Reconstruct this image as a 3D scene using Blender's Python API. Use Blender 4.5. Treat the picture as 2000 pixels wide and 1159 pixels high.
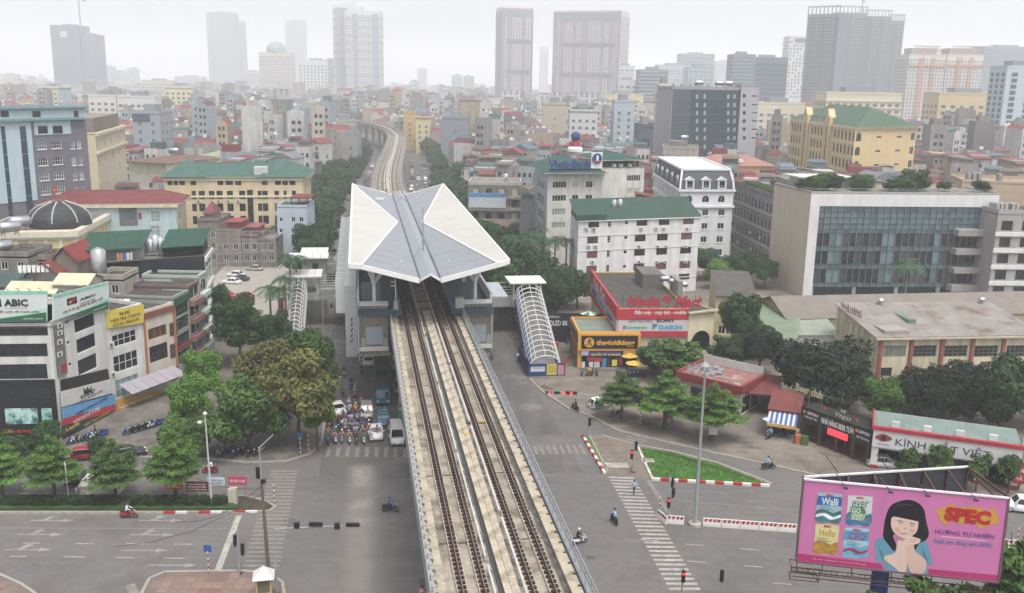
import bpy, bmesh, math, random
from mathutils import Vector, Matrix
R = math.radians
scene = bpy.context.scene
for o in list(bpy.data.objects): bpy.data.objects.remove(o)
C = scene.collection
# ---------------------------------------------------------------- camera
FPX, HC, ROLL = 1850.0, 46.0, 0.019          # focal length in photo pixels, height, roll
PIT = math.atan((579.5 - 157) / FPX)
_c, _s = math.cos(PIT), math.sin(PIT)
FW = Vector((0, _c, -_s)); _U = Vector((0, _s, _c)); _R = Vector((1, 0, 0))
RT = _R * math.cos(ROLL) + _U * math.sin(ROLL)
UP = _U * math.cos(ROLL) - _R * math.sin(ROLL)
cam_d = bpy.data.cameras.new('camera'); cam = bpy.data.objects.new('camera', cam_d); C.objects.link(cam)
cam.matrix_world = Matrix(((RT.x, UP.x, -FW.x, 0), (RT.y, UP.y, -FW.y, 0), (RT.z, UP.z, -FW.z, HC), (0, 0, 0, 1)))
cam_d.sensor_fit = 'HORIZONTAL'; cam_d.sensor_width = 36; cam_d.lens = 36 * FPX / 2000
cam_d.clip_start = 0.5; cam_d.clip_end = 30000
scene.camera = cam
# ---------------------------------------------------------------- sky, sun, exposure
SUN_EL, SUN_AZ = R(66), R(150)               # azimuth measured from +Y towards +X
world = bpy.data.worlds.new('World'); scene.world = world; world.use_nodes = True
nt = world.node_tree; nt.nodes.clear()
wo = nt.nodes.new('ShaderNodeOutputWorld'); bg = nt.nodes.new('ShaderNodeBackground')
sky = nt.nodes.new('ShaderNodeTexSky'); sky.sky_type = 'NISHITA'; sky.sun_disc = False
sky.sun_elevation = SUN_EL; sky.sun_rotation = SUN_AZ
sky.air_density = 1.0; sky.dust_density = 4.0; sky.ozone_density = 1.0; sky.altitude = 0
hs = nt.nodes.new('ShaderNodeHueSaturation'); hs.inputs['Saturation'].default_value = 0.3
nt.links.new(sky.outputs[0], hs.inputs['Color']); nt.links.new(hs.outputs[0], bg.inputs[0])
nt.links.new(bg.outputs[0], wo.inputs[0]); bg.inputs[1].default_value = 0.15
sun_d = bpy.data.lights.new('sun', 'SUN'); sun = bpy.data.objects.new('sun', sun_d); C.objects.link(sun)
sun_d.energy = 1.2; sun_d.angle = R(22); sun_d.color = (1.0, 0.97, 0.94)
_sd = Vector((math.sin(SUN_AZ) * math.cos(SUN_EL), math.cos(SUN_AZ) * math.cos(SUN_EL), math.sin(SUN_EL)))
sun.rotation_euler = _sd.to_track_quat('Z', 'Y').to_euler()
scene.render.engine = 'CYCLES'
scene.view_settings.view_transform = 'Standard'; scene.view_settings.look = 'None'
scene.view_settings.gamma = 1.0; scene.view_settings.use_curve_mapping = False
scene.view_settings.exposure = 0.9
cy = scene.cycles
cy.use_denoising = True; cy.max_bounces = 8; cy.diffuse_bounces = 2; cy.glossy_bounces = 2
cy.transmission_bounces = 2; cy.volume_bounces = 6; cy.transparent_max_bounces = 6
try: cy.denoiser = 'OPENIMAGEDENOISE'
except Exception: pass
# ---------------------------------------------------------------- helpers
rnd = random.Random(7)
def P(x, y, z=0.0):
 """world point on the level z seen at photo pixel (x, y)"""
 d = FW + RT * ((x - 1000) / FPX) + UP * ((579.5 - y) / FPX)
 t = (z - HC) / d.z
 return Vector((d.x * t, d.y * t, z))
def PD(x, y, Y):
 """world point at distance Y ahead seen at photo pixel (x, y)"""
 d = FW + RT * ((x - 1000) / FPX) + UP * ((579.5 - y) / FPX)
 t = Y / d.y
 return Vector((d.x * t, Y, HC + d.z * t))
def ray(x, y): return FW + RT * ((x - 1000) / FPX) + UP * ((579.5 - y) / FPX)
def pix(v):
 p = Vector(v) - Vector((0, 0, HC)); w = p.dot(FW)
 return 1000 + FPX * p.dot(RT) / w, 579.5 - FPX * p.dot(UP) / w
def s2l(c): return c / 12.92 if c <= .04045 else ((c + .055) / 1.055) ** 2.4
def hexc(h):
 if isinstance(h, (tuple, list)): return tuple(h[:3])
 h = h.lstrip('#'); return tuple(s2l(int(h[i:i + 2], 16) / 255) for i in (0, 2, 4))
_mats = {}
def M(col, rough=.8, var=.18, scale=.6, streak=0., metal=0., bump=0., wave=None, spec=.3, objcol=False, emit=0, fine=0., trans=0., blot=None, aniso=None):
 """procedural material: base colour with patchy dirt, vertical streaks and relief"""
 key = (str(col), rough, var, scale, streak, metal, bump, str(wave), spec, objcol, emit, fine, trans, str(blot), str(aniso))
 if key in _mats: return _mats[key]
 m = bpy.data.materials.new('surface'); m.use_nodes = True; n = m.node_tree.nodes; l = m.node_tree.links
 b = n['Principled BSDF']; b.inputs['Roughness'].default_value = rough; b.inputs['Metallic'].default_value = metal
 b.inputs['Specular IOR Level'].default_value = spec
 rgb = hexc(col)
 if not emit: y_ = .2126 * rgb[0] + .7152 * rgb[1] + .0722 * rgb[2]; rgb = tuple((y_ + (v - y_) * .86) * .8 for v in rgb)
 tc = n.new('ShaderNodeTexCoord')
 if objcol:
  oi = n.new('ShaderNodeObjectInfo'); src = oi.outputs['Color']
 else:
  q = n.new('ShaderNodeRGB'); q.outputs[0].default_value = (*rgb, 1); src = q.outputs[0]
 def noise(sc, stretch=None, det=4, rough_=.6):
  t = n.new('ShaderNodeTexNoise'); t.inputs['Scale'].default_value = sc; t.inputs['Detail'].default_value = det
  t.inputs['Roughness'].default_value = rough_
  if stretch:
   mp = n.new('ShaderNodeMapping'); mp.inputs['Scale'].default_value = stretch
   l.new(tc.outputs['Object'], mp.inputs[0]); l.new(mp.outputs[0], t.inputs[0])
  else: l.new(tc.outputs['Object'], t.inputs[0])
  return t.outputs[0]
 def mul(src, fac, lo, hi, a=.3, z=.7):
  r = n.new('ShaderNodeMapRange'); r.inputs[1].default_value = a; r.inputs[2].default_value = z
  r.inputs[3].default_value = lo; r.inputs[4].default_value = hi; l.new(fac, r.inputs[0])
  x = n.new('ShaderNodeMix'); x.data_type = 'RGBA'; x.blend_type = 'MULTIPLY'; x.inputs[0].default_value = 1
  l.new(src, x.inputs[6]); l.new(r.outputs[0], x.inputs[7]); return x.outputs[2]
 if var: src = mul(src, noise(scale), 1 - var, 1 + var * .5)
 if fine: src = mul(src, noise(scale * 14, None, 3, .7), 1 - fine, 1 + fine * .6)
 if streak: src = mul(src, noise(1.0, (.7, .7, .1), 5, .7), 1 - streak, 1.03, .36, .62)
 if aniso: src = mul(src, noise(1.0, aniso[:3], 5, .65), 1 - aniso[3], 1 + aniso[3] * .5)
 if blot:                                   # (colour, scale, low, high): stains with a shape of their own
  t = noise(blot[1], None, 6, .65); r = n.new('ShaderNodeMapRange'); l.new(t, r.inputs[0])
  r.inputs[1].default_value = blot[2]; r.inputs[2].default_value = blot[3]
  x = n.new('ShaderNodeMix'); x.data_type = 'RGBA'; l.new(r.outputs[0], x.inputs[0]); l.new(src, x.inputs[6])
  x.inputs[7].default_value = (*(v * .8 for v in hexc(blot[0])), 1); src = x.outputs[2]
 l.new(src, b.inputs['Base Color'])
 h = None
 if wave:                                   # (axis, pitch): corrugated sheet
  w = n.new('ShaderNodeTexWave'); w.wave_type = 'BANDS'; w.bands_direction = wave[0]; w.inputs['Scale'].default_value = .314 / wave[1]
  l.new(tc.outputs['Object'], w.inputs[0]); h = w.outputs[1]; bs, bd = .5, .05
 elif bump: h = noise(scale * 8, None, 5); bs, bd = bump, .05
 if h is not None:
  bm_ = n.new('ShaderNodeBump'); bm_.inputs['Strength'].default_value = bs; bm_.inputs['Distance'].default_value = bd
  l.new(h, bm_.inputs['Height']); l.new(bm_.outputs[0], b.inputs['Normal'])
 if emit:
  b.inputs['Emission Color'].default_value = (*rgb, 1); b.inputs['Emission Strength'].default_value = emit
 if trans:
  b.inputs['Alpha'].default_value = 1 - trans
 _mats[key] = m; return m
class MB:
 """collects faces; build() links them as ONE mesh object"""
 def __init__(s): s.v = []; s.f = []; s.m = []
 def add(s, vs, fs, mi=0):
  k = len(s.v); s.v += [tuple(v) for v in vs]; s.f += [tuple(i + k for i in f) for f in fs]; s.m += [mi] * len(fs); return s
 def box(s, x0, x1, y0, y1, z0, z1, mi=0):
  vs = [(x, y, z) for z in (z0, z1) for y in (y0, y1) for x in (x0, x1)]
  return s.add(vs, [(0, 2, 3, 1), (4, 5, 7, 6), (0, 1, 5, 4), (2, 6, 7, 3), (0, 4, 6, 2), (1, 3, 7, 5)], mi)
 def cbox(s, c, d, mi=0): return s.box(c[0] - d[0] / 2, c[0] + d[0] / 2, c[1] - d[1] / 2, c[1] + d[1] / 2, c[2] - d[2] / 2, c[2] + d[2] / 2, mi)
 def prism(s, pts, z0, z1, mi=0, side=None):
  n = len(pts); pts = [(p[0], p[1]) for p in pts]
  if sum(pts[i][0] * pts[(i + 1) % n][1] - pts[(i + 1) % n][0] * pts[i][1] for i in range(n)) < 0: pts = pts[::-1]
  vs = [(x, y, z0) for x, y in pts] + [(x, y, z1) for x, y in pts]
  s.add(vs, [tuple(range(n, 2 * n))], mi)
  if z1 != z0:
   s.add(vs, [(i, (i + 1) % n, n + (i + 1) % n, n + i) for i in range(n)], mi if side is None else side)
   s.add(vs, [tuple(range(n - 1, -1, -1))], mi)
  return s
 def quad(s, a, b, c, d, mi=0): return s.add([a, b, c, d], [(0, 1, 2, 3)], mi)
 def bar(s, a, b, w, h=None, mi=0):
  h = w if h is None else h
  a, b = Vector(a), Vector(b); d = b - a
  if d.length < 1e-6: return s
  d.normalize(); u = Vector((0, 0, 1)) if abs(d.z) < .95 else Vector((0, 1, 0))
  r = d.cross(u).normalized(); u = r.cross(d).normalized(); r = r * w / 2; u = u * h / 2
  vs = [p + i * r + j * u for p in (a, b) for i, j in ((-1, -1), (1, -1), (1, 1), (-1, 1))]
  return s.add(vs, [(3, 2, 1, 0), (4, 5, 6, 7), (0, 1, 5, 4), (1, 2, 6, 5), (2, 3, 7, 6), (3, 0, 4, 7)], mi)
 def tube(s, a, b, r0, r1=None, n=8, mi=0, caps=True):
  r1 = r0 if r1 is None else r1; a, b = Vector(a), Vector(b); d = (b - a).normalized()
  u = Vector((0, 0, 1)) if abs(d.z) < .95 else Vector((1, 0, 0))
  x = d.cross(u).normalized(); y = x.cross(d)
  x, y = y, x
  vs = [p + (x * math.cos(2 * math.pi * i / n) + y * math.sin(2 * math.pi * i / n)) * r for p, r in ((a, r0), (b, r1)) for i in range(n)]
  s.add(vs, [(i, (i + 1) % n, n + (i + 1) % n, n + i) for i in range(n)], mi)
  if caps: s.add(vs, [tuple(range(n - 1, -1, -1)), tuple(range(n, 2 * n))], mi)
  return s
 def path(s, pts, r, n=6, mi=0):
  for i in range(len(pts) - 1):
   ra = r[i] if isinstance(r, (list, tuple)) else r; rb = r[i + 1] if isinstance(r, (list, tuple)) else r
   s.tube(pts[i], pts[i + 1], ra, rb, n, mi)
  return s
 def lathe(s, prof, c=(0, 0, 0), n=12, mi=0):
  vs = [(c[0] + r * math.cos(2 * math.pi * i / n), c[1] + r * math.sin(2 * math.pi * i / n), c[2] + z) for r, z in prof for i in range(n)]
  fs = [(k * n + i, k * n + (i + 1) % n, (k + 1) * n + (i + 1) % n, (k + 1) * n + i) for k in range(len(prof) - 1) for i in range(n)]
  fs.append(tuple(range(n - 1, -1, -1))); fs.append(tuple((len(prof) - 1) * n + i for i in range(n)))
  return s.add(vs, fs, mi)
 def loft(s, secs, mi=0, caps=True):
  n = len(secs[0]); vs = [p for q in secs for p in q]
  s.add(vs, [(k * n + i, k * n + (i + 1) % n, (k + 1) * n + (i + 1) % n, (k + 1) * n + i) for k in range(len(secs) - 1) for i in range(n)], mi)
  if caps: s.add(vs, [tuple(range(n - 1, -1, -1)), tuple((len(secs) - 1) * n + i for i in range(n))], mi)
  return s
 def mesh(s, name, mats, smooth=False):
  me = bpy.data.meshes.new(name); me.from_pydata(s.v, [], s.f)
  if not isinstance(mats, (list, tuple)): mats = [mats]
  for m in mats: me.materials.append(m)
  if len(mats) > 1: me.polygons.foreach_set('material_index', s.m)
  if smooth: me.polygons.foreach_set('use_smooth', [True] * len(me.polygons))
  me.update(); return me
 def build(s, name, mats, parent=None, smooth=False, fix=False):
  me = s.mesh(name, mats, smooth)
  if fix:
   b = bmesh.new(); b.from_mesh(me); bmesh.ops.recalc_face_normals(b, faces=b.faces); b.to_mesh(me); b.free()
  return link(name, me, parent)
def link(name, me, parent=None, loc=None, rz=None, color=None):
 o = bpy.data.objects.new(name, me); C.objects.link(o)
 if parent is not None: o.parent = parent
 if loc is not None: o.location = loc
 if rz is not None: o.rotation_euler = (0, 0, rz)
 if color is not None: o.color = (*hexc(color), 1)
 return o
def tag(o, label, cat, group=None):
 o['label'] = label; o['category'] = cat
 if group: o['group'] = group
 return o
def thing(name, label, cat, loc=(0, 0, 0), rz=0, group=None):
 o = bpy.data.objects.new(name, None); C.objects.link(o); o.empty_display_size = .5
 o.location = loc; o.rotation_euler = (0, 0, rz); return tag(o, label, cat, group)
def struct(o): o['kind'] = 'structure'; return o
def stuff(o): o['kind'] = 'stuff'; return o
KIDS = {}
def copy_tree(o, loc=None, rz=None, scale=None, parent=None):
 c = o.copy(); C.objects.link(c); c.parent = parent
 if loc is not None: c.location = loc
 if rz is not None: c.rotation_euler = (0, 0, rz)
 if scale is not None: c.scale = scale if isinstance(scale, (tuple, list, Vector)) else (scale,) * 3
 if o.name not in KIDS: KIDS[o.name] = list(o.children)
 for ch in KIDS[o.name]: copy_tree(ch, parent=c)
 return c
def text_mesh(body, mat, bold=0., shear=0., ext=.02, spacing=1.0):
 cu = bpy.data.curves.new('lettering', 'FONT'); cu.body = body; cu.offset = bold; cu.shear = shear; cu.extrude = ext
 cu.resolution_u = 2; cu.space_character = spacing
 ob = bpy.data.objects.new('lettering', cu); me = bpy.data.meshes.new_from_object(ob)
 bpy.data.objects.remove(ob); bpy.data.curves.remove(cu); me.materials.clear(); me.materials.append(mat)
 return me
_texts = {}
def text(parent, body, x0, x1, z0, z1, y, mat, bold=.0, shear=0., ext=.012, loc=None, rz=None, fit=True):
 """lettering in the local x-z plane facing -y, fitted into a box"""
 me = text_mesh(body, mat, 0 if 'M' in body and shear < .3 else bold, shear, .5)
 if not me.vertices: return None
 xs = [v.co.x for v in me.vertices]; ys = [v.co.y for v in me.vertices]
 ax, bx, ay, by = min(xs), max(xs), min(ys), max(ys)
 sx = (x1 - x0) / max(bx - ax, 1e-4); sz = (z1 - z0) / max(by - ay, 1e-4)
 for v in me.vertices:
  px, py, pz = v.co; v.co = (x0 + (px - ax) * sx, y - (pz + .5) * ext, z0 + (py - ay) * sz)
 return link('lettering', me, parent, loc, rz)
def smooth_curve(pts, k=4, closed=True):
 out = []; n = len(pts)
 for i in range(n if closed else n - 1):
  p0, p1, p2, p3 = (pts[(i + j - 1) % n] if closed else pts[min(max(i + j - 1, 0), n - 1)] for j in range(4))
  for t in range(k):
   t /= k; out.append(tuple(.5 * (2 * b + (c - a) * t + (2 * a - 5 * b + 4 * c - d) * t * t + (3 * b - a - 3 * c + d) * t ** 3) for a, b, c, d in zip(p0, p1, p2, p3)))
 if not closed: out.append(tuple(pts[-1]))
 return out
def nearest(x, a, b): return max(a, min(b, x))
# materials used widely
glass_dark = M('#20272c', .08, .25, .35, spec=.6); glass_blue = M('#2b3f52', .08, .2, .35, spec=.6)
glass_teal = M('#4d6a72', .1, .15, .3, spec=.6); curtain_red = M('#7a4a50', .6, .2, 2); curtain_pale = M('#b9b8a0', .6, .2, 2)
white_fr = M('#e6e6e2', .6, .05); dark_fr = M('#33363a', .5, .05); steel = M('#c8cacc', .3, .1, metal=.8, spec=.5)
conc = M('#b5aea0', .9, .22, .5, streak=.25, fine=.08); conc_d = M('#8f8b84', .9, .25, .5, streak=.3)
white_w = M('#e4e2dc', .85, .08, .4, streak=.16); black_m = M('#1b1c1e', .6, .1); grey_m = M('#8a8d90', .5, .1, spec=.4)
# ---------------------------------------------------------------- railway axis
_tl = math.hypot(.1665, 1); TD = Vector((-.1665 / _tl, 1 / _tl)); ND = Vector((TD.y, -TD.x)); A0 = Vector((.295, 54.85))
_ctrl = [tuple(A0 + TD * s) for s in (-60, 0, 60, 120, 180, 232)] + [(-45.6, 344), (-53, 416), (-60, 482), (-70, 562), (-87, 640), (-112, 713), (-146, 775), (-190, 830), (-245, 875)]
_pl = [Vector(p) for p in smooth_curve(_ctrl, 12, False)]
_cum = [-60.0]
for i in range(len(_pl) - 1): _cum.append(_cum[-1] + (_pl[i + 1] - _pl[i]).length)
S_END = _cum[-1] - 1
def axis(s):
 if s < 225: return A0 + TD * s, TD, ND
 i = 0; lo, hi = 0, len(_cum) - 2
 while lo < hi:
  m = (lo + hi + 1) // 2
  if _cum[m] <= s: lo = m
  else: hi = m - 1
 d = (_pl[lo + 1] - _pl[lo]); L = d.length; d = d / L
 return _pl[lo] + d * (s - _cum[lo]), d, Vector((d.y, -d.x))
def T(s, w, z=0.0):
 p, d, n = axis(s); q = p + n * w; return Vector((q.x, q.y, z))
AZ = math.atan2(TD.y, TD.x) - math.pi / 2     # rotation that turns local +y to the railway direction
def strip(mb, s0, s1, w0, w1, z0, z1, mi=0, step=None):
 """a band that follows the railway axis"""
 n = max(1, int((s1 - s0) / (step or (400 if s1 < 225 else 9))));
 secs = []
 for k in range(n + 1):
  s = s0 + (s1 - s0) * k / n
  secs.append([T(s, w0, z0), T(s, w1, z0), T(s, w1, z1), T(s, w0, z1)])
 return mb.loft(secs, mi)
# ---------------------------------------------------------------- ground, roads, pavements
def G(pts, z=0.0): return [P(x, y, 0) for x, y in pts]
asphalt = M('#736f6c', .92, .16, .07, fine=.13, bump=.15, blot=('#625e5b', .16, .52, .72), aniso=(.035, .5, 1, .1))
asphalt2 = M('#6a6764', .92, .14, .12, fine=.13, bump=.15, blot=('#8a857f', .12, .55, .75), aniso=(.5, .03, 1, .18))
pave = M('#877d71', .95, .3, .16, fine=.2, bump=.2, blot=('#5d554b', .28, .5, .68), aniso=(.12, .5, 1, .2))
pave_l = M('#7d776e', .95, .28, .2, fine=.2, bump=.2, blot=('#565049', .33, .5, .68), aniso=(.5, .12, 1, .2))
dirt = M('#85786a', .97, .25, .8, fine=.18, bump=.3, blot=('#5f5648', .9, .52, .68))
paint = M('#b5b0a6', .85, .25, .9, fine=.2, blot=('#8b8680', 2.2, .5, .66))
paint_f = M('#928d86', .88, .2, .9, fine=.2, blot=('#7b7671', 1.6, .42, .62))
paint_a = M('#a39d94', .88, .25, .9, fine=.2, blot=('#7b7671', 1.8, .48, .64)); paint_w = M('#deddd8', .8, .12, 2.0); paint_r = M('#b8262c', .7, .15, 2.0)
grass_m = M('#4d8428', .95, .35, .5, fine=.3, bump=.4, blot=('#587e2b', .8, .45, .7))
earth = M('#7d7a74', .95, .2, .02, fine=.15)
def sheet(name, pts, z, mat): return struct(MB().prism(pts, z, z).build(name, mat))
sheet('ground', [(-9000, -150), (9000, -150), (9000, 16000), (-9000, 16000)], -.02, earth)
# crossing and cross streets
sheet('crossing_road', [(-160, 20), (170, 20), (170, 122), (40, 124), (14, 150), (-34, 150), (-36, 124), (-160, 110)], 0.0, asphalt)
mb = MB(); strip(mb, 50, S_END, -14.2, 17.2, -.3, .004); struct(mb.build('boulevard_road', asphalt2))
# right-hand service lane that peels off behind the green island
def slab(name, pts, h, mat, side=None):
 return struct(MB().prism(pts, -.1, h, 0, 1).build(name, [mat, side or conc]))
slab('corner_pavement', G([(1034, 742), (1062, 768), (1112, 800), (1150, 812), (1205, 842), (1300, 864), (1400, 887), (1480, 904), (1620, 935), (1800, 968), (2150, 1020), (2400, 900), (2200, 560), (1060, 470), (985, 600), (1010, 690)]), .12, pave)
slab('corner_pavement_left', G([(628, 868), (604, 888), (560, 902), (480, 905), (420, 898), (250, 893), (0, 893), (-300, 893), (-500, 640), (300, 520), (620, 480), (646, 560), (642, 700), (636, 810)]), .12, pave_l)
brick_m = M('#8b6f63', .95, .2, .5, fine=.15)
slab('brick_pavement', G([(268, 1200), (278, 1158), (292, 1132), (322, 1119), (470, 1117), (528, 1122), (552, 1140), (562, 1200)]), .12, M('#7a6a62', .95, .2, .5))
slab('brick_pavement_west', G([(-60, 1108), (0, 1124), (40, 1142), (70, 1162), (84, 1200), (-100, 1200)]), .12, M('#7a6a62', .95, .2, .5))
def pavers(slabname, poly, cap):
 """clay paver rows, near ones as single blocks, laid on the pavement"""
 par = bpy.data.objects[slabname]
 pts = [(p.x, p.y) for p in poly]
 def inside(x, y):
  r = False; j = len(pts) - 1
  for i in range(len(pts)):
   xi, yi = pts[i]; xj, yj = pts[j]
   if (yi > y) != (yj > y) and x < (xj - xi) * (y - yi) / (yj - yi) + xi: r = not r
   j = i
  return r
 mes = [MB().box(-.46, .46, -.46, .46, .1, .132 + .004 * k).mesh('paver', M(c, .95, .2, 1.2, fine=.15)) for k, c in enumerate(('#8d7468', '#85695d', '#957c70'))]
 xs = [p[0] for p in pts]; ys = [p[1] for p in pts]; n = 0
 y = min(ys)
 while y < max(ys):
  x = min(xs)
  while x < max(xs):
   if all(inside(x + a, y + b) for a in (-.7, .7) for b in (-.7, .7)) and n < cap and pix((x, y, .1))[1] < 1175:
    link('paver', rnd.choice(mes), par, (x, y, 0)); n += 1
   x += .96
  y += .96
pavers('brick_pavement', G([(268, 1200), (278, 1158), (292, 1132), (322, 1119), (470, 1117), (528, 1122), (552, 1140), (562, 1200)]), 200)
pavers('brick_pavement_west', G([(-60, 1108), (0, 1124), (40, 1142), (70, 1162), (84, 1200), (-100, 1200)]), 60)
# kerb stones
_kerbs = {}
def kerb(par, a, b, mat, w=.28, h=.2, n=None, mats=None, L=1.0, gap=.012):
 a, b = Vector(a[:2]), Vector(b[:2]); d = b - a; n = n or max(1, round(d.length / L)); u = d / n
 for k in range(n):
  m = mats[k % len(mats)] if mats else mat
  key = (round(u.length, 1), w, h, id(m))
  if key not in _kerbs:
   l_ = u.length - gap; _kerbs[key] = MB().box(-l_ / 2, l_ / 2, -w / 2, w / 2, -.05, h).mesh('kerb_stone', m)
  p = a + u * (k + .5); link('kerb_stone', _kerbs[key], par, (p.x, p.y, 0), math.atan2(u.y, u.x))
def kerb_px(par, pts, **k):
 q = G(pts)
 for i in range(len(q) - 1): kerb(par, q[i], q[i + 1], conc, **k)
kerb_px(bpy.data.objects['corner_pavement'], [(1034, 742), (1062, 768), (1112, 800), (1150, 812), (1205, 842), (1300, 864), (1400, 887), (1480, 904), (1620, 935), (1800, 968), (2050, 1006)], L=1.6, h=.16)
kerb_px(bpy.data.objects['corner_pavement_left'], [(636, 810), (628, 868), (604, 888), (560, 902), (480, 905), (420, 898), (250, 893), (0, 893)], L=1.6, h=.16)
kerb_px(bpy.data.objects['brick_pavement'], [(270, 1190), (278, 1158), (292, 1132), (322, 1119), (470, 1117), (528, 1122), (552, 1140), (560, 1190)], L=1.2, h=.17)
kerb_px(bpy.data.objects['brick_pavement_west'], [(-40, 1112), (0, 1124), (40, 1142), (70, 1162)], L=1.2, h=.17)
# green traffic island
isl = slab('traffic_island', G([(1139, 853), (1181, 926), (1275, 937), (1502, 951), (1508, 946), (1400, 906), (1310, 883), (1250, 873), (1175, 853)]), .12, dirt)
stuff(MB().prism(G([(1252, 878), (1278, 934), (1498, 948), (1400, 909), (1310, 886)]), .124, .17).build('grass', grass_m, isl))
stuff(MB().prism(G([(1144, 855), (1152, 854), (1187, 923), (1180, 924)]), .124, .17).build('grass', grass_m, isl))
rw = [paint_r, paint_w]
kerb_px(isl, [(1138, 853), (1181, 927)], mats=rw, L=1.0, h=.3, w=.35)
kerb_px(isl, [(1181, 927), (1184, 927)], L=.5); kerb_px(isl, [(1272, 938), (1503, 951)], mats=[paint_w, paint_r], L=1.05, h=.3, w=.35)
kerb_px(isl, [(1508, 946), (1400, 905), (1310, 882), (1250, 872), (1175, 852)], L=1.5, h=.16)
kerb_px(isl, [(1245, 874), (1273, 936)], mats=[paint_w, M('#c9c2b2', .9)], L=1.2, h=.24, w=.25); kerb_px(isl, [(1152, 854), (1187, 924)], L=1.2, h=.22, w=.2)
c = P(1202, 910, .12); MB().box(-1.6, 1.6, -.75, .75, 0, .1).build('manhole_slab', conc, isl).location = c
c = P(1265, 901, .12); MB().box(-.8, .8, -.6, .6, 0, .12).build('manhole_slab', conc, isl).location = c
# individual blades stand up along the lawn
mb = MB(); gp = [(p.x, p.y) for p in G([(1252, 878), (1278, 934), (1498, 948), (1400, 909), (1310, 886)])]
for k in range(9000):
 t = rnd.random(); a = [gp[0], gp[1], gp[2]] if rnd.random() < .62 else [gp[0], gp[2], gp[4] if rnd.random() < .5 else gp[3]]
 u, v = sorted((rnd.random(), rnd.random())); x = a[0][0] * u + a[1][0] * (v - u) + a[2][0] * (1 - v); y = a[0][1] * u + a[1][1] * (v - u) + a[2][1] * (1 - v)
 g = rnd.random() * 6.3; h = rnd.uniform(.06, .2); dx, dy = math.cos(g) * .05, math.sin(g) * .05
 mb.add([(x - dx, y - dy, .16), (x + dx, y + dy, .16), (x + rnd.uniform(-.07, .07), y + rnd.uniform(-.07, .07), .16 + h)], [(0, 1, 2)])
stuff(mb.build('grass_blades', grass_m, isl))
# planted median of the left street
med = slab('planted_median', G([(-120, 968), (300, 969), (478, 972), (520, 982), (537, 992), (528, 1000), (478, 1003), (-120, 1003)]), .12, M('#4c4a36', .97, .3, .6, fine=.2))
stuff(MB().prism(G([(-120, 984), (455, 984), (465, 998), (-120, 998)]), .124, .3).build('ground_cover', M('#35531f', .95, .4, .9, fine=.4, bump=.5), med))
kerb_px(med, [(-120, 1003), (320, 1003)], L=1.2, h=.22); kerb_px(med, [(320, 1003), (525, 1001)], mats=[paint_r, paint_w, M('#a59b90')], L=1.2, h=.22); kerb_px(med, [(525, 1001), (538, 992), (520, 981), (478, 971), (0, 967)], L=1.2, h=.2, mats=[conc, M('#a08a84', .9)])
# painted markings: one object per marking
def mark(name, pts, mat=paint, z=.008): return struct(MB().prism(pts, z, z).build(name, mat))
def line_px(a, b, w, mat=paint, name='lane_line', z=.008):
 a, b = P(*a), P(*b); d = (b - a).normalized(); n = Vector((-d.y, d.x, 0)) * w / 2
 return mark(name, [a + n, b + n, b - n, a - n], mat, z)
line_px((-100, 1031), (458, 1033.5), .15, paint_f); line_px((0, 1007), (470, 1007), .12, paint_f)
for x0, x1, y in ((43, 77, 1061), (148, 183, 1062), (247, 282, 1062.5), (339, 375, 1063), (18, 52, 1087), (125, 166, 1088), (227, 261, 1089.5), (320, 362, 1090.5)): line_px((x0, y), (x1, y + .4), .14)
line_px((467, 1006), (424, 1118), .62, paint, 'stop_line'); line_px((1266, 938), (1312, 1012), .5, paint_f, 'stop_line')
line_px((225, 1123), (245, 1123), .2, paint_f); line_px((254, 1142), (266, 1165), .8, paint_f, 'stop_line')
for a, b in (((1322, 978), (1500, 993)), ((1500, 993), (1700, 1009)), ((1300, 956), (1420, 963))): line_px(a, b, .13, paint_f)
for (x, y) in ((1339, 1063), (1445, 1072), (1342, 1096), (1452, 1105), (1560, 1082), (1250, 1054), (1510, 1139), (1640, 1120)): line_px((x, y), (x + 37, y + 3.2), .14)
for (x, y) in ((1222, 1055), (1440, 958), (1455, 978), (1460, 1001)): line_px((x, y), (x + 30, y + 2.4), .12, paint_f)
def arrow(px, py, kind, L=4.6):
 c = P(px, py); d = (P(px + 40, py) - c).normalized(); n = Vector((-d.y, d.x, 0))
 q = lambda u, v: c + d * u + n * v
 pts = [q(-L / 2, -.1), q(L / 2 - 1.2, -.1), q(L / 2 - 1.2, -.4), q(L / 2, 0), q(L / 2 - 1.2, .4), q(L / 2 - 1.2, .1), q(-L / 2, .1)]
 o = mark('lane_arrow', pts, paint_a)
 if kind:
  k = kind
  MB().prism([q(-1.2, .1 * k), q(-.6, .1 * k), q(-.1, .75 * k), q(.3, .7 * k), q(-.4, 1.25 * k), q(-1.0, .8 * k), q(-.6, .8 * k)], .008, .008).build('arrow_head', paint_a, o)
for x, y, k in ((102, 1017, 1), (78, 1044.5, 1), (55, 1074, 1), (314, 1017, 1), (297, 1045, 1), (283, 1075.5, 0), (338, 1104.5, 0)): arrow(x, y, k)
def zebra(name, a0, b0, a1, b1, n, fill, mat):
 """n stripes between the pixel line a0-b0 and the pixel line a1-b1, one mesh per stripe"""
 A, B, A1, B1 = P(*a0), P(*b0), P(*a1), P(*b1)
 par = thing_s(name)
 for k in range(n):
  t0, t1 = k / n, (k + fill) / n
  MB().prism([A.lerp(A1, t0), B.lerp(B1, t0), B.lerp(B1, t1), A.lerp(A1, t1)], .008, .008).build('stripe', mat, par)
def thing_s(name):
 o = bpy.data.objects.new(name, None); C.objects.link(o); return struct(o)
zebra('zebra_crossing', (530, 919), (582, 919), (472, 1112), (545, 1112), 26, .5, paint_f)
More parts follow.
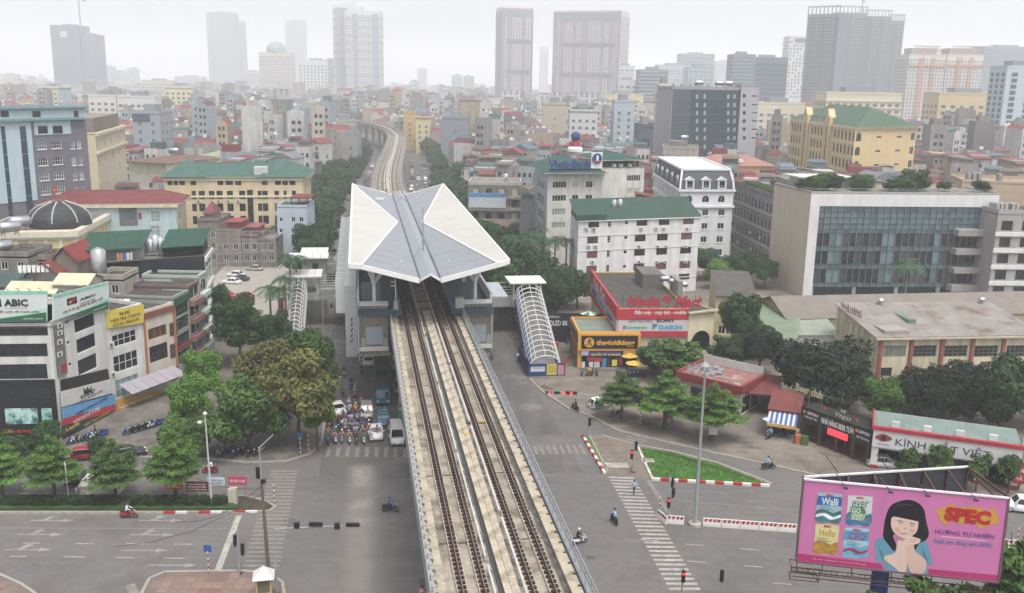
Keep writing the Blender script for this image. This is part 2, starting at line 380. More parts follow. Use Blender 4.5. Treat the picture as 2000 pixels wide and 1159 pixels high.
zebra('zebra_crossing', (1188, 931), (1238, 933), (1311, 1158), (1372, 1158), 29, .46, paint)
zebra('zebra_crossing', (1040, 871), (1046, 888), (1143, 868), (1152, 887), 8, .42, paint_f)
zebra('zebra_crossing', (1196, 863), (1240, 873), (1258, 840), (1290, 850), 7, .45, paint_f)
zebra('zebra_crossing', (640, 874), (636, 892), (806, 874), (806, 893), 9, .4, paint_f)
zebra('zebra_crossing', (1300, 862), (1320, 868), (1350, 873), (1365, 880), 1, .2, paint_f)
# lane dashes of the boulevard
for w in (-10.8, -7.4, 8.4, 11.8):
 for k in range(34 if w > 0 else 22):
  s = (62 if w > 0 else 70) + k * 9
  mb = MB(); strip(mb, s, s + 3, w - .08, w + .08, .009, .0095); struct(mb.build('lane_line', paint_f))
# dust washed over the asphalt below the viaduct drain, and repair patches
def patch(name, pts, col, z=.006, **k): return struct(MB().prism(G(pts), z, z).build(name, M(col, .95, .25, .5, fine=.15, **k)))
patch('asphalt_patch', [(556, 1012), (576, 1012), (575, 1035), (550, 1035)], '#666260')
patch('asphalt_patch', [(1145, 1086), (1162, 1086), (1163, 1093), (1146, 1093)], '#5c5854')
patch('asphalt_patch', [(818, 1130), (838, 1130), (838, 1144), (818, 1144)], '#615d5a')
patch('drain_cover', [(694, 927), (701, 927), (701, 931.5), (694, 931.5)], '#3c3a38', .012)
patch('drain_cover', [(647, 926), (656, 926), (656, 930), (647, 930)], '#5f5c5a', .012)
patch('drain_cover', [(53, 932), (66, 932), (66, 935.5), (53, 935.5)], '#5a5754', .012)
patch('drain_cover', [(172, 908), (184, 908), (184, 911), (172, 911)], '#55524f', .012)
dm = M('#b8b1a6', .95, .25, .35, fine=.12); n_ = dm.node_tree.nodes; l_ = dm.node_tree.links
_tc = n_.new('ShaderNodeTexCoord'); _sx = n_.new('ShaderNodeSeparateXYZ'); l_.new(_tc.outputs['Generated'], _sx.inputs[0])
def _mr(src, a, b, c, d):
 m = n_.new('ShaderNodeMapRange'); m.interpolation_type = 'SMOOTHSTEP'
 for i, v in enumerate((a, b, c, d)): m.inputs[i + 1].default_value = v
 l_.new(src, m.inputs[0]); return m.outputs[0]
def _mu(a, b):
 m = n_.new('ShaderNodeMath'); m.operation = 'MULTIPLY'; l_.new(a, m.inputs[0])
 if isinstance(b, float): m.inputs[1].default_value = b
 else: l_.new(b, m.inputs[1])
 return m.outputs[0]
_nz = n_.new('ShaderNodeTexNoise'); _nz.inputs['Scale'].default_value = .22; _nz.inputs['Detail'].default_value = 6; l_.new(_tc.outputs['Object'], _nz.inputs[0])
_a = _mu(_mu(_mr(_sx.outputs[0], 0, .42, 0, 1), _mr(_sx.outputs[0], .5, 1, 1, 0)), _mr(_sx.outputs[1], .93, 1, 1, 0))
_a = _mu(_mu(_a, _mr(_sx.outputs[1], 0, .95, .6, 1)), _mr(_nz.outputs[0], .3, .65, .45, 1)); l_.new(_mu(_a, .62), n_['Principled BSDF'].inputs['Alpha'])
o = struct(MB().prism([(-2.7, 0), (2.7, 0), (2.7, 34), (-2.7, 34)], .0145, .0145).build('dust_film', dm)); o.location = P(703, 1195); o.location.z = 0; o.rotation_euler = (0, 0, AZ - .02)
# ---------------------------------------------------------------- viaduct
via = thing('viaduct', 'long concrete metro viaduct with twin tracks running up the picture and bending away', 'viaduct')
deck_c = M('#ab9f8c', .95, .3, .35, fine=.2, bump=.2, blot=('#5f564b', .5, .45, .68))
cream_c = M('#c0b39b', .95, .25, .4, fine=.16, blot=('#776c5d', .5, .47, .66))
plinth_c = M('#c6b9a6', .95, .16, .8, fine=.12, blot=('#a18a74', 1.2, .5, .75))
grey_c = M('#a3a49f', .92, .16, .6, streak=.25); rust = M('#4d3a30', .8, .25, 2.0); galv = M('#a9aeb2', .45, .12, metal=.4, spec=.4)
S0, S1 = -34, S_END - 4
mb = MB(); n = 110
secs = []
for k in range(n + 1):
 s = S0 + (S1 - S0) * k / n
 secs.append([T(s, -4.75, 13.5), T(s, -4.95, 13.0), T(s, -3.0, 12.2), T(s, -2.3, 11.2), T(s, 2.3, 11.2), T(s, 3.0, 12.2), T(s, 4.95, 13.0), T(s, 4.75, 13.5)])
mb.loft(secs); mb.build('deck', deck_c, via, fix=True)
for k in range(36):                                   # piers
 s = -8 + k * 24
 if s > S1 - 5: break
 p, d, nn = axis(s); a = math.atan2(d.y, d.x) - math.pi / 2
 m2 = MB(); m2.box(-1.1, 1.1, -.9, .9, -.1, 9.4); m2.loft([[(-1.1, -.9, 9.4), (1.1, -.9, 9.4), (1.1, .9, 9.4), (-1.1, .9, 9.4)], [(-2.6, -1.1, 11.2), (2.6, -1.1, 11.2), (2.6, 1.1, 11.2), (-2.6, 1.1, 11.2)]])
 o = m2.build('pier', grey_c, via); o.location = (p.x, p.y, 0); o.rotation_euler = (0, 0, a)
# side ledges, one cream coping block after another on the near stretch
def run(name, w0, w1, z0, z1, mat, s0, s1, L, gap=.03):
 me = MB().box(w0, w1, 0, L - gap, z0, z1).mesh(name, mat); s = s0
 while s < min(s1, 224):
  p = T(s, 0); link(name, me, via, (p.x, p.y, 0), AZ); s += L
 if s1 > 225:
  mb = MB(); strip(mb, max(s, s0), s1, w0, w1, z0, z1); mb.build(name, M('#8c8780', .95, .2, .4), via)
run('coping', -4.72, -4.05, 13.0, 13.98, cream_c, S0, S1, 6.0); run('coping', 3.95, 4.72, 13.0, 13.9, cream_c, S0, S1, 6.0)
for w in (-1, 1): run('parapet', w * 4.95 - .14, w * 4.95 + .14, 12.3, 14.35 if w < 0 else 14.1, grey_c, 66, S1, 8.0)
# scalloped precast parapet panels on the outer left side of the near stretch
pr = MB(); L = 1.45
arc = [(L * .5 + L * .5 * math.cos(math.pi * i / 10), 13.55 + .75 * math.sin(math.pi * i / 10)) for i in range(11)]
out = [(0, 12.5), (L - .02, 12.5)] + arc
pr.loft([[(-5.12, y, z) for y, z in out], [(-4.86, y, z) for y, z in out]]); pr.box(-4.96, -4.72, .05, L - .07, 13.1, 14.3)
pan = pr.mesh('parapet_panel', grey_c); hook = MB().box(-4.8, -4.62, .55, .85, 14.2, 14.32).mesh('lifting_pocket', M('#55504a'))
s = S0
while s < 67:
 p = T(s, 0); link('parapet_panel', pan, via, (p.x, p.y, 0), AZ); link('lifting_pocket', hook, via, (p.x, p.y, 0), AZ); s += L
# rails, plinths and fastenings
for w in (-2.98, -1.55, 1.55, 2.98):
 run('plinth', w - .36, w + .36, 13.3, 13.72, plinth_c, S0, S1, 4.9, .14)
 mb = MB(); strip(mb, S0, 224, w - .045, w + .045, 13.74, 13.98, step=300); strip(mb, 224, S1, w - .06, w + .06, 13.74, 13.98); strip(mb, S0, 224, w - .1, w + .1, 13.7, 13.77, step=300); mb.build('rail', rust, via)
 mb = MB(); s = S0
 while s < 200:
  c = T(s, w); q = MB()
  for e in (-1, 1):
   a = T(s, w + e * .17, 13.78); b = T(s + .3, w + e * .17, 13.78); mb.bar(a, b, .24, .16)
  s += .62
 stuff(mb.build('rail_fastenings', M('#3f2e27', .85, .2, 3.0), via))
# bright rail head
for w in (-2.98, -1.55, 1.55, 2.98):
 mb = MB(); strip(mb, S0, 224, w - .03, w + .03, 13.981, 13.99, step=300); mb.build('rail_head', M('#8d7f74', .5, .1, metal=.4), via)
# third rails in lengths, on insulated brackets
wht = M('#c9c9c4', .6, .12)
for w, offs in ((-.98, 0), (1.02, 7)):
 s = S0 + offs
 while s < 205:
  L = 19.5; me = MB().box(w - .055, w + .055, 0, L - 1.2, 13.9, 14.05); o = me.build('third_rail', wht, via); p = T(s, 0); o.location = (p.x, p.y, 0); o.rotation_euler = (0, 0, AZ)
  b = MB()
  for k in range(7): b.box(w + (.1 if w < 0 else -.2), w + (.2 if w < 0 else -.1), .8 + k * 2.8, 1.0 + k * 2.8, 13.4, 14.0); b.box(w - .25, w + .25, .8 + k * 2.8, .9 + k * 2.8, 13.35, 13.5)
  stuff(b.build('brackets', grey_m, o))
  s += L
 mb = MB(); strip(mb, 226, S1, w - .08, w + .08, 13.9, 14.08); mb.build('third_rail', wht, via)
# central walkway slabs, cable trough, joints
me1 = MB().box(-.33, .14, 0, 2.96, 13.3, 13.9).mesh('walkway_slab', cream_c); me2 = MB().box(.17, .66, 0, 2.96, 13.3, 13.9).mesh('walkway_slab', cream_c)
s = S0
while s < 76: p = T(s, 0); link('walkway_slab', me1, via, (p.x, p.y, 0), AZ); link('walkway_slab', me2, via, (p.x, p.y, 0), AZ); s += 3
mb = MB(); strip(mb, 165, S1, -.4, .66, 13.3, 14.0); mb.build('walkway', cream_c, via)
cab = M('#565a5c', .6, .2, 2.0)
for k in range(4):
 mb = MB(); strip(mb, S0, 66, -.62 + k * .07, -.57 + k * .07, 13.5, 13.6 + .03 * (k % 2), step=300); mb.build('cable', cab, via)
for k in range(3):
 mb = MB(); strip(mb, S0, 80, 3.62 + k * .09, 3.68 + k * .09, 13.5, 13.58 + .03 * (k % 2), step=300); mb.build('cable', M('#7a766f', .7, .2, 2), via)
zb = MB().bar((3.55, 0, 13.4), (3.95, 0, 13.4), .05).bar((3.95, 0, 13.4), (3.7, .5, 13.85), .05).bar((3.7, .5, 13.85), (4.05, .5, 13.85), .05).mesh('cable_bracket', M('#565b60', .5, .1, metal=.5))
s = S0
while s < 80: p = T(s, 0); link('cable_bracket', zb, via, (p.x, p.y, 0), AZ); s += 1.55
for s in range(-28, 70, 12):
 mb = MB(); strip(mb, s, s + .14, -4.05, 4.05, 13.49, 13.52, step=300); mb.build('expansion_joint', M('#3b342d'), via)
# galvanised handrail along the right edge
def handrail(w, s0, s1):
 ps = MB().box(w - .03, w + .03, -.03, .03, 13.0, 15.2).mesh('post', galv)
 s = s0
 while s < s1: p = T(s, 0); link('post', ps, via, (p.x, p.y, 0), AZ); s += 1.5
 for z in (14.35, 14.75, 15.2):
  mb = MB(); strip(mb, s0, s1, w - .03, w + .03, z - .03, z + .03, step=300); mb.build('handrail', galv, via)
 mb = MB(); strip(mb, s0, s1, w - .16, w + .1, 13.6, 14.02, step=300); mb.build('edge_duct', galv, via)
handrail(5.0, S0, 74)
tk = MB().box(4.5, 4.78, -.05, .05, 13.9, 13.97).mesh('clamp', rust); s = S0
while s < 74: p = T(s, 0); link('clamp', tk, via, (p.x, p.y, 0), AZ); s += 1.5
yb = M('#d8a91c', .7); o = MB().box(-.28, .28, -.12, .12, 13.7, 13.82).build('yellow_marker', yb, via); p = T(32, 2.3); o.location = (p.x, p.y, 0)
o = MB().box(-.2, .2, -.12, .12, 13.9, 13.98).build('yellow_marker', yb, via); p = T(28.5, .4); o.location = (p.x, p.y, 0)
# crossover rails beyond the station
mb = MB()
for e in (-.7, .7): mb.path([T(176, -1.55 + e, 13.9), T(186, -1.2 + e, 13.9), T(204, 1.2 + e, 13.9), T(214, 1.55 + e, 13.9)], .12, 4)
mb.build('crossover', plinth_c, via)
# ---------------------------------------------------------------- station
sta = thing('metro_station', 'elevated metro station under a folded white and grey butterfly roof', 'station', (A0.x, A0.y, 0), AZ)
rw_ = M('#c2bfb6', .7, .08, .12, fine=.04, spec=.15, wave=('Y', .6), blot=('#b5b0a6', .09, .55, .75)); rg = M('#8f9399', .55, .1, .4, spec=.3, fine=.05); rib = M('#eceae4', .5, .04)
alum = M('#d6d8d6', .5, .06, spec=.4); dkblue = M('#3f5560', .55, .15, .6);
F_, B_, Mi = 66.5, 160.5, 114.2; zo, zv, zr = 22.75, 20.5, 21.35; wo_, wv, wm = 10.35, 1.35, 2.2
for e in (-1, 1):
 X = lambda w, s, z: (e * w, s, z)
 zm = zv + (zo - zv) * (wm - wv) / (wo_ - wv) + .25
 ol, of, ob, vf, vb, md = X(wo_, 0, 0), X(wo_ - 1.55, F_, zo - .15), X(wo_ - .2, B_, zo + .05), X(wv, F_ + .6, zv), X(wv, B_ - 1.5, zv), X(wm, Mi, zm)
 oc = X(wo_, F_ + .4, zo + (.25 if e > 0 else -.1))
 def plate(name, pts, th, mat):
  m = MB(); a = [Vector(p) for p in pts]; n = (a[1] - a[0]).cross(a[2] - a[0]).normalized()
  if n.z < 0: a.reverse(); n = -n
  b = [p - n * th for p in a]; k = len(a)
  m.add(a + b, [tuple(range(k)), tuple(range(2 * k - 1, k - 1, -1))] + [(i, k + i, k + (i + 1) % k, (i + 1) % k) for i in range(k)]); return m.build(name, mat, sta)
 plate('roof_wing', [ob, oc, of, md], .35, rw_)
 def panels(a, b, c, nu, nv):
  """triangle a-b-c (a apex) in metal panels, split along the direction b-c and across"""
  a, b, c = Vector(a), Vector(b), Vector(c); nrm = (b - a).cross(c - a).normalized()
  if nrm.z < 0: nrm = -nrm
  for i in range(nv):
   t0, t1 = i / nv, (i + 1) / nv
   l0, r0, l1, r1 = a.lerp(b, t0), a.lerp(c, t0), a.lerp(b, t1), a.lerp(c, t1)
   k = max(1, round(nu * (t0 + t1) / 2))
   for j in range(k):
    q = [l0.lerp(r0, j / k), l0.lerp(r0, (j + 1) / k), l1.lerp(r1, (j + 1) / k), l1.lerp(r1, j / k)]
    if i == 0: q = [a, q[2], q[3]] if k == 1 else q
    c_ = sum(q, Vector()) / len(q); q = [c_ + (v - c_) * .988 for v in q]
    m = MB(); th = .06; nn = len(q); lo = [v - nrm * th for v in q]
    m.add(q + lo, [tuple(range(nn))] + [(x, nn + x, nn + (x + 1) % nn, (x + 1) % nn) for x in range(nn)]); m.build('roof_panel', rg, sta, fix=True)
 dn = Vector((0, 0, -.12))
 for a, b, c in ((md, of, vf), (md, ob, vb)):
  m = MB(); m.add([Vector(v) + dn for v in (a, b, c)] + [Vector(v) + dn * 3 for v in (a, b, c)], [(0, 1, 2), (5, 4, 3), (0, 3, 4, 1), (1, 4, 5, 2), (2, 5, 3, 0)]); m.build('roof_base', M('#7d8288', .6, .1), sta)
  panels(a, b, c, 7, 9)
 m = MB(); m.add([Vector(v) + dn for v in (md, vf, vb)] + [Vector(v) + dn * 3 for v in (md, vf, vb)], [(0, 1, 2), (5, 4, 3), (0, 3, 4, 1), (1, 4, 5, 2), (2, 5, 3, 0)]); m.build('roof_base', M('#7d8288', .6, .1), sta)
 a, b, c = Vector(md), Vector(vf), Vector(vb)
 panels(md, vf, vb, 14, 1)
 for p, q in ((md, of), (md, ob)): MB().bar(Vector(p) + Vector((0, 0, .06)), Vector(q) + Vector((0, 0, .06)), .3, .14).build('roof_rib', rib, sta)
 for p, q in ((of, vf), (ob, vb), (ob, oc), (oc, of)): MB().bar(Vector(p) + Vector((0, 0, -.25)), Vector(q) + Vector((0, 0, -.25)), .3, .62).build('fascia', rib, sta)
 # corner flap hanging below the outer end of the wing
 m = MB(); k = [Vector(oc), Vector(of), Vector(of) + Vector((0, .5, -.7)), Vector(oc) + Vector((0, .5, -.95))]; m.add(k + [v + Vector((0, .12, 0)) for v in k], [(0, 1, 2, 3), (7, 6, 5, 4), (0, 4, 5, 1), (1, 5, 6, 2), (2, 6, 7, 3), (3, 7, 4, 0)]); m.build('corner_flap', alum, sta)
 # valley gutter and inner ridge slope
 MB().bar((e * wv, F_ + .4, zv - .05), (e * wv, B_ - 1.3, zv - .05), .22, .25).build('gutter', M('#4b4f53', .6), sta)
 m = MB(); m.add([(e * (wv - .1), F_ + .5, zv), (e * (wv - .1), B_ - 1.4, zv), (0, B_ - .9, zr), (0, F_ - .1, zr)] + [(e * (wv - .1), F_ + .5, zv - .3), (e * (wv - .1), B_ - 1.4, zv - .3), (0, B_ - .9, zr - .3), (0, F_ - .1, zr - .3)], [(0, 1, 2, 3), (7, 6, 5, 4), (0, 4, 5, 1), (1, 5, 6, 2), (2, 6, 7, 3), (3, 7, 4, 0)]); m.build('ridge_slope', M('#969ba1', .5, .06, .4), sta, fix=True)
 MB().bar((0, F_ - .15, zr - .1), (e * wv, F_ + .45, zv - .15), .2, .3).build('fascia', rib, sta)
 # platform, edge, wall, columns
 MB().box(*sorted((e * 3.5, e * 9.4)), 73, 166, 14.2, 15.0).build('platform', dkblue, sta)
 MB().box(*sorted((e * 3.46, e * 3.9)), 72.9, 166.1, 15.001, 15.03).build('platform_edge', M('#6d7d84'), sta)
 MB().box(*sorted((e * 9.2, e * 9.5)), 76, 164, 8.0, 16.6).build('outer_wall', alum, sta)
 MB().box(*sorted((e * 4.9, e * 9.3)), 76.2, 163, 7.6, 8.0).build('concourse_floor', grey_c, sta)
 MB().box(*sorted((e * 4.96, e * 9.2)), 100, 160, 15.0, 18.6).build('stair_enclosure', M('#8b949a', .7), sta)
 for k, s in enumerate((76.5, 91, 105.5, 120, 134.5, 149, 160)):
  col = MB(); cx = e * 7.1
  col.tube((cx, s, 15.0), (cx, s, 19.0), .26, .24, 10)
  for dx, zz in ((-3.8, 21.15), (2.7, 22.1), (-2.2, 20.7)):
   pts = [(cx + e * (dx if e > 0 else dx) * t, s, 18.0 + (zz - 18.0) * math.sin(t * math.pi / 2) - (.0 if t < 1 else .05)) for t in (0, .25, .5, .75, 1)]
   col.path(pts, [.2, .18, .16, .14, .12], 8)
  for dy in (-3, 3):
   col.path([(cx, s + dy * t, 18.2 + 3.4 * math.sin(t * math.pi / 2)) for t in (0, .35, .7, 1)], [.17, .15, .13, .11], 8)
  col.build('column', M('#e4e6e4', .5, .04), sta)
 # grey panelled end box with the pale blue hatch
 bx0, bx1 = sorted((e * 9.15, e * 5.3)); zb0, zb1 = 8.2, 15.45
 MB().box(bx0, bx1, 74.0, 76.0, zb0, zb1).build('end_box', M('#cfccc4', .8, .08), sta)
 cl = M('#8c8275', .75, .08, .8)
 xs = [bx0 + (bx1 - bx0) * f for f in ((0, .2, .51, .82, 1) if e < 0 else (0, .18, .49, .8, 1))]; zs = [9.0, 9.9, 11.1, 12.45, 13.95, 15.4]
 for i in range(4):
  for j in range(5):
   if i in (1, 2) and j in (1, 2): continue
   MB().box(xs[i] + .03, xs[i + 1] - .03, 73.9, 74.02, zs[j] + .03 - (.8 if j == 0 else 0), zs[j + 1] - .03).build('cladding_panel', cl, sta)
 MB().box(xs[1] + .05, xs[3] - .05, 73.82, 74.02, zs[1] + .05, zs[3] - .05).build('hatch_panel', M('#a5b0b8', .5, .05, spec=.4), sta)
 MB().box(bx0 - .05, bx1 + .05, 73.55, 73.88, 9.05, 9.6).build('ledge', M('#d8d4ca', .8, .1), sta)
 for i in (0, 3): MB().box(xs[i] + .1, xs[i + 1] - .1, 73.8, 73.93, 9.7, 10.95).build('vent_panel', M('#b4aca0', .7, .1), sta)
 MB().box(bx0 - .08, bx1 + .08, 73.8, 76.1, 15.46, 15.56).build('cap', rib, sta)
 MB().box(*sorted((e * 9.2, e * 9.34)), 73.6, 73.9, 7.6, 16.0).build('downpipe', galv, sta)
 # side soffit over the street on the outside and its glazed strip
 MB().box(*sorted((e * 5.0, e * 9.2)), 76, 163, 12.9, 13.2).build('soffit', grey_c, sta)
# louvred canopies and pale slab beside the left box, and the lean-to roof on the right
MB().box(-11.2, -9.56, 80, 150, 6.4, 17.0).build('lift_shaft', M('#c3c8ca', .7, .08), sta)
for k in range(5):
 MB().bar((-10.5, 79.9, 8.6 + k * .8), (-10.2, 79.9, 9.1 + k * .8), .1, .14).build('lift_mark', M('#5b6266'), sta)
for k in range(9): MB().box(-8.9, -6.2, 78.0, 78.1, 15.3 + k * .3, 15.42 + k * .3).build('louvre', M('#8fa0a8', .4), sta)
for k in range(16):
 MB().box(9.55, 12.4, 80 + k * .62, 80.5 + k * .62, 14.9 - 0 * k, 15.05).build('louvre', M('#b9c2c8', .4, spec=.5), sta)
for k in range(16): MB().box(-12.6, -11.25, 84 + k * 4.2, 84.2 + k * 4.2, 12 + .2 * (k % 2), 17.2).build('side_fin', alum, sta)
# antenna mast in the valley, end stops and signal cabinets
m = MB(); m.tube((.25, 84, 20.6), (.25, 84, 27.5), .13, .08, 8); m.build('antenna_mast', M('#9aa0a6', .5), sta)
MB().bar((.25, 84, 23), (-1.3, 81, 20.6), .06).bar((.25, 84, 23), (1.5, 81, 20.6), .06).build('stay_wire', grey_m, sta)
MB().bar((0, 146, 21.6), (-1.3, 143, 20.6), .08).bar((0, 146, 21.6), (1.5, 143, 20.6), .08).build('stay_wire', grey_m, sta)
for x, s in ((-5.4, 140), (8.2, 138)): MB().box(x, x + 1.6, s, s + .2, zo - .9 - .1 * (x > 0), zo - .55).build('roof_hatch', rib, sta)
MB().box(-4.55, -3.95, 73, 73.6, 14.2, 16.2).build('signal_cabinet', M('#b5b3aa', .7), sta)
MB().bar((-4.25, 73.6, 16), (-4.25, 73.6, 19.2), .14).box(-4.9, -4.3, 73.5, 73.6, 18.2, 18.35).box(-4.9, -4.3, 73.5, 73.6, 18.7, 18.85).build('signal_mast', white_fr, sta)
MB().box(4.0, 5.2, 73.2, 74.4, 14.2, 16.4).build('signal_cabinet', M('#b9b9b4', .7), sta)
o = text(sta, 'AA', -.2, .5, 0, .5, 0, M('#4a443c'), .02); o.rotation_euler = (R(-90), 0, 0); o.location = (0, 69.2, 13.92)
# ---------------------------------------------------------------- building kit
_wm = {}
def win_mesh(w, h, kind, nx, nz, wallm, frm):
 key = (round(w, 2), round(h, 2), kind, nx, nz, id(wallm) if kind == 'arch' else 0, id(frm))
 if key in _wm: return _wm[key]
 f = MB(); t = min(.09, w * .1, h * .1); y0, y1 = .06, .16
 if kind == 'arch':
  r = w / 2; n = 10; zc = h - r
  arc = [(r - r * math.cos(math.pi * i / n), zc + r * math.sin(math.pi * i / n)) for i in range(n + 1)]
  for i in range(n):          # spandrels in wall material
   a, b = arc[i], arc[i + 1]
   f.add([(a[0], .0, a[1]), (b[0], .0, b[1]), (b[0], .0, h), (a[0], .0, h)], [(0, 1, 2, 3)], 1)
   f.add([(a[0], .0, a[1]), (b[0], .0, b[1]), (b[0], .2, b[1]), (a[0], .2, a[1])], [(3, 2, 1, 0)], 1)
   f.bar((a[0], .05, a[1]), (b[0], .05, b[1]), t * 1.4, .1)
  f.box(0, t, y0, y1, 0, zc); f.box(w - t, w, y0, y1, 0, zc); f.box(t, w - t, y0, y1, 0, t)
 else:
  f.box(0, w, y0, y1, 0, t); f.box(0, w, y0, y1, h - t, h); f.box(0, t, y0, y1, t, h - t); f.box(w - t, w, y0, y1, t, h - t)
 for i in range(1, nx): f.box(w * i / nx - t * .35, w * i / nx + t * .35, y0 + .01, y1 - .01, t, h - t - (w / 2 * .3 if kind == 'arch' else 0))
 for i in range(1, nz): f.box(t, w - t, y0 + .012, y1 - .012, h * i / nz - t * .3, h * i / nz + t * .3)
 if kind == 'sill': f.box(-.12, w + .12, -.14, .05, -.16, -.02)
 fm = f.mesh('window', [frm, wallm]); p = MB().add([(0, .14, 0), (w, .14, 0), (w, .14, h), (0, .14, h)], [(0, 1, 2, 3)])
 _wm[key] = (fm, p); return _wm[key]
_pm = {}
def pane_mesh(w, h, g):
 key = (round(w, 2), round(h, 2), id(g))
 if key not in _pm: _pm[key] = MB().box(.02, w - .02, .12, .2, .02, h - .02).mesh('pane', g)
 return _pm[key]
ac_m = MB(); ac_m.box(-.45, .45, -.34, 0, 0, .62, 0); ac_m.lathe([(.23, 0), (.23, .02)], (0, 0, 0), 12, 1)
_k = len(ac_m.v) - 24
for i in range(_k, len(ac_m.v)): x, y, z = ac_m.v[i]; ac_m.v[i] = (x - .1, -.35 - z, y + .31)
ac_mesh = ac_m.mesh('air_conditioner', [M('#d4d2c8', .6, .1), M('#4a4c4e', .6)])
class Face:
 def __init__(s, b, st, en):
  s.b = b; s.st = Vector(st); d = Vector(en) - s.st; s.L = d.length; s.e = d / s.L; s.n = Vector((s.e.y, -s.e.x)); s.holes = []
  s.rz = math.atan2(s.e.y, s.e.x)
 def wpt(s, u, z, out=0):
  p = s.st + s.e * u + s.n * out; return (p.x, p.y, z)
 def uv(s, px, py):
  m = Matrix.Rotation(s.b.rz, 2); o = m @ s.st + s.b.loc.xy; n = m @ s.n; e = m @ s.e; d = ray(px, py)
  t = o.dot(n) / d.xy.dot(n); p = d * t; return (p.xy - o).dot(e), HC + p.z - s.b.loc.z
 def hole(s, u0, u1, z0, z1, depth=.2):
  u0, u1 = max(u0, .02), min(u1, s.L - .02); z0, z1 = max(z0, .02), min(z1, s.b.H - .02)
  if u1 - u0 < .1 or z1 - z0 < .1: return False
  for h in s.holes:
   if u0 < h[1] and u1 > h[0] and z0 < h[3] and z1 > h[2]: return False
  s.holes.append((u0, u1, z0, z1)); return True
 def win(s, u0, u1, z0, z1, kind='plain', nx=2, nz=1, glass=None, frm=None, pane=True):
  if u1 < u0: u0, u1 = u1, u0
  q = .05
  u0 = round(u0 / q) * q; z0 = round(z0 / q) * q; w = max(.3, round((u1 - u0) / q) * q); h = max(.3, round((z1 - z0) / q) * q)
  if not s.hole(u0, u0 + w, z0, z0 + h): return
  fm, p = win_mesh(w, h, kind, nx, nz, s.b.wm, frm or white_fr)
  o = link('window', fm, s.b.root, s.wpt(u0, z0), s.rz)
  g = glass or glass_dark
  if isinstance(g, (list, tuple)): g = rnd.choice(g)
  link('pane', pane_mesh(w, h, g), o)
 def winpx(s, x0, y0, x1, y1, **k):
  xm, ym = (x0 + x1) / 2, (y0 + y1) / 2
  s.win(s.uv(x0, ym)[0], s.uv(x1, ym)[0], s.uv(xm, y1)[1], s.uv(xm, y0)[1], **k)
 def gridpx(s, cols, rows, xr, yr, **k):
  for x0, x1 in cols:
   for y0, y1 in rows: s.win(s.uv(x0, yr)[0], s.uv(x1, yr)[0], s.uv(xr, y1)[1], s.uv(xr, y0)[1], **k)
 def grid(s, n, w, zs, h, m0=.8, m1=.8, **k):
  for i in range(n):
   u = m0 + (s.L - m0 - m1 - w) * (i / max(1, n - 1) if n > 1 else .5)
   for z in zs: s.win(u, u + w, z, z + h, **k)
 def box(s, name, u0, u1, z0, z1, out, mat, inn=.0, parent=None):
  o = MB().box(0, u1 - u0, -out, inn, 0, z1 - z0).build(name, mat, parent or s.b.root); o.location = s.wpt(u0, z0); o.rotation_euler = (0, 0, s.rz); return o
 def boxpx(s, name, x0, y0, x1, y1, out, mat, inn=0., parent=None):
  a, b = s.uv(x0, (y0 + y1) / 2), s.uv(x1, (y0 + y1) / 2); xm = (x0 + x1) / 2
  return s.box(name, a[0], b[0], s.uv(xm, y1)[1], s.uv(xm, y0)[1], out, mat, inn, parent)
 def quadpx(s, name, pts, out, mat, th=.05, parent=None):
  q = [s.uv(x, y) for x, y in pts]; f = [(u, -out - th, z) for u, z in q]; b_ = [(u, -out, z) for u, z in q]; n = len(q)
  m = MB().add(f + b_, [tuple(range(n)), tuple(range(2 * n - 1, n - 1, -1))] + [(i, n + i, n + (i + 1) % n, (i + 1) % n) for i in range(n)])
  o = m.build(name, mat, parent or s.b.root, fix=True); o.location = s.wpt(0, 0); o.rotation_euler = (0, 0, s.rz); return o
 def text(s, body, x0, y0, x1, y1, out, mat, bold=0., shear=0., parent=None):
  """lettering whose box is given by pixel corners on this face"""
  a, b = s.uv(x0, (y0 + y1) / 2), s.uv(x1, (y0 + y1) / 2); xm = (x0 + x1) / 2
  # keep level: use the mid-line height and follow the face
  o = text(parent or s.b.root, body, a[0], b[0], s.uv(xm, y1)[1], s.uv(xm, y0)[1], -out, mat, bold, shear)
  if o: o.location = s.wpt(0, 0); o.rotation_euler = (0, 0, s.rz)
  return o
 def ac(s, px, py):
  u, z = s.uv(px, py); o = link('air_conditioner', ac_mesh, s.b.root, s.wpt(u, z - .3), s.rz)
 def acu(s, u, z): link('air_conditioner', ac_mesh, s.b.root, s.wpt(u, z), s.rz)
BLDS = []
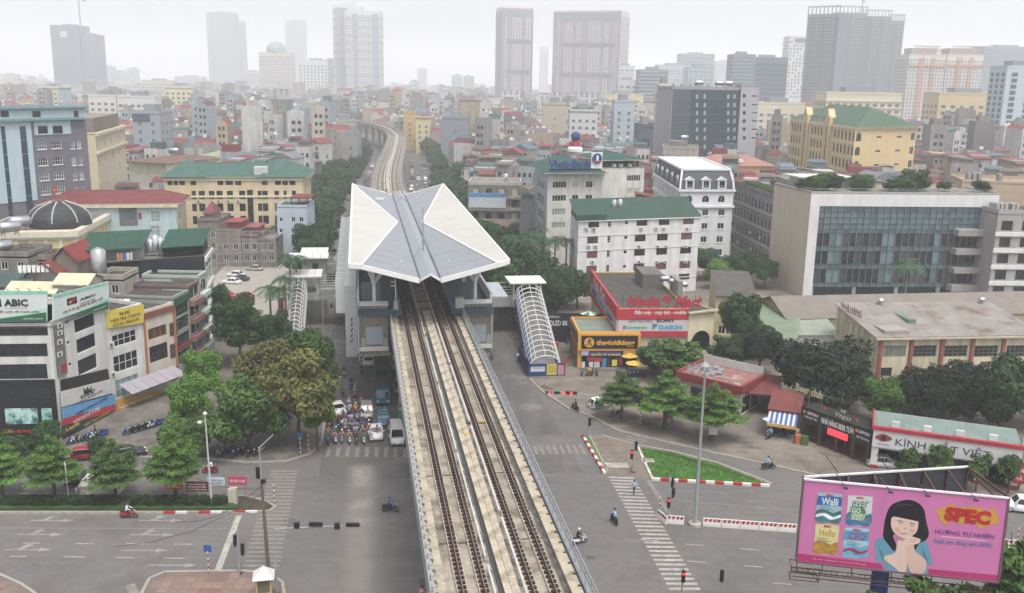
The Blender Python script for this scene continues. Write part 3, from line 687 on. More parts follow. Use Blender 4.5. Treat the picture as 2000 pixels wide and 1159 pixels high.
class Bld:
 def __init__(s, name, label, cat, pL, pR, H, D=12, pB=None, pBR=None, wall=None, world=False, loc=None, rz=0, W=None, group=None, Y=None, YR=None):
  if Y:
   A, B = PD(*pL, Y), PD(*pR, YR or Y); H = A.z; s.rz = math.atan2(B.y - A.y, B.x - A.x); s.W = (B - A).xy.length
  elif loc is None:
   A, B = P(*pL, H), P(*pR, H)
   s.rz = math.atan2(B.y - A.y, B.x - A.x); s.W = (B - A).xy.length
  else: A = Vector(loc); s.rz = rz; s.W = W; B = None
  s.H = H; s.loc = Vector((A.x, A.y, 0)); s.wm = wall or white_w
  s.root = thing(name, label, cat, s.loc, s.rz, group)
  inv = Matrix.Rotation(-s.rz, 2); Dv = Vector((0, D))
  if pB: Dv = inv @ (P(*pB, H) - A).xy
  if pBR: Dv = inv @ (P(*pBR, H) - B).xy
  if D and (pB or pBR): Dv = Dv.normalized() * (Dv.length if D == 12 else D)
  s.Dv = Dv; W = s.W; BLDS.append(s)
  s.c = [Vector((0, 0)), Vector((W, 0)), Vector((W, 0)) + Dv, Dv]
  s.front = Face(s, s.c[0], s.c[1]); s.right = Face(s, s.c[1], s.c[2]); s.left = Face(s, s.c[3], s.c[0]); s.back = Face(s, s.c[2], s.c[3])
 def walls(s, mat=None, side=None, z0=-.3, name='wall'):
  m = MB()
  for fi, f in enumerate((s.front, s.right, s.left, s.back)):
   us = sorted({0., f.L} | {h[0] for h in f.holes} | {h[1] for h in f.holes}); zs = sorted({z0, s.H} | {h[2] for h in f.holes} | {h[3] for h in f.holes})
   mi = 1 if (side is not None and fi > 0) else 0
   if not f.holes: us, zs = [0., f.L], [z0, s.H]
   for zi in range(len(zs) - 1):
    run = None
    for ui in range(len(us) - 1):
     cu, cz = (us[ui] + us[ui + 1]) / 2, (zs[zi] + zs[zi + 1]) / 2
     solid = not any(h[0] < cu < h[1] and h[2] < cz < h[3] for h in f.holes)
     if solid and run is None: run = us[ui]
     if run is not None and (not solid or ui == len(us) - 2):
      e = us[ui + 1] if solid else us[ui]
      m.add([f.wpt(run, zs[zi]), f.wpt(e, zs[zi]), f.wpt(e, zs[zi + 1]), f.wpt(run, zs[zi + 1])], [(0, 1, 2, 3)], mi); run = None
   for a, b, c, d in f.holes:
    o = [f.wpt(a, c), f.wpt(b, c), f.wpt(b, d), f.wpt(a, d)]; i = [f.wpt(a, c, -.22), f.wpt(b, c, -.22), f.wpt(b, d, -.22), f.wpt(a, d, -.22)]
    m.add(o + i, [(0, 4, 5, 1)[::-1], (1, 5, 6, 2)[::-1], (2, 6, 7, 3)[::-1], (3, 7, 4, 0)[::-1]], mi)
  return m.build(name, [mat or s.wm] + ([side] if side else []), s.root)
 def flat(s, mat, par=.9, th=.25, pmat=None, z=None):
  z = s.H if z is None else z
  MB().prism(s.c, z - .3, z - .06).build('roof', mat, s.root)
  if par:
   m = MB(); c = s.c; ce = sum(c, Vector((0, 0))) / 4
   inn = [p + (ce - p).normalized() * th * 1.5 for p in c]
   for i in range(4):
    j = (i + 1) % 4; m.add([(*c[i], z), (*c[j], z), (*inn[j], z), (*inn[i], z), (*c[i], z + par), (*c[j], z + par), (*inn[j], z + par), (*inn[i], z + par)], [(0, 1, 5, 4), (4, 5, 6, 7), (2, 3, 7, 6)])
   m.build('parapet', pmat or s.wm, s.root)
 def hip(s, mat, h, ov=.6, ridge=.35, z=None, wave='X', name='roof', fas=None, c=None):
  z = s.H if z is None else z; c = c or s.c; ce = sum(c, Vector((0, 0))) / 4
  o = [p + (p - ce).normalized() * ov * 1.3 for p in c]
  # ridge along the longer side
  if (c[1] - c[0]).length >= (c[3] - c[0]).length: a, b = (o[0] + o[3]) / 2, (o[1] + o[2]) / 2; fl = [(0, 1, 5, 4), (2, 3, 4, 5), (1, 2, 5), (3, 0, 4)]
  else: a, b = (o[0] + o[1]) / 2, (o[3] + o[2]) / 2; fl = [(1, 2, 5, 4), (3, 0, 4, 5), (0, 1, 4), (2, 3, 5)]
  r0, r1 = a.lerp(b, ridge), a.lerp(b, 1 - ridge)
  vs = [(*p, z + .12) for p in o] + [(*r0, z + h), (*r1, z + h)]
  m = MB().add(vs, fl); q = m.build(name, mat, s.root, fix=True)
  MB().prism(o, z - .02, z + .11).build('eaves', fas or s.wm, s.root)
  rm = M('#5f6a66', .6);
  MB().bar(vs[4], vs[5], .3, .12).build('ridge_cap', mat, s.root); return q
 def pitch(s, mat, h0, h1, ov=.5, z=None, name='roof'):
  """single slope from the front edge up to the back edge"""
  z = s.H if z is None else z; ce = sum(s.c, Vector((0, 0))) / 4; o = [p + (p - ce).normalized() * ov for p in s.c]
  t = [(*o[0], z + h0), (*o[1], z + h0), (*o[2], z + h1), (*o[3], z + h1)]; b = [(x, y, k - .12) for x, y, k in t]
  MB().add(t + b, [(0, 1, 2, 3), (7, 6, 5, 4), (0, 4, 5, 1), (1, 5, 6, 2), (2, 6, 7, 3), (3, 7, 4, 0)]).build(name, mat, s.root)
  c = [(*p, z - .05) for p in s.c]
  MB().add([(*s.c[0], z - .02), (*s.c[3], z - .02), (*s.c[3], z + h1 - .15), (*s.c[0], z + max(h0 - .15, .0))], [(0, 3, 2, 1)]).add([(*s.c[1], z - .02), (*s.c[2], z - .02), (*s.c[2], z + h1 - .15), (*s.c[1], z + max(h0 - .15, 0))], [(0, 1, 2, 3)]).add([(*s.c[2], z - .02), (*s.c[3], z - .02), (*s.c[3], z + h1 - .15), (*s.c[2], z + h1 - .15)], [(0, 1, 2, 3)]).build('gable', s.wm, s.root)
 def gable(s, mat, h, ov=.5, z=None, along='x', name='roof'):
  z = s.H if z is None else z; ce = sum(s.c, Vector((0, 0))) / 4; o = [p + (p - ce).normalized() * ov for p in s.c]
  if along == 'x': a, b = (o[0] + o[3]) / 2, (o[1] + o[2]) / 2; fl = [(0, 1, 5, 4), (2, 3, 4, 5)]; g = ((0, 3), (1, 2))
  else: a, b = (o[0] + o[1]) / 2, (o[3] + o[2]) / 2; fl = [(1, 2, 5, 4), (3, 0, 4, 5)]; g = ((0, 1), (3, 2))
  vs = [(*p, z + .02) for p in o] + [(*a, z + h), (*b, z + h)]; lo = [(x, y, k - .14) for x, y, k in vs]
  q = MB().add(vs, fl).add(lo, [tuple(reversed(f)) for f in fl]).build(name, mat, s.root)
  m = MB()
  for i, j in g:
   mid = (s.c[i] + s.c[j]) / 2; m.add([(*s.c[i], z - .02), (*s.c[j], z - .02), (*mid, z + h - .12)], [(0, 1, 2)])
  m.build('gable', s.wm, s.root); return q
 def block(s, name, u0, u1, v0, v1, z0, z1, mat):
  """box on the roof in fractions of the plan"""
  q = [s.c[0].lerp(s.c[1], u).lerp(s.c[3].lerp(s.c[2], u), v) for u, v in ((u0, v0), (u1, v0), (u1, v1), (u0, v1))]
  return MB().prism(q, z0, z1).build(name, mat, s.root)
 def at(s, u, v, z):
  p = s.c[0].lerp(s.c[1], u).lerp(s.c[3].lerp(s.c[2], u), v); p = Matrix.Rotation(s.rz, 2) @ p + s.loc.xy; return Vector((p.x, p.y, z))
# water tanks on roofs
_tk = MB(); _n = 12
_tk.loft([[(x, r * math.cos(2 * math.pi * i / _n), .85 + r * math.sin(2 * math.pi * i / _n)) for i in range(_n)] for x, r in ((-.95, .12), (-.9, .38), (-.75, .5), (.75, .5), (.9, .38), (.95, .12))])
tank_h = _tk.mesh('tank', steel, True)
tank_f = MB().bar((-.6, -.4, 0), (-.6, -.3, .5), .06).bar((-.6, .4, 0), (-.6, .3, .5), .06).bar((.6, -.4, 0), (.6, -.3, .5), .06).bar((.6, .4, 0), (.6, .3, .5), .06).bar((-.6, -.4, .3), (-.6, .4, .3), .05).bar((.6, -.4, .3), (.6, .4, .3), .05).mesh('stand', grey_m)
tank_v = MB().lathe([(.1, 1.95), (.3, 1.85), (.55, 1.65), (.55, .15), (.5, 0)][::-1], (0, 0, .3), 14).mesh('tank', steel, True)
tank_vf = MB().box(-.45, .45, -.45, .45, 0, .3).mesh('stand', grey_m)
def tank(p, label, vert=False, rz=0, sc=1.0):
 t = thing('water_tank', label, 'water tank', p, rz, 'rooftop water tanks'); t.scale = (sc,) * 3
 link('tank', tank_v if vert else tank_h, t); link('stand', tank_vf if vert else tank_f, t); return t
# roof sheet materials
def sheetm(col, ax='X', pitch=.8, var=.18): return M(col, .75, var, .4, wave=(ax, pitch), spec=.12, fine=.06)
r_green = sheetm('#38564a'); r_red = sheetm('#7f4342'); r_brown = sheetm('#8d7a6a'); r_grey = sheetm('#8b9298'); r_teal = sheetm('#345950'); r_lgreen = sheetm('#8f9d80'); r_cream = sheetm('#cfcba8'); tile_red = sheetm('#804641', 'X', .5)
tar = M('#55504b', .95, .3, .4, fine=.15, blot=('#3c3835', .3, .5, .7)); cream = M('#ddd0ae', .9, .1, .35, streak=.2); yellow_w = M('#e2cf98', .9, .08, .35, streak=.12)
blue_w = M('#b9d6d8', .85, .07, .4, streak=.12); grey_w = M('#9b9691', .9, .14, .5, streak=.3); raw_w = M('#94897d', .95, .2, .6, streak=.35, fine=.08); grey_b = M('#706d70', .85, .08, .5, streak=.1)
# ---------------------------------------------------------------- buildings right of the railway
# white hotel with a green sheet roof
b = Bld('hotel', 'white five-storey hotel with green sheet roof and maroon curtains behind the electronics store', 'building', (1130, 432), (1367, 424), 17, pB=(1115, 411), wall=M('#e0dedd', .85, .07, .4, streak=.2))
fr = b.front; cur = [glass_dark, glass_dark, curtain_red, curtain_red, M('#4a3238', .5, .2, 2)]
rows = [(459, 472), (487, 500), (515, 529), (540, 552)]
fr.gridpx([(1147, 1168), (1240, 1261), (1283, 1304), (1330, 1351)], rows, 1250, 466, nx=3, glass=cur, frm=M('#55484a', .6))
fr.gridpx([(1148, 1169), (1242, 1263), (1285, 1306), (1332, 1353)], [(430, 441.5)], 1250, 466, nx=3, glass=cur, frm=dark_fr)
fr.gridpx([(1186, 1193)], rows + [(431, 442)], 1250, 466, nx=1, nz=3); fr.gridpx([(1219, 1226)], [(460, 467), (488, 495), (516, 523), (431, 438)], 1250, 466, nx=1)
for y, xs in ((447, (1145, 1160, 1252, 1281, 1296, 1342)), (481.5, (1150, 1163, 1248, 1284, 1301, 1338)), (511.5, (1157, 1248, 1283, 1299, 1338))):
 for x in xs: fr.ac(x, y)
for z in (13.6, 10.4, 3.4): fr.box('string_course', 0, fr.L, z, z + .18, .1, b.wm)
b.left.grid(3, 1.6, (14.3, 11, 7.8, 4.6), 1.5, nx=2); b.walls(); b.flat(tar, 0)
b.pitch(r_green, .15, 2.6, .5); b.block('side_roof', -.02, .22, -.03, .6, 17.15, 18.3, r_green); fr.box('gutter', -.3, fr.L + .3, 16.85, 17.05, .4, white_fr)
tank(b.at(.33, .55, 18.0), 'steel tank standing left of its twin on the hotel green roof', True); tank(b.at(.38, .55, 18.1), 'steel tank standing right of its twin on the hotel green roof', True)
# bank office
b = Bld('bank_office', 'dirty white bank office with green hipped roof and blue rooftop letters', 'building', (1070, 338), (1172, 337), 24, pB=(1045, 322), wall=M('#dedad0', .88, .08, .4, streak=.25, blot=('#7d7a72', .35, .62, .74)))
g4 = [glass_dark, glass_dark, glass_blue, curtain_pale, M('#8a9a98', .4)]
for r in ((354, 367), (381, 393), (407, 420), (434, 445), (460, 471)):
 b.front.gridpx([(1079, 1107)], [r], 1120, 360, nx=5, glass=g4)
 if r[0] < 400: b.front.gridpx([(1118, 1131), (1144, 1158)], [r], 1120, 360, nx=2, glass=g4)
b.left.grid(1, b.left.L * .5, (3, 7, 11, 15, 19), 2.6, nx=4, glass=glass_teal); b.walls(side=M('#a5aeb2', .6, .1)); b.flat(tar, 0)
b.hip(r_teal, 3.4, 2.2, .3, fas=M('#b9bdb8', .7)); bank = b
sb = thing('bank_sign', 'dark blue rooftop letters with round logo disc on the bank roof', 'sign', b.loc, b.rz)
navy = M('#24407f', .5, .05); f = b.front
def roof_text(face, par, body, x0, y0, x1, y1, out, mat, **k):
 o = face.text(body, x0, y0, x1, y1, out, mat, parent=par, **k); return o
MB().box(0, f.L * .98, -.1, 0, 24.2, 25.1).build('backing_frame', M('#2c3036', .7), sb).location = (0, -1.3, 0)
roof_text(f, sb, 'VietinBank', 1067, 312, 1151, 329, 1.5, navy, bold=.05)
u, z = f.uv(1162, 309); m = MB(); m.lathe([(1.25, 0), (1.25, .3)], (0, 0, 0), 28, 0); m.v = [(x, -zz, y) for x, y, zz in m.v]; o = m.build('logo_disc', navy, sb, fix=True); o.location = (u, -1.4, z)
MB().box(-.28, .28, -.06, 0, -.55, .75).build('logo_figure', white_fr, sb).location = (u, -1.72, z); MB().box(-.9, .9, -.06, 0, -.9, -.5).build('logo_bar', M('#c0272d', .6), sb).location = (u, -1.72, z)
MB().box(-1.4, 1.5, 0, .3, -2.6, 1.5).build('logo_board', white_fr, sb).location = (u, -1.25, z)
b2 = Bld('bank_annex', 'dirty white annex with green canopy roof beside the bank letters', 'building', (1172.5, 327), (1259, 326), 25.2, 14, wall=bank.wm)
for r in ((342, 354), (368, 379), (392, 403), (416, 427), (440, 451)): b2.front.gridpx([(1224, 1251)], [r], 1237, 350, nx=6, glass=g4)
b2.walls(); b2.flat(tar, 0)
for u in (.1, .35, .6, .85): b2.block('roof_post', u, u + .02, .03, .06, 25.2, 27, dark_fr)
b2.hip(r_teal, 1.6, .8, .2, z=26.9); b2.block('plant_room', .3, .9, .3, .9, 25.2, 26.7, M('#777a7c'))
for u in (.3, .45, .65): b2.front.acu(b2.W * u, 25.3)
# red and white globe on the bank roof
gl = thing('roof_globe', 'blue globe emblem on a red and white stand on the bank roof', 'emblem', P(1123, 296, 26.5)); m = MB().lathe([(.1, -1.4), (.9, -1.1), (1.3, -.4), (1.3, .4), (.9, 1.1), (.1, 1.4)], (0, 0, 4.2), 16); m.build('globe', navy, gl, True)
MB().lathe([(2.2, 0), (2.2, .8), (1.6, 1.4)], (0, 0, 0), 16).build('stand', white_fr, gl); MB().lathe([(1.6, 1.4), (1.5, 2.8)], (0, 0, 0), 16).build('drum', M('#b23339', .6), gl)
# white classical block with mansard roof
wt = M('#e3e3e4', .8, .05, .4, streak=.12); slate = M('#4b4f58', .7, .15, .8, fine=.12)
b = Bld('mansard_building', 'white classical office block with dark mansard roof and pedimented dormers', 'building', (1328, 372), (1433, 372), 20.4, pB=(1278, 340), wall=wt)
f = b.front
f.gridpx([(1339, 1352), (1371, 1385), (1402, 1416)], [(382, 396)], 1380, 390, kind='arch', nx=2)
for c_ in ((1340, 1352), (1370, 1382), (1401, 1414)): f.gridpx([c_], [(409, 422), (436, 448), (462, 474), (487, 500)], 1390, 440, nx=2, kind='sill', glass=[glass_dark, glass_blue])
for z in (20.1, 16.1): f.box('cornice', -.5, f.L + .4, z, z + .5, .5, wt); b.left.box('cornice', 0, b.left.L, z, z + .5, .5, wt)
b.left.grid(6, 1.1, (2.2, 5.6, 9.2, 12.6), 1.8, 2, 2, nx=2, frm=wt); b.left.grid(6, 1.1, (17,), 2.2, 2, 2, kind='arch', nx=2)
b.walls(); b.flat(tar, 0)
ce = sum(b.c, Vector((0, 0))) / 4; lo = b.c; inn = [p + (ce - p).normalized() * 2.2 for p in b.c]; hi = [p + (ce - p).normalized() * 3.4 for p in b.c]
m = MB(); m.loft([[(*p, 20.6) for p in lo], [(*p.lerp(q, .25), 22.6) for p, q in zip(lo, inn)], [(*p.lerp(q, .75), 24.2) for p, q in zip(lo, inn)], [(*q, 25) for q in inn]]); m.build('mansard_roof', slate, b.root, fix=True)
m = MB().prism(inn, 25.01, 25.2); m.build('roof_deck', M('#d9d9d6', .8, .1), b.root)
for i in range(4): MB().bar((*inn[i], 25.3), (*inn[(i + 1) % 4], 25.3), .5, .5).build('roof_coping', wt, b.root)
for i in range(4): MB().path([(*lo[i], 20.7), (*lo[i].lerp(inn[i], .25), 22.6), (*lo[i].lerp(inn[i], .75), 24.2), (*inn[i], 25.1)], .28, 6).build('hip_rib', wt, b.root)
def dormer(face, u, par):
 d = thing_c('dormer', par); d.location = face.wpt(u, 20.7); d.rotation_euler = (0, 0, face.rz)
 MB().box(-1.1, -.75, .05, 1.6, 0, 2.2).box(.75, 1.1, .05, 1.6, 0, 2.2).box(-.75, .75, .05, 1.6, 0, .25).box(-.75, .75, .05, 1.6, 1.95, 2.2).build('surround', wt, d)
 MB().box(-.75, .75, .3, .36, .25, 1.95).build('pane', glass_dark, d)
 MB().add([(-1.35, -.1, 2.2), (1.35, -.1, 2.2), (0, -.1, 3.0), (-1.35, 1.9, 2.2), (1.35, 1.9, 2.2), (0, 1.9, 3.0)], [(0, 1, 2), (0, 2, 5, 3), (1, 4, 5, 2), (0, 3, 4, 1), (3, 5, 4)]).build('pediment', wt, d)
def thing_c(name, par):
 o = bpy.data.objects.new(name, None); C.objects.link(o); o.parent = par; return o
for x in (1348, 1380, 1411): dormer(f, f.uv(x, 360)[0], b.root)
for k in range(5): dormer(b.left, b.left.L * (.12 + .19 * k), b.root)
# orange-roofed yellow house behind it
b = Bld('yellow_villa', 'ochre villa with salmon hipped roof behind the mansard block', 'building', (1378, 325), (1512, 325), 17, 18, wall=M('#d2a35e', .9, .12, .4, streak=.15)); b.front.grid(5, 1.4, (12.5,), 1.8, nx=2); b.walls(); b.hip(sheetm('#a87a6c'), 3.6, .8, .28); b.block('roof_vent', .42, .56, .05, .2, 18.2, 19.2, white_w)
b = Bld('grey_roof_house', 'grey concrete house with railed roof beside the salmon-roofed villa', 'building', (1295, 290), (1365, 292), 22, 14, wall=conc); b.front.grid(3, 1.3, (17, 13), 1.5, nx=2); b.walls(); b.flat(tar, .9); b.block('stair_head', .2, .7, .3, .8, 22, 24.6, conc_d); tank(b.at(.6, .5, 24.6), 'steel tank on the grey house with a railed roof', False, .3, 1.6)
# long grey wing with ribbon windows
b = Bld('office_wing', 'grey office wing with four rows of small windows and planted roof', 'building', (1512, 386), (1562, 388), 20, pB=(1436, 359), wall=M('#8f8d8c', .85, .12, .4, streak=.25))
nb = 11
for z in (3.2, 7.2, 11.2, 15.2): b.left.grid(nb, 1.5, (z + .9,), 1.9, .8, .8, nx=2, frm=dark_fr)
for z in (2.8, 6.8, 10.8, 14.8): b.left.box('sill_band', 0, b.left.L, z + .5, z + .9, .25, M('#a9a6a3', .85, .1))
for z, us in ((5.6, (.2, .55)), (9.6, (.5, .75)), (1.6, (.35, .7))):
 for u in us: b.left.acu(b.left.L * u, z - .8)
b.walls(); b.flat(tar, .8); wing = b
# glass-fronted office
wf = M('#e0dedb', .8, .05, .4, streak=.1); beige = M('#cdbda6', .85, .07, .4, streak=.12)
b = Bld('glass_office', 'modern office with white frame around a teal curtain wall and beige end wall', 'building', (1585, 376), (1953, 379), 23.5, pB=(1513, 359), wall=wf)
f = b.front; u0, zt = f.uv(1601, 403); u1 = f.uv(1936, 403)[0]
zrow = [f.uv(1720, y)[1] for y in (403, 414.5, 426, 438, 449, 456, 482, 491, 517, 526, 553, 561)]
f.hole(u0, u1, .05, zt); b.walls(side=beige)
teal = M('#6f8a90', .15, .1, .3, spec=.6); teal2 = M('#5d777e', .15, .12, .3, spec=.6); dk = M('#262a32', .08, .2, .4, spec=.6); dk2 = M('#4a4c55', .12, .2, .4, spec=.6)
cw = thing_c('curtain_wall', b.root); cw.location = f.wpt(u0, 0); NC = 26; pw = (u1 - u0) / NC
for j in range(11):
 z1_, z0_ = zrow[j], zrow[j + 1]
 for i in range(NC):
  dark = j in (5, 7, 9) and i not in (2, 3, 10, 11, 18) if j > 4 else False
  g = (rnd.choice([dk, dk, dk2]) if dark else rnd.choice([teal, teal, teal2]))
  me = pane_mesh(pw, z1_ - z0_, g); link('pane', me, cw, (i * pw, .35, z0_))
m = MB()
for i in range(NC + 1): MB().box(i * pw - .05, i * pw + .05, .18, .5, zrow[-1], zrow[0]).build('mullion', M('#8d9a9d', .4, .05, metal=.4), cw)
for j in range(12): MB().box(0, u1 - u0, .24, .5, zrow[j] - .06, zrow[j] + .06).build('transom', M('#3d4a50', .5), cw)
MB().box(0, u1 - u0, .9, 1.1, 0, zrow[-1]).build('ground_floor_glass', glass_dark, cw)
for i in range(5): MB().box((u1 - u0) * i / 4 - .4, (u1 - u0) * i / 4 + .4, .3, 1.0, -.2, zrow[-1]).build('column', M('#8fa3a6', .6), cw)
for xa, xb, ya, yb in ((1862, 1962, 447, 459), (1857, 1958, 484, 495), (1853, 1954, 521, 531), (1848, 1949, 554, 566)):
 o = f.boxpx('balcony', xa, ya, xb, yb, 2.2, M('#a7a29e', .85, .1, streak=.2), .2)
f.box('balcony_pier', u1 - .02, u1 + 1.5, 0, zt - 2.5, .12, wf)
b.flat(M('#8b8474', .95, .3, .5), .25, .3, M('#a9a8a4'))
glass_b = b
MB().bar((0, 0, 24.4), (b.W, 0, 24.4), .06).bar((0, 0, 24.1), (b.W, 0, 24.1), .05).bar((*b.c[3], 24.4), (0, 0, 24.4), .06).build('roof_rail', galv, b.root)
b.block('roof_pavilion', .06, .3, .55, .9, 23.5, 25.6, M('#b9b5ae', .9)); b.block('pavilion_roof', .03, .34, .5, .95, 25.7, 26.0, M('#d2cec6', .8, .1))
b.block('roof_hut', .3, .5, .7, .98, 23.5, 25.4, M('#777a7d', .9))
# banded office beyond, at the right edge of the picture
b = Bld('banded_office', 'office with white floor bands and dark windows beside the glass-fronted block', 'building', (1950, 418), (2090, 420), 20, 16, wall=M('#a9a5a3', .85, .08, .4, streak=.15))
for i, z in enumerate((1, 4.6, 8.2, 11.8, 15.4)):
 b.front.grid(6, 2.5, (z + 1.0,), 2.1, 1.0, .8, nx=3, nz=2, frm=dark_fr)
 b.front.box('floor_band', -.2, b.W, z - .2, z + .7, .35, wf)
b.walls(); b.flat(tar, .9)
for u in (.08, .14, .2, .3, .36): b.block('cooling_unit', u, u + .04, .2, .4, 20.9 - .9, 21.8, M('#b5b2ac', .7))
b = Bld('tan_annex', 'tan rooftop annex with cooling units behind the planted roof', 'building', (1880, 355), (2060, 362), 25, 14, wall=M('#c2ab90', .9, .1)); b.walls(); b.flat(M('#a8937c', .95, .2), .5)
for u in (.1, .16, .22, .45): b.block('cooling_unit', u, u + .04, .3, .5, 25, 26.6, M('#9b9a95', .7))
# electronics store with wrap-around red and white sign
b = Bld('electronics_store', 'electronics store with dark tarred roof and wrap-around red white sign', 'store', (1209, 606), (1345, 606), 9.8, pB=(1157, 533), wall=cream)
f = b.front; red = M('#c1283a', .6, .06); offw = M('#c6c6c4', .7, .06)
f.box('sign_band', -.4, f.L, f.uv(1270, 624)[1], 10.05, .42, red); f.box('sign_panel', -.4, f.L, f.uv(1270, 646)[1], f.uv(1270, 624)[1] - .02, .38, offw); f.box('sign_band', -.4, f.L, f.uv(1270, 657)[1], f.uv(1270, 646)[1] - .02, .42, red)
l = b.left
zq = [f.uv(1270, y)[1] for y in (604, 624, 646, 657)]
l.box('sign_band', 0, l.L + .4, zq[1], 10.4, .42, red); l.box('sign_panel', 0, l.L + .4, zq[2], zq[1] - .02, .38, M('#a9a3a8', .7, .08)); l.box('sign_band', 0, l.L + .4, zq[3], zq[2] - .02, .42, red)
wl = M('#ece8e6', .6, .03)
f.text('điện máy - máy tính - mobile', 1238, 605, 1339, 615, .45, wl, bold=.012); sam = M('#263468', .6, .03)
f.text('SAMSUNG', 1227, 621, 1273, 629, .41, sam, bold=.05); f.text('SONY', 1281, 622, 1317, 629, .41, M('#23242a', .6), bold=.04)
f.text('Kangaroo', 1219, 635, 1263, 644, .41, M('#4fae95', .6), bold=.03); f.text('1', 1216, 635, 1219, 643, .41, M('#c8383e', .6), bold=.03); f.text('DAIKIN', 1286, 634, 1331, 643, .41, M('#6ba3d0', .6), bold=.06)
f.quadpx('logo_wedge', [(1273, 632), (1285, 632), (1274, 643)], .4, M('#3f7fb0', .6))
m1 = text(b.root, 'Media Mart', l.L * .15, l.L * .62, 8.3, 10.2, -.45, wl, .02, .2); m1.location = l.wpt(0, 0); m1.rotation_euler = (0, 0, l.rz)
for i, (tx, c_) in enumerate((('SAMSUNG', '#2a3a78'), ('DAIKIN', '#4a80b8'), ('SONY', '#222228'))):
 o = text(b.root, tx, l.L * (.08 + .3 * i), l.L * (.3 + .3 * i), 6.6, 7.6, -.41, M(c_, .6), .03); o.location = l.wpt(0, 0); o.rotation_euler = (0, 0, l.rz)
b.walls(); b.flat(tar, .25, .3, M('#cdb25a', .9, .2)); store = b
rs = thing('store_sign', 'large red slanted letters standing along the electronics store roof', 'sign', b.loc, b.rz)
rl = M('#b3273c', .5, .05)
o = f.text('Media', 1222, 579, 1290, 599, .1, rl, bold=.05, shear=.35, parent=rs); o2 = f.text('Mart', 1316, 578, 1372, 601, .1, rl, bold=.05, shear=.35, parent=rs)
u, z = f.uv(1301, 585); m = MB().lathe([(.65, 0), (.65, .25)], (0, 0, 0), 20); m.v = [(x, -zz, y) for x, y, zz in m.v]; o = m.build('dot', rl, rs, fix=True); o.location = (u, -.1, z + .1)
for k in range(9): MB().bar((.6 + k * 1.5, .1, 9.9), (.6 + k * 1.5, .1, 12.4), .06).build('support', rust, rs)
b.block('stair_head', .62, .95, .55, .8, 9.7, 12.3, M('#6f6a63', .95, .2)); b.block('chimney', 1.02, 1.1, .3, .5, 6, 12.6, M('#8d8980', .95))
tank(b.at(.95, .5, 11.0), 'white tank furthest back on the electronics store roof'); tank(b.at(1.03, .42, 11.1), 'white tank in the middle of the electronics store roof row'); tank(b.at(1.11, .33, 11.1), 'white tank nearest the chimney on the electronics store roof')
a = Bld('arched_wing', 'cream wing with a broad arched opening beside the electronics store', 'building', (1346, 613), (1396, 607), 9.3, 16, wall=M('#ddd0a8', .9, .08, .4, streak=.15))
a.front.win(.7, a.W - .5, 2.6, 6.2, kind='arch', nx=1, glass=M('#15161a', .4), frm=a.wm); a.front.box('canopy', -.3, a.W + .4, 9.3, 9.6, .6, M('#b9ad8c', .9)); a.walls(); a.flat(tar, .2)
b = Bld('rear_block', 'soot-stained block with broken sheet roof behind the electronics store sign', 'building', (1398, 578), (1478, 582), 9.0, 18, wall=M('#cfc08e', .92, .15, .4, streak=.3)); b.front.grid(4, 1.3, (5.5, 2), 1.6, nx=2); b.front.acu(3, 4.2); b.walls(); b.pitch(M('#5d5853', .95, .3, .5), .1, 1.2)
b = Bld('green_shed', 'low shed with pale green sheet roof left of the weathered warehouse', 'shed', (1478, 652), (1556, 668), 5, pB=(1490, 607), wall=M('#b1b1ab', .9)); b.walls(); b.pitch(sheetm('#7f8f74'), .1, 1.6)
for k in range(3): b.front.acu(1 + 1.3 * k, 2.6)
# phone shop
b = Bld('phone_shop', 'single-storey phone shop with black and yellow fascia and round yellow logo', 'shop', (1130, 652), (1250, 652), 6, pB=(1115, 622), wall=M('#d8a12c', .7, .08))
f = b.front; yel = M('#e0a024', .55, .05); blk = M('#1d1b1c', .5, .05)
f.box('fascia', -.1, f.L + .1, f.uv(1190, 684)[1], 6.1, .35, yel); f.boxpx('fascia_panel', 1135, 655, 1245, 680, .42, blk)
u, z = f.uv(1150, 668); m = MB().lathe([(.82, 0), (.82, .08)], (0, 0, 0), 24); m.v = [(x, -zz, y) for x, y, zz in m.v]; o = m.build('logo_disc', M('#e8a92a', .5), b.root, fix=True); o.location = f.wpt(u, z, .42)
rn = MB();
for p, q in (((0, .45), (0, .05)), ((0, .3), (.4, .45)), ((0, .3), (-.35, .1)), ((0, .05), (.35, -.2)), ((.35, -.2), (.3, -.5)), ((0, .05), (-.25, -.3)), ((-.25, -.3), (-.55, -.3))): rn.bar((p[0], -.06, p[1]), (q[0], -.06, q[1]), .14, .05)
rn.lathe([(.12, -.03), (.12, .03)], (0, 0, 0), 8); rn.v[-16:] = [(x + .05, -.06 - zz, y + .6) for x, y, zz in rn.v[-16:]]; o = rn.build('logo_figure', blk, b.root); o.location = f.wpt(u, z, .5)
f.text('thegioididong', 1164, 663, 1239, 676, .44, yel, bold=.04, shear=.15); f.text('.com', 1222, 674, 1236, 677, .44, yel)
f.win(.6, f.L * .97, .1, f.uv(1190, 686)[1], nx=8, nz=1, glass=glass_dark, frm=M('#8d6a2a', .6))
def poster(par, face, x0, y0, x1, y1, col, out=.12, name='poster'): return face.boxpx(name, x0, y0, x1, y1, out, M(col, .6, .08, 1.5))
poster(b, f, 1150, 686, 1214, 694, '#4a3a8a', .3, 'banner'); poster(b, f, 1135, 685, 1149, 694, '#b9a9c8', .3, 'banner'); f.text('GIÁ SỐC TỪ 16.990.000', 1153, 688, 1211, 694, .34, M('#dfe24a', .6), bold=.03)
poster(b, f, 1217, 685, 1246, 698, '#d99a28', .3, 'banner'); f.text('BÁN', 1220, 689, 1236, 696, .34, blk, bold=.05)
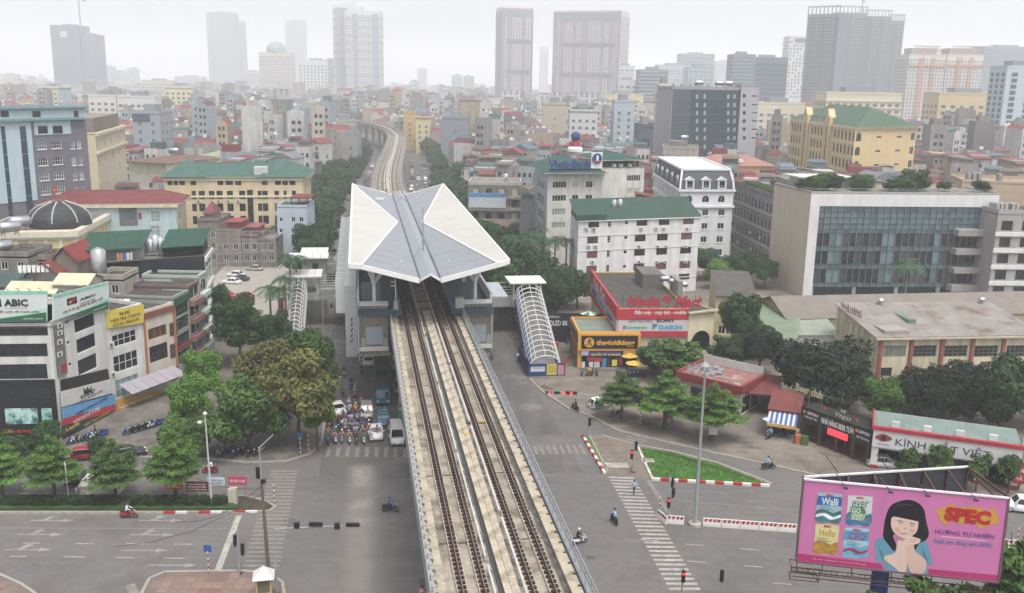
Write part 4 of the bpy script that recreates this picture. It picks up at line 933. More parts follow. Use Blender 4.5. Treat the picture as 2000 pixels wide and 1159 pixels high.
for x0, x1, y0, y1, c_ in ((1147, 1162, 697, 705, '#b8343c'), (1160, 1175, 698, 706, '#b8343c'), (1150, 1158, 707, 717, '#d9d4cf'), (1160, 1171, 707, 717, '#c8c0c4'), (1176, 1184, 700, 723, '#4f7fb8'), (1195, 1205, 703, 715, '#e0d24a'), (1136, 1142, 707, 719, '#d5d9dd'), (1208, 1216, 699, 714, '#b5333b')): poster(b, f, x0, y0, x1, y1, c_)
f.box('doorstep', .3, f.L, 0, .3, 1.2, M('#77756f'))
b.left.box('side_fascia', 0, b.left.L, 4.5, 6.1, .3, M('#5b4622', .7)); b.left.box('side_banner', .5, b.left.L * .9, .3, 3.6, .1, M('#8b5a30', .8, .3, .6))
b.walls(); b.flat(M('#7e8a7c', .9, .2), .3, .3, yel)
# side screen wall of advertising behind the phone shop
o = tag(MB().box(0, 15.5, 0, .3, .12, 5.6).build('advertising_wall', M('#20242f', .5, .15, .3)), 'dark advertising hoarding with white lettering beside the covered stair', 'hoarding'); A_ = P(1062, 611, 5.6); o.location = (A_.x, A_.y, 0)
text(o, 'QLED 8K', 1.0, 4.4, 3.1, 4.2, -.02, wl, .01); text(o, 'SAMSUNG', .8, 2.8, 4.7, 5.05, -.02, wl, .02)
for k in range(3): MB().lathe([(.0 + .35 * 1, 0), (.35, .05)], (0, 0, 0), 12).build('badge', M('#3a4150', .4), o).location = (2 + 0 * k, -.06, 1.4) if k == 0 else (9 + k, -.06, 3)
# red-roofed kiosk
b = Bld('roadside_kiosk', 'low kiosk with dusty red flat roof littered with pipes beside the mast', 'kiosk', (1327, 728), (1446, 757), 4.6, pBR=(1490, 733), wall=M('#bdb4a4', .9, .2, .5, streak=.2))
b.front.win(2, b.W - 1, .2, 3.0, nx=4, glass=glass_dark, frm=dark_fr); b.right.win(1, b.right.L - .6, .2, 2.8, nx=2, glass=glass_dark)
b.walls(); b.flat(M('#9a6a62', .9, .25, .7, blot=('#c7b8ac', .5, .55, .7)), .0)
rf = M('#8d3037', .7, .12)
for fc in (b.front, b.right, b.left): fc.box('fascia', -.3, fc.L + .3, 3.75, 4.85, .5, rf)
b.back.box('back_wall', 0, b.back.L, 4.6, 5.8, .1, M('#c9c8c2', .9))
b.front.box('signboard', b.W * .45, b.W * .95, 2.9, 3.7, .6, M('#9e2b33', .7))
for k in range(9): MB().tube((rnd.uniform(.5, b.W - 3), rnd.uniform(1, 5), 4.75), (rnd.uniform(1, b.W - 1), rnd.uniform(1, 6), 4.8), .06, n=6).build('loose_pipe', M('#b9b2a8', .7), b.root)
b2 = Bld('red_lean_to', 'lean-to with faded red sheet roof beside the roadside kiosk', 'shed', (1447, 765), (1520, 772), 3.4, 6, wall=M('#8b8378', .9)); b2.front.hole(.3, b2.W - .3, .05, 3.0); b2.walls(); b2.pitch(r_red, .05, .9, .7)
# blue awning stall
st = Bld('food_stall', 'food stall with blue white striped awning and yellow valance beside the beer gate', 'stall', (1503, 800), (1560, 808), 3.4, 5, wall=M('#6b5f55', .9)); st.front.hole(.2, st.W - .2, .05, 2.9); st.walls(); st.pitch(tile_red, .2, 1.3, .4)
n = 12
for k in range(n):
 w_ = st.W / n; MB().add([(k * w_, -1.9, 2.2), ((k + 1) * w_, -1.9, 2.2), ((k + 1) * w_, -.1, 3.3), (k * w_, -.1, 3.3)], [(0, 1, 2, 3)]).build('awning_stripe', M('#3f62a0' if k % 2 else '#c9ccd2', .7, .1), st.root)
MB().box(0, st.W, -1.95, -1.9, 1.75, 2.2).build('valance', M('#d8ae3a', .7), st.root)
# beer hall gate
g = Bld('beer_hall_gate', 'dark timber beer hall gate with white letters and red display board', 'gate', (1566, 793), (1702, 842), 4.6, 3, wall=M('#3b332d', .8, .2))
f = g.front; L_ = f.L
f.hole(.8, L_ * .3, .05, 2.4); f.hole(L_ * .32, L_ * .78, .05, 2.9); f.hole(L_ * .8, L_ - .5, .05, 2.4); g.walls(); g.flat(M('#2d2926', .9), 0)
MB().box(.5, L_ - .3, .2, 14, .1, .14).build('red_floor', M('#6e2f29', .9, .2), g.root)
text(g.root, 'NHÀ HÀNG BEER TƯƠI', L_ * .31, L_ * .77, 3.3, 4.25, -.06, wl, .03); text(g.root, 'SAPPORO', L_ * .1, L_ * .26, 3.8, 4.2, -.06, wl, .02); text(g.root, 'SAPPORO', L_ * .84, L_ * .99, 3.8, 4.2, -.06, wl, .02)
text(g.root, 'NHẬN ĐẶT TIỆC', L_ * .06, L_ * .25, 3.2, 3.6, -.06, wl, .01); text(g.root, 'CƠM VĂN PHÒNG', L_ * .81, L_ * .99, 3.1, 3.5, -.06, wl, .01)
for u in (.06, .82): o = MB().lathe([(.22, 0), (.22, .05)], (0, 0, 0), 10); o.v = [(x, -z_, y) for x, y, z_ in o.v]; o.build('star_badge', M('#d98a2a', .5), g.root, fix=True).location = (L_ * u - .1, -.03, 4.0)
MB().box(L_ * .42, L_ * .7, -.18, -.06, 2.2, 3.0).build('led_board', M('#e0323c', .5, .3, 3, emit=1.2), g.root)
text(g.root, 'Las', L_ * .57, L_ * .64, 5.7, 6.2, -.06, wl, .0, .2); text(g.root, 'Vegas', L_ * .5, L_ * .72, 4.75, 5.5, -.06, M('#cfc8b4', .6), .0, .2)
for u in (.35, .8): text(g.root, 'Halida', L_ * u - .7, L_ * u + .9, 4.7, 5.0, -.06, M('#2f7a4c', .6), .03); o = MB().lathe([(.25, 0), (.25, .05)], (0, 0, 0), 5); o.v = [(x, -z_, y) for x, y, z_ in o.v]; o.build('star', M('#d0454d', .6), g.root, fix=True).location = (L_ * u, -.05, 5.4)
for u in (.02, .3, .55, .78, .98): MB().box(L_ * u - .15, L_ * u + .15, -.14, -.02, 0, 3.1).build('gate_post', M('#4e443b', .8, .2), g.root)
bc = thing('beer_club_sign', 'pale letters on posts above the beer hall gate', 'sign', g.loc, g.rz); text(bc, 'Beer club', -1.2, 3.2, 6.4, 7.5, -.05, M('#c8bd95', .6), .04)
for x in (-1, 1, 3): MB().bar((x, .05, 4), (x, .05, 7), .08).build('post', M('#6d665c'), bc)
# optician with the long white sign
b = Bld('optician_shop', 'optician with long white red-edged sign and eye logo', 'shop', (1707, 834), (1998, 874), 5.4, 6.5, wall=M('#d8d6d2', .8, .08, streak=.1))
f = b.front; L_ = f.L; nb = 4
for k in range(nb): f.hole(.4 + (L_ - .8) * k / nb + .35, .4 + (L_ - .8) * (k + 1) / nb - .35, .05, 2.7)
b.walls(); b.flat(sheetm('#7d8f88'), 0); MB().box(0, L_, 3.5, 3.6, 0, 3).build('shop_glass', glass_dark, b.root); MB().box(0, L_, .3, 3.5, .1, .15).build('shop_floor', M('#8d8b88'), b.root)
f.box('sign_panel', 0, L_, 3.0, 5.3, .35, M('#dcdad8', .6, .05)); f.box('sign_edge', -.2, L_ + .2, 5.2, 5.65, .5, M('#b8283a', .6)); b.left.box('sign_edge', 0, b.left.L, 5.2, 5.65, .2, M('#b8283a', .6)); text(b.root, 'KÍNH MẮT VIỆT', L_ * .16, L_ * .8, 3.3, 4.95, -.37, M('#2f3560', .6), .012)
ey = MB(); pts = smooth_curve([(-1, 0), (0, .5), (1, 0), (0, -.45)], 6); ey.add([(x, 0, z) for x, z in pts], [tuple(range(len(pts)))]); o = ey.build('eye_logo', M('#a83a3a', .6), b.root, fix=True); o.location = (L_ * .075, -.4, 4.3)
o = MB().lathe([(.32, 0), (.32, .04)], (0, 0, 0), 14); o.v = [(x, -z_, y) for x, y, z_ in o.v]; o.build('eye_pupil', M('#2b2326', .5), b.root, fix=True).location = (L_ * .075, -.42, 4.3)
text(b.root, 'VIỆT OPTIC', L_ * .03, L_ * .12, 3.3, 3.55, -.37, M('#444a50', .6))
for k in range(nb + 1):
 x = .4 + (L_ - .8) * k / nb; MB().box(x - .38, x + .38, -.2, -.02, .6, 3.0).build('column', white_w, b.root); MB().box(x - .4, x + .4, -.22, -.01, 0, .6).build('column_base', M('#b5282e', .7), b.root)
for k in range(5): MB().box(2 + k * 3.6, 2.9 + k * 3.6, .8, 1.2, 5.4, 6.1).build('sign_lamp', M('#d9d9d6', .5), b.root)
MB().box(L_ * .96, L_ + .8, -.9, -.6, 1.2, 3.6).build('red_panel', M('#c4262d', .6), b.root); text(b.root, 'KÍNH', L_ * .965, L_ + .7, 2.6, 3.3, -.93, wl, .04); text(b.root, 'MẮT', L_ * .965, L_ + .7, 1.6, 2.3, -.93, wl, .04)
# weathered cream warehouse
b = Bld('weathered_warehouse', 'weathered cream warehouse with red pilasters and rusty sheet roof', 'warehouse', (1716, 660), (2030, 655), 8.2, pB=(1634, 617), wall=M('#d8cbaa', .93, .12, .4, streak=.35, blot=('#6b6458', .5, .63, .72)))
f = b.front; rp = M('#a4584c', .85, .2, .6, streak=.3)
for x in (1718, 1778, 1838, 1897, 1957, 2016): u = f.uv(x, 690)[0]; f.box('pilaster', u - .3, u + .3, 0, 8.0, .28, rp)
for x0, x1 in ((1725, 1769), (1784, 1829), (1844, 1889), (1903, 1949), (1965, 2008)): f.winpx(x0, 675, x1, 697, nx=5, nz=3, glass=[glass_dark, M('#8a8f80', .5, .3, 1.0), glass_dark], frm=M('#74786a', .6))
f.winpx(1720, 718, 1742, 735, nx=4, frm=dark_fr)
for x, y in ((1815, 724), (1863, 722), (1915, 714)): f.ac(x, y)
ll = b.left
for k in range(8): ll.box('rib_post', ll.L * (k + .5) / 8 - .12, ll.L * (k + .5) / 8 + .12, 0, 8, .14, M('#c9bb98', .9, .2, streak=.3))
for z in (2.5, 4.5, 6.5): ll.box('rib_rail', 0, ll.L, z, z + .2, .1, M('#c9bb98', .9, .2))
b.walls(); b.pitch(M('#938c84', .9, .22, .35, wave=('X', 1.1), fine=.1, blot=('#6d5c4e', .25, .52, .7)), .15, 2.2, .7); f.box('gutter', -.6, f.L, 7.95, 8.2, .7, M('#bcb094', .9))
b.block('skylight', .28, .33, .35, .75, 9.1, 9.75, M('#6f8374', .6)); b.block('roof_box', .05, .2, .05, .3, 8.5, 9.1, M('#a09a90', .8))
ws = thing('warehouse_sign', 'faded red letters standing along the warehouse gable edge', 'sign', b.loc, b.rz); o = text(ws, 'NHÀ HÀNG', ll.L * .1, ll.L * .6, 10.0, 11.2, -.1, M('#9a4450', .7), .03); o.location = ll.wpt(0, 0); o.rotation_euler = (0, 0, ll.rz); MB().bar(ll.wpt(ll.L * .1, 9.9, .1), ll.wpt(ll.L * .6, 9.9, .1), .08).build('rail', rust, ws)
for u, nm in ((.27, 'palm crown'), (.95, 'roof end')):
 o = thing('roof_ventilator', f'round steel ventilator on the warehouse ridge beside the {nm}', 'ventilator', b.at(u, .95, 10.2)); MB().lathe([(.3, 0), (.3, .4), (.6, .55), (.65, .85), (.3, 1.15)], (0, 0, 0), 12).build('cowl', steel, o)
b = Bld('brown_warehouse', 'long warehouse with brown sheet roof below the glass-fronted office', 'warehouse', (1540, 624), (2040, 612), 6, 14, wall=M('#b9ae8e', .93, .2, .4, streak=.35)); b.walls(); b.gable(M('#867d73', .9, .15, .3, wave=('X', 1.0), fine=.08), 2.6, .5)
b = Bld('white_lean_to', 'white lean-to with pale green roof between the two warehouses', 'shed', (1560, 655), (1638, 655), 4.6, 7, wall=white_w); b.walls(); b.pitch(sheetm('#95a18c'), .1, 1.6)
# four-storey apartment block behind the palms
b = Bld('old_apartments', 'stained brown apartment block with open balconies and a blue banner', 'building', (915, 361), (1018, 363), 18.4, 12, wall=M('#8b8177', .92, .18, .5, streak=.35))
for z in (5.4, 8.6, 11.8, 15):
 b.front.grid(4, 1.5, (z + .6,), 1.9, 1.2, 1, nx=2, frm=M('#6d6156', .8), glass=[glass_dark, curtain_pale, glass_dark]); b.front.box('balcony', 0, b.W, z - .2, z + .65, 1.0, M('#a0998f', .9, .15, streak=.3))
 for k in range(5): b.front.box('balcony_post', b.W * k / 4 - .12 + (.12 if k == 0 else 0), b.W * k / 4 + .12, z + .65, z + 3.0, .9, M('#9a9086', .9))
b.walls(); b.flat(M('#a19a90', .9, .2), .9, .3, M('#b5aea4', .9, .2)); tank(b.at(.7, .5, 18.4), 'round steel tank on the stained apartment block roof', True, 0, 1.2)
b.front.boxpx('banner', 916, 380, 988, 405, 1.2, M('#bcc4cb', .6, .1)); b.front.boxpx('banner_top', 916, 377, 988, 384, 1.26, M('#4f86b8', .6)); b.front.boxpx('shop_board', 918, 432, 1000, 452, 1.1, M('#b98a88', .7, .1)); b.front.text('Ju', 950, 435, 957, 443, 1.14, M('#4a2f3a', .6)); b.front.text('Top', 958, 435, 966, 443, 1.14, M('#4a2f3a', .6), bold=.03)
b = Bld('grey_side_house', 'narrow pale house with green roof wedged between apartments and bank office', 'house', (1019, 385), (1044, 384), 15, 14, wall=M('#b5bcbe', .85)); b.walls(); b.pitch(r_teal, .1, 2.2)
# dark glass office
b = Bld('dark_glass_office', 'ten-storey office with dark reflective glass front and pale concrete end', 'building', (1313, 174), (1448, 174), 44.5, 20, Y=424, YR=430, wall=M('#a4a3a8', .85, .06, .3))
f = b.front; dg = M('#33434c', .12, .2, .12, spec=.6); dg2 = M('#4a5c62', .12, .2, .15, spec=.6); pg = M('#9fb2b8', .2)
nz_, nx_ = 12, 15
for i in range(nx_):
 for j in range(nz_):
  me = pane_mesh((f.L - .6) / nx_, 42.5 / nz_, dg2 if i < 4 else dg); link('pane', me, b.root, f.wpt(.3 + (f.L - .6) * i / nx_, 1 + 42.5 * j / nz_, .25), f.rz)
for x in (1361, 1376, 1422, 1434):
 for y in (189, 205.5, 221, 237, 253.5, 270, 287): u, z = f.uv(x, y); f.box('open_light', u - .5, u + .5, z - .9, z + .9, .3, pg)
b.walls(); b.flat(tar, 1.2)
for k in range(8): b.block('parapet_pier', k / 8, k / 8 + .03, 0, .05, b.H, b.H + 2.2, b.wm)
b2 = Bld('concrete_core', 'pale concrete stair tower with small openings beside the dark glass office', 'building', (1448.5, 168), (1484, 167), 46, 16, Y=428, wall=M('#b3b1b6', .85, .06, .3))
for y in (188, 205, 221, 237, 253, 270): b2.front.winpx(1450, y - 4, 1457, y + 4, nx=1); b2.front.winpx(1468, y - 1.5, 1480, y + 1.5, nx=2)
b2.walls(); b2.flat(tar, .6)
for k, x in enumerate((.3, .6, .74)): tank(b.at(x + .2, .5, b.H + 1), ('steel tank standing alone on the dark glass office roof', 'steel tank left of a pair on the dark glass office roof', 'steel tank right of a pair on the dark glass office roof')[k], False, 0, 2.2)
# yellow school with green roof and arcades
b = Bld('arcaded_school', 'yellow five-storey school with arcades, gabled bays and green roof', 'building', (1671, 249), (1791, 248), 32, pB=(1546, 232), wall=M('#dcc088', .88, .06, .35, streak=.08))
f = b.front; l = b.left
for z in (12, 17, 22, 27): f.win(.8, 3.4, z, z + 3.2, nx=1, kind='arch', frm=b.wm); f.win(b.W - 2.6, b.W - .6, z, z + 2.8, nx=2); f.win(b.W * .35, b.W * .35 + 2.6, z + 1, z + 1.8, nx=2); f.win(b.W * .68, b.W * .68 + 2.6, z + 1, z + 1.8, nx=2)
n = 20
for z in (12, 17, 22, 27):
 for k in range(n):
  u = 1.2 + (l.L - 3.4) * k / (n - 1)
  if k in (5, 6, 12, 13): continue
  l.win(u, u + 2.0, z, z + 3.4, nx=1, kind='arch', frm=b.wm, glass=M('#3a332a', .7))
 l.box('floor_band', 0, l.L, z - 1.0, z - .7, .2, M('#e6d2a2', .85))
for k in (5.5, 12.5):
 u = 1.2 + (l.L - 3.4) * k / (n - 1); l.box('gable_bay', u - 1.6, u + 3.4, 0, 34.5, 1.2, b.wm); l.box('bay_slot', u + .3, u + 1.4, 4, 31, 1.3, M('#5d5240', .8))
 q = l.wpt(u + .9, 34.5, 0); m = MB().add([(-2.6, -1.4, 0), (2.6, -1.4, 0), (0, -1.4, 3.2), (-2.6, 1, 0), (2.6, 1, 0), (0, 1, 3.2)], [(0, 1, 2), (0, 2, 5, 3), (1, 4, 5, 2), (3, 5, 4)]); o = m.build('bay_gable', b.wm, b.root); o.location = q; o.rotation_euler = (0, 0, l.rz)
b.walls(); b.hip(sheetm('#4a6850', 'X', .8), 6.5, 1.0, .22); b.front.box('cornice', -.4, b.W + .4, 31.2, 32, .5, M('#e6d6ac', .85)); l.box('cornice', 0, l.L, 31.2, 32, .5, M('#e6d6ac', .85))
o = text(b.root, 'HỌC VIỆN', l.L * .38, l.L * .66, 33.2, 35.2, -.6, M('#a83a3c', .6), .02); o.location = l.wpt(0, 0); o.rotation_euler = (0, 0, l.rz)
# ---------------------------------------------------------------- buildings left of the railway
# corner office with insurance billboards: two faces meeting at the street corner
abw = M('#dcdad3', .85, .06, .4, streak=.22); blackp = M('#1f2124', .35, .1, .5, spec=.5); gl_ab = M('#1d2930', .1, .3, .25, spec=.6)
c0 = P(118, 862);
b = Bld('corner_office', 'white corner office with dark ribbon windows under green and white billboards', 'building', None, None, 15.2, 12, loc=(P(-70, 866).x, P(-70, 866).y), rz=math.atan2(c0.y - P(-70, 866).y, c0.x - P(-70, 866).x), W=(c0 - P(-70, 866)).xy.length, wall=abw)
f = b.front
for y0, y1 in ((629, 657), (672, 698), (712, 741)): f.winpx(-60, y0, 93, y1, nx=4, nz=1, glass=gl_ab, frm=dark_fr)
f.boxpx('black_band', -70, 742, 113, 868, .18, blackp); f.boxpx('dark_window', -30, 754, 100, 782, .22, gl_ab)
def photo_panel(x0, y0, x1, y1, cols):
 o = f.boxpx('poster', x0, y0, x1, y1, .26, M(cols[0], .5, .25, .5, blot=(cols[1], .9, .45, .6)))
photo_panel(12, 797, 75, 827, ('#bfe3d6', '#2f6f68')); photo_panel(83, 797, 103, 827, ('#9fdcc8', '#27434a'))
f.text('Coffee - ', 9, 837, 33, 845, .3, M('#d99a2a', .5), shear=.2); f.text('ĐỘC ĐÁO RẺ', 34, 837, 62, 845, .3, M('#d9442a', .5), bold=.03)
b.walls(); b.flat(tar, .4); corner = b
wA, wB = P(118, 862), P(228, 800)
b = Bld('street_office', 'white office side with square dark windows under the slanted insurance billboard', 'building', None, None, 15.2, 10, loc=(wA.x + .05, wA.y), rz=math.atan2(wB.y - wA.y, wB.x - wA.x), W=(wB - wA).xy.length, wall=abw)
f = b.front
for (x0, y0, x1, y1) in ((145, 617, 186, 645), (149, 656, 188, 685), (152, 696, 191, 727)): f.winpx(x0, y0, x1, y1, nx=1, glass=gl_ab, frm=white_fr)
for x, y in ((131, 630), (134, 669), (137, 712)): f.winpx(x - 3.5, y - 3, x + 3.5, y + 3, nx=1, frm=white_fr)
f.boxpx('riser', 107, 632, 125, 735, .25, M('#7b7974', .9, .2, streak=.3)); f.boxpx('red_plate', 117, 711, 127, 725, .3, M('#b8283a', .6))
for y in (636, 650, 668, 692): f.ac(113, y)
f.quadpx('black_band', [(116, 742), (208, 720), (222, 800), (120, 862)], .15, blackp)
def slant_board(name, pts, mat, out): return f.quadpx(name, pts, out, mat, .12)
slant_board('crown_board', [(114, 765), (214, 740), (217, 767), (116, 795)], M('#d3d2cc', .7, .15, .8), .3)
f.text('ROYAL SKY', 151, 765, 181, 773, .46, blackp, bold=.03); f.text('PHÒNG KARAOKE', 140, 773, 195, 778, .46, blackp)
cr = f.quadpx('crown', [(158, 769), (157, 757), (161, 762), (165, 755), (168, 761), (173, 754), (172, 766)], .44, blackp, .03)
slant_board('blue_board', [(116, 797), (219, 770), (219, 789), (117, 818)], M('#5ba4d4', .6, .1), .32); f.text('FARRO ORTHO-K HÀ NỘI', 142, 788, 205, 797, .46, M('#3a3f9a', .5), bold=.03)
slant_board('red_board', [(116, 818), (219, 789), (220, 802), (117, 832)], M('#c22a33', .6, .06), .32); f.text('PHÒNG KHÁM MẮT KỸ ĐÌNH', 136, 803, 190, 815, .46, M('#efe9e4', .5), bold=.03)
slant_board('green_board', [(117, 833), (220, 803), (220, 815), (118, 848)], M('#1f4a38', .6, .06), .32); f.text('Layla', 122, 829, 150, 838, .46, M('#e0b03a', .5), bold=.03); f.text('TIỆM TRÀ CHANH', 156, 814, 208, 823, .46, M('#dba53a', .5), bold=.02)
f.boxpx('white_notice', 182, 823, 206, 840, .5, M('#cfd2d0', .6))
b.walls(); b.flat(tar, .4); side = b
# the two billboards on the roof
def rooftop_board(label, xl, yl0, yl1, xr, yr0, yr1, base):
 """panel whose left and right edges are given in pixels on the wall plane"""
 t = thing('rooftop_billboard', label, 'billboard', base.root.location, base.rz); f = base.front
 f.quadpx('panel', [(xl, yl0), (xr, yr0), (xr, yr1), (xl, yl1)], .35, M('#d3ded9', .6, .05), .15, t)
 H_ = lambda tt: (yl0 + (yr0 - yl0) * tt, yl1 + (yr1 - yl1) * tt)
 X_ = lambda tt: xl + (xr - xl) * tt
 V = lambda tt, vv: (X_(tt), H_(tt)[0] + (H_(tt)[1] - H_(tt)[0]) * vv)
 f.quadpx('mint_stripe', [V(0, 0), V(1, 0), V(1, .1), V(0, .16)], .5, M('#8fd0b4', .6), .02, t)
 f.quadpx('mint_base', [V(0, .98), V(1, .98), V(1, .55), V(.6, .8)], .505, M('#a8d9c2', .6), .02, t)
 f.quadpx('green_base', [V(.12, .99), V(.99, .99), V(.99, .7)], .53, M('#1f6a46', .6), .02, t)
 f.quadpx('logo_dark', [V(.24, .28), V(.42, .26), V(.43, .52), V(.25, .54)], .5, M('#26242a', .5), .02, t); f.quadpx('logo_red', [V(.25, .4), V(.37, .27), V(.42, .34), V(.3, .53)], .53, M('#a8283c', .5), .02, t); f.quadpx('logo_gold', [V(.27, .42), V(.31, .38), V(.33, .44), V(.29, .48)], .555, M('#d6a33a', .5), .02, t)
 a, c_ = V(.46, .27), V(.76, .5); f.text('ABIC', a[0], a[1], c_[0], c_[1], .55, M('#232126', .5), bold=.04, parent=t)
 a, c_ = V(.47, .53), V(.75, .57); f.text('BẢO HIỂM NÔNG NGHIỆP', a[0], a[1], c_[0], c_[1], .55, M('#444248', .5), parent=t)
 a, c_ = V(.16, .6), V(.9, .74); f.text('Giữ uy tín để vươn tới thành công', a[0], a[1], c_[0], c_[1], .55, M('#8a2a3c', .5), shear=.3, parent=t)
 a, c_ = V(.7, .87), V(.95, .93); f.text('www.abic.com.vn', a[0], a[1], c_[0], c_[1], .56, M('#e8eee8', .5), parent=t)
 for k in range(7): tt = .08 + .14 * k; u0, z0 = f.uv(*V(tt, 1)); u1, z1 = f.uv(*V(tt, 0)); MB().bar(f.wpt(u0, z0, .2), f.wpt(u1, z1, .2), .1).build('frame_post', rust, t); MB().bar(f.wpt(u1, z1, .2), f.wpt(u1, z1 + .5, 1.2), .05).build('lamp_arm', rust, t)
rooftop_board('mint and white insurance billboard facing the cross street', -60, 566, 628, 95, 567, 626, corner)
rooftop_board('mint and white insurance billboard slanting back along the side street', 97, 576, 626, 206, 550, 604, side)
# row of tube houses running back from the corner
def row(name, label, pa, pb, H, wall, **k):
 A_, B_ = P(*pa), P(*pb); return Bld(name, label, 'house', None, None, H, 9, loc=(A_.x, A_.y), rz=math.atan2(B_.y - A_.y, B_.x - A_.x), W=(B_ - A_).xy.length - .06, wall=wall)
b = row('tea_house', 'narrow white house with yellow tea banner and grey-framed windows', (229, 799.5), (290, 776), 13.6, abw); f = b.front
for x0, y0, x1, y1 in ((219, 649, 267, 673), (221, 689, 270, 723), (224, 736, 272, 772)): f.winpx(x0, y0, x1, y1, nx=4, nz=2, glass=glass_dark if y0 < 730 else M('#7fa3a4', .3, .2))
tb = f.quadpx('tea_banner', [(202, 608), (277, 594), (277, 630), (205, 642)], .3, M('#d8be2a', .6, .06), .08); f.text('TR PIC', 228, 608, 250, 614, .42, M('#55461a', .5), bold=.02); f.text('TIỆM TRÀ CHANH', 211, 615, 270, 625, .42, M('#55461a', .5), bold=.01); f.text('HOTLINE : 0968.625.569', 216, 626, 268, 632, .42, M('#55461a', .5))
f.ac(215, 673); f.ac(219, 731); b.walls(); b.flat(tar, .5); tank(b.at(.25, .3, 13.7), 'steel tank behind the yellow tea banner'); tank(b.at(1.2, .5, 12.7), 'steel tank on the orange-framed house roof')
o = f.quadpx('shop_sign', [(222, 780), (330, 757), (330, 775), (222, 803)], .5, M('#d39a26', .6, .06), .12); f.text('TIỆM TRÀ CHANH', 226, 780, 290, 793, .66, M('#f0ece2', .5), bold=.05, shear=.1); f.text('NƯỚC', 310, 766, 326, 776, .66, M('#f0ece2', .5), bold=.04)
AW = thing_c('awning', b.root); AW.location = f.wpt(.2, 0); AW.rotation_euler = (0, 0, f.rz)
for k in range(6): w_ = 10.5 / 6; MB().add([(k * w_, -.4, 3.6), ((k + .97) * w_, -.4, 3.6), ((k + .97) * w_, -2.9, 2.6), (k * w_, -2.9, 2.6)], [(0, 3, 2, 1)]).build('awning_panel', M('#a59ca6', .8, .1), AW)
b = row('orange_framed_house', 'narrow house with orange frame, brown louvres and barred windows', (290, 776), (349, 752), 12.6, M('#d5cbb8', .88, .08, .4, streak=.15)); f = b.front; om = M('#b8794a', .8, .12)
for x0, y0, x1, y1 in ((292, 673, 328, 704), (294, 723, 331, 752)): f.winpx(x0, y0, x1, y1, nx=6, nz=4, frm=M('#3a3634'))
f.winpx(289, 638, 326, 660, nx=3, glass=M('#5b4238', .5, .4, 2), frm=om)
for x0, y0, x1, y1 in ((331, 630, 346, 655), (332, 671, 347, 698), (334, 717, 348, 742)):
 o = f.boxpx('louvre_panel', x0, y0, x1, y1, .1, M('#5a4740', .8))
for u in (.12, b.W - .12): f.box('frame_post', u - .15, u + .15, 3, 12.4, .2, om)
f.box('top_band', 0, b.W, 11.7, 12.5, .25, M('#8a5040', .8)); b.walls(); b.flat(tar, .3)
b = row('glazed_house', 'narrow house with green glazing bars and red panels beside the orange frame', (349, 752), (378, 732), 13.4, M('#9aa09a', .88)); f = b.front; f.grid(1, b.W * .8, (3, 5.6, 8.2, 10.4), 1.9, .2, .2, nx=5, nz=3, frm=M('#5d6a64')); f.box('red_panel', 0, b.W, 5.2, 5.9, .15, M('#8f4038')); f.box('green_panel', 0, b.W, 12.2, 13.3, .2, M('#2f5a4c')); b.walls(); b.flat(tar, .3)
b = row('dark_fronted_house', 'narrow house with dark balconies and pink rails near the black wall', (378, 732), (398, 716), 14, M('#7d6a64', .88)); f = b.front
for z in (2.6, 5.4, 8.2, 11): f.box('balcony', 0, b.W, z, z + .8, .8, M('#8f6a5e', .8)); f.win(.3, b.W - .3, z + .9, z + 2.8, nx=2)
b.walls(); b.flat(tar, .3)
b = row('mint_house', 'ornate pale mint house with small arched balconies before the black wall', (398, 716), (413, 702), 14.6, M('#aebfb4', .88)); f = b.front
for z in (3.2, 6.2, 9.2, 12): f.win(.4, b.W - .4, z, z + 2.2, nx=2, kind='arch'); f.box('balcony', 0, b.W, z - .7, z, .7, M('#c3cdc4', .8))
b.walls(); b.flat(tar, .4)
# black party wall building with white glazed front
A_, B_ = P(413, 702), P(425, 690)
b = Bld('black_walled_building', 'tall narrow building with black party wall and green rooftop sheds', 'building', (152, 516), (399, 500), 16.8, pBR=(413, 480), wall=M('#22252e', .8, .2, .3, blot=('#3a3d45', .3, .55, .7)))
b.right.grid(1, b.right.L * .7, (2.6, 5.6, 8.6, 11.6, 14.2), 2.4, nx=2, frm=white_fr, glass=glass_teal); b.walls(side=M('#cfd0cc', .85, .06)); b.flat(M('#6d6a66', .95, .2), .0)
for z in (2.2, 5.2, 8.2, 11.2, 16.2): b.right.box('floor_band', 0, b.right.L, z - .4, z + .3, .3, white_w)
gr = sheetm('#315646');
b.block('shed_wall', .02, .48, .2, .8, 16.8, 18.7, M('#9fa09a', .9)); b.block('shed_wall', .66, .98, .15, .8, 16.8, 18.5, M('#2b2e36', .9))
def shed_roof(u0, u1, v0, v1, z0, z1, mat):
 q = [b.c[0].lerp(b.c[1], u).lerp(b.c[3].lerp(b.c[2], u), v) for u, v in ((u0, v0), (u1, v0), (u1, v1), (u0, v1))]; zz = (z0, z0, z1, z1)
 t = [(*p, k) for p, k in zip(q, zz)]; MB().add(t + [(x, y, z - .15) for x, y, z in t], [(0, 1, 2, 3), (7, 6, 5, 4), (0, 4, 5, 1), (1, 5, 6, 2), (2, 6, 7, 3), (3, 7, 4, 0)]).build('shed_roof', mat, b.root)
shed_roof(-.01, .5, 0, .95, 18.8, 20.3, gr); shed_roof(.64, 1.0, 0, .95, 18.6, 20.1, gr)
tank(b.at(.53, .4, 16.9), 'steel tank nearest the long green shed on the black walled building', True, 0, 1.2); tank(b.at(.57, .4, 16.9), 'tall steel tank between the green sheds on the black walled building', True, 0, 1.5); tank(b.at(.61, .4, 16.9), 'dark tank nearest the short green shed on the black walled building', True, 0, 1.3)
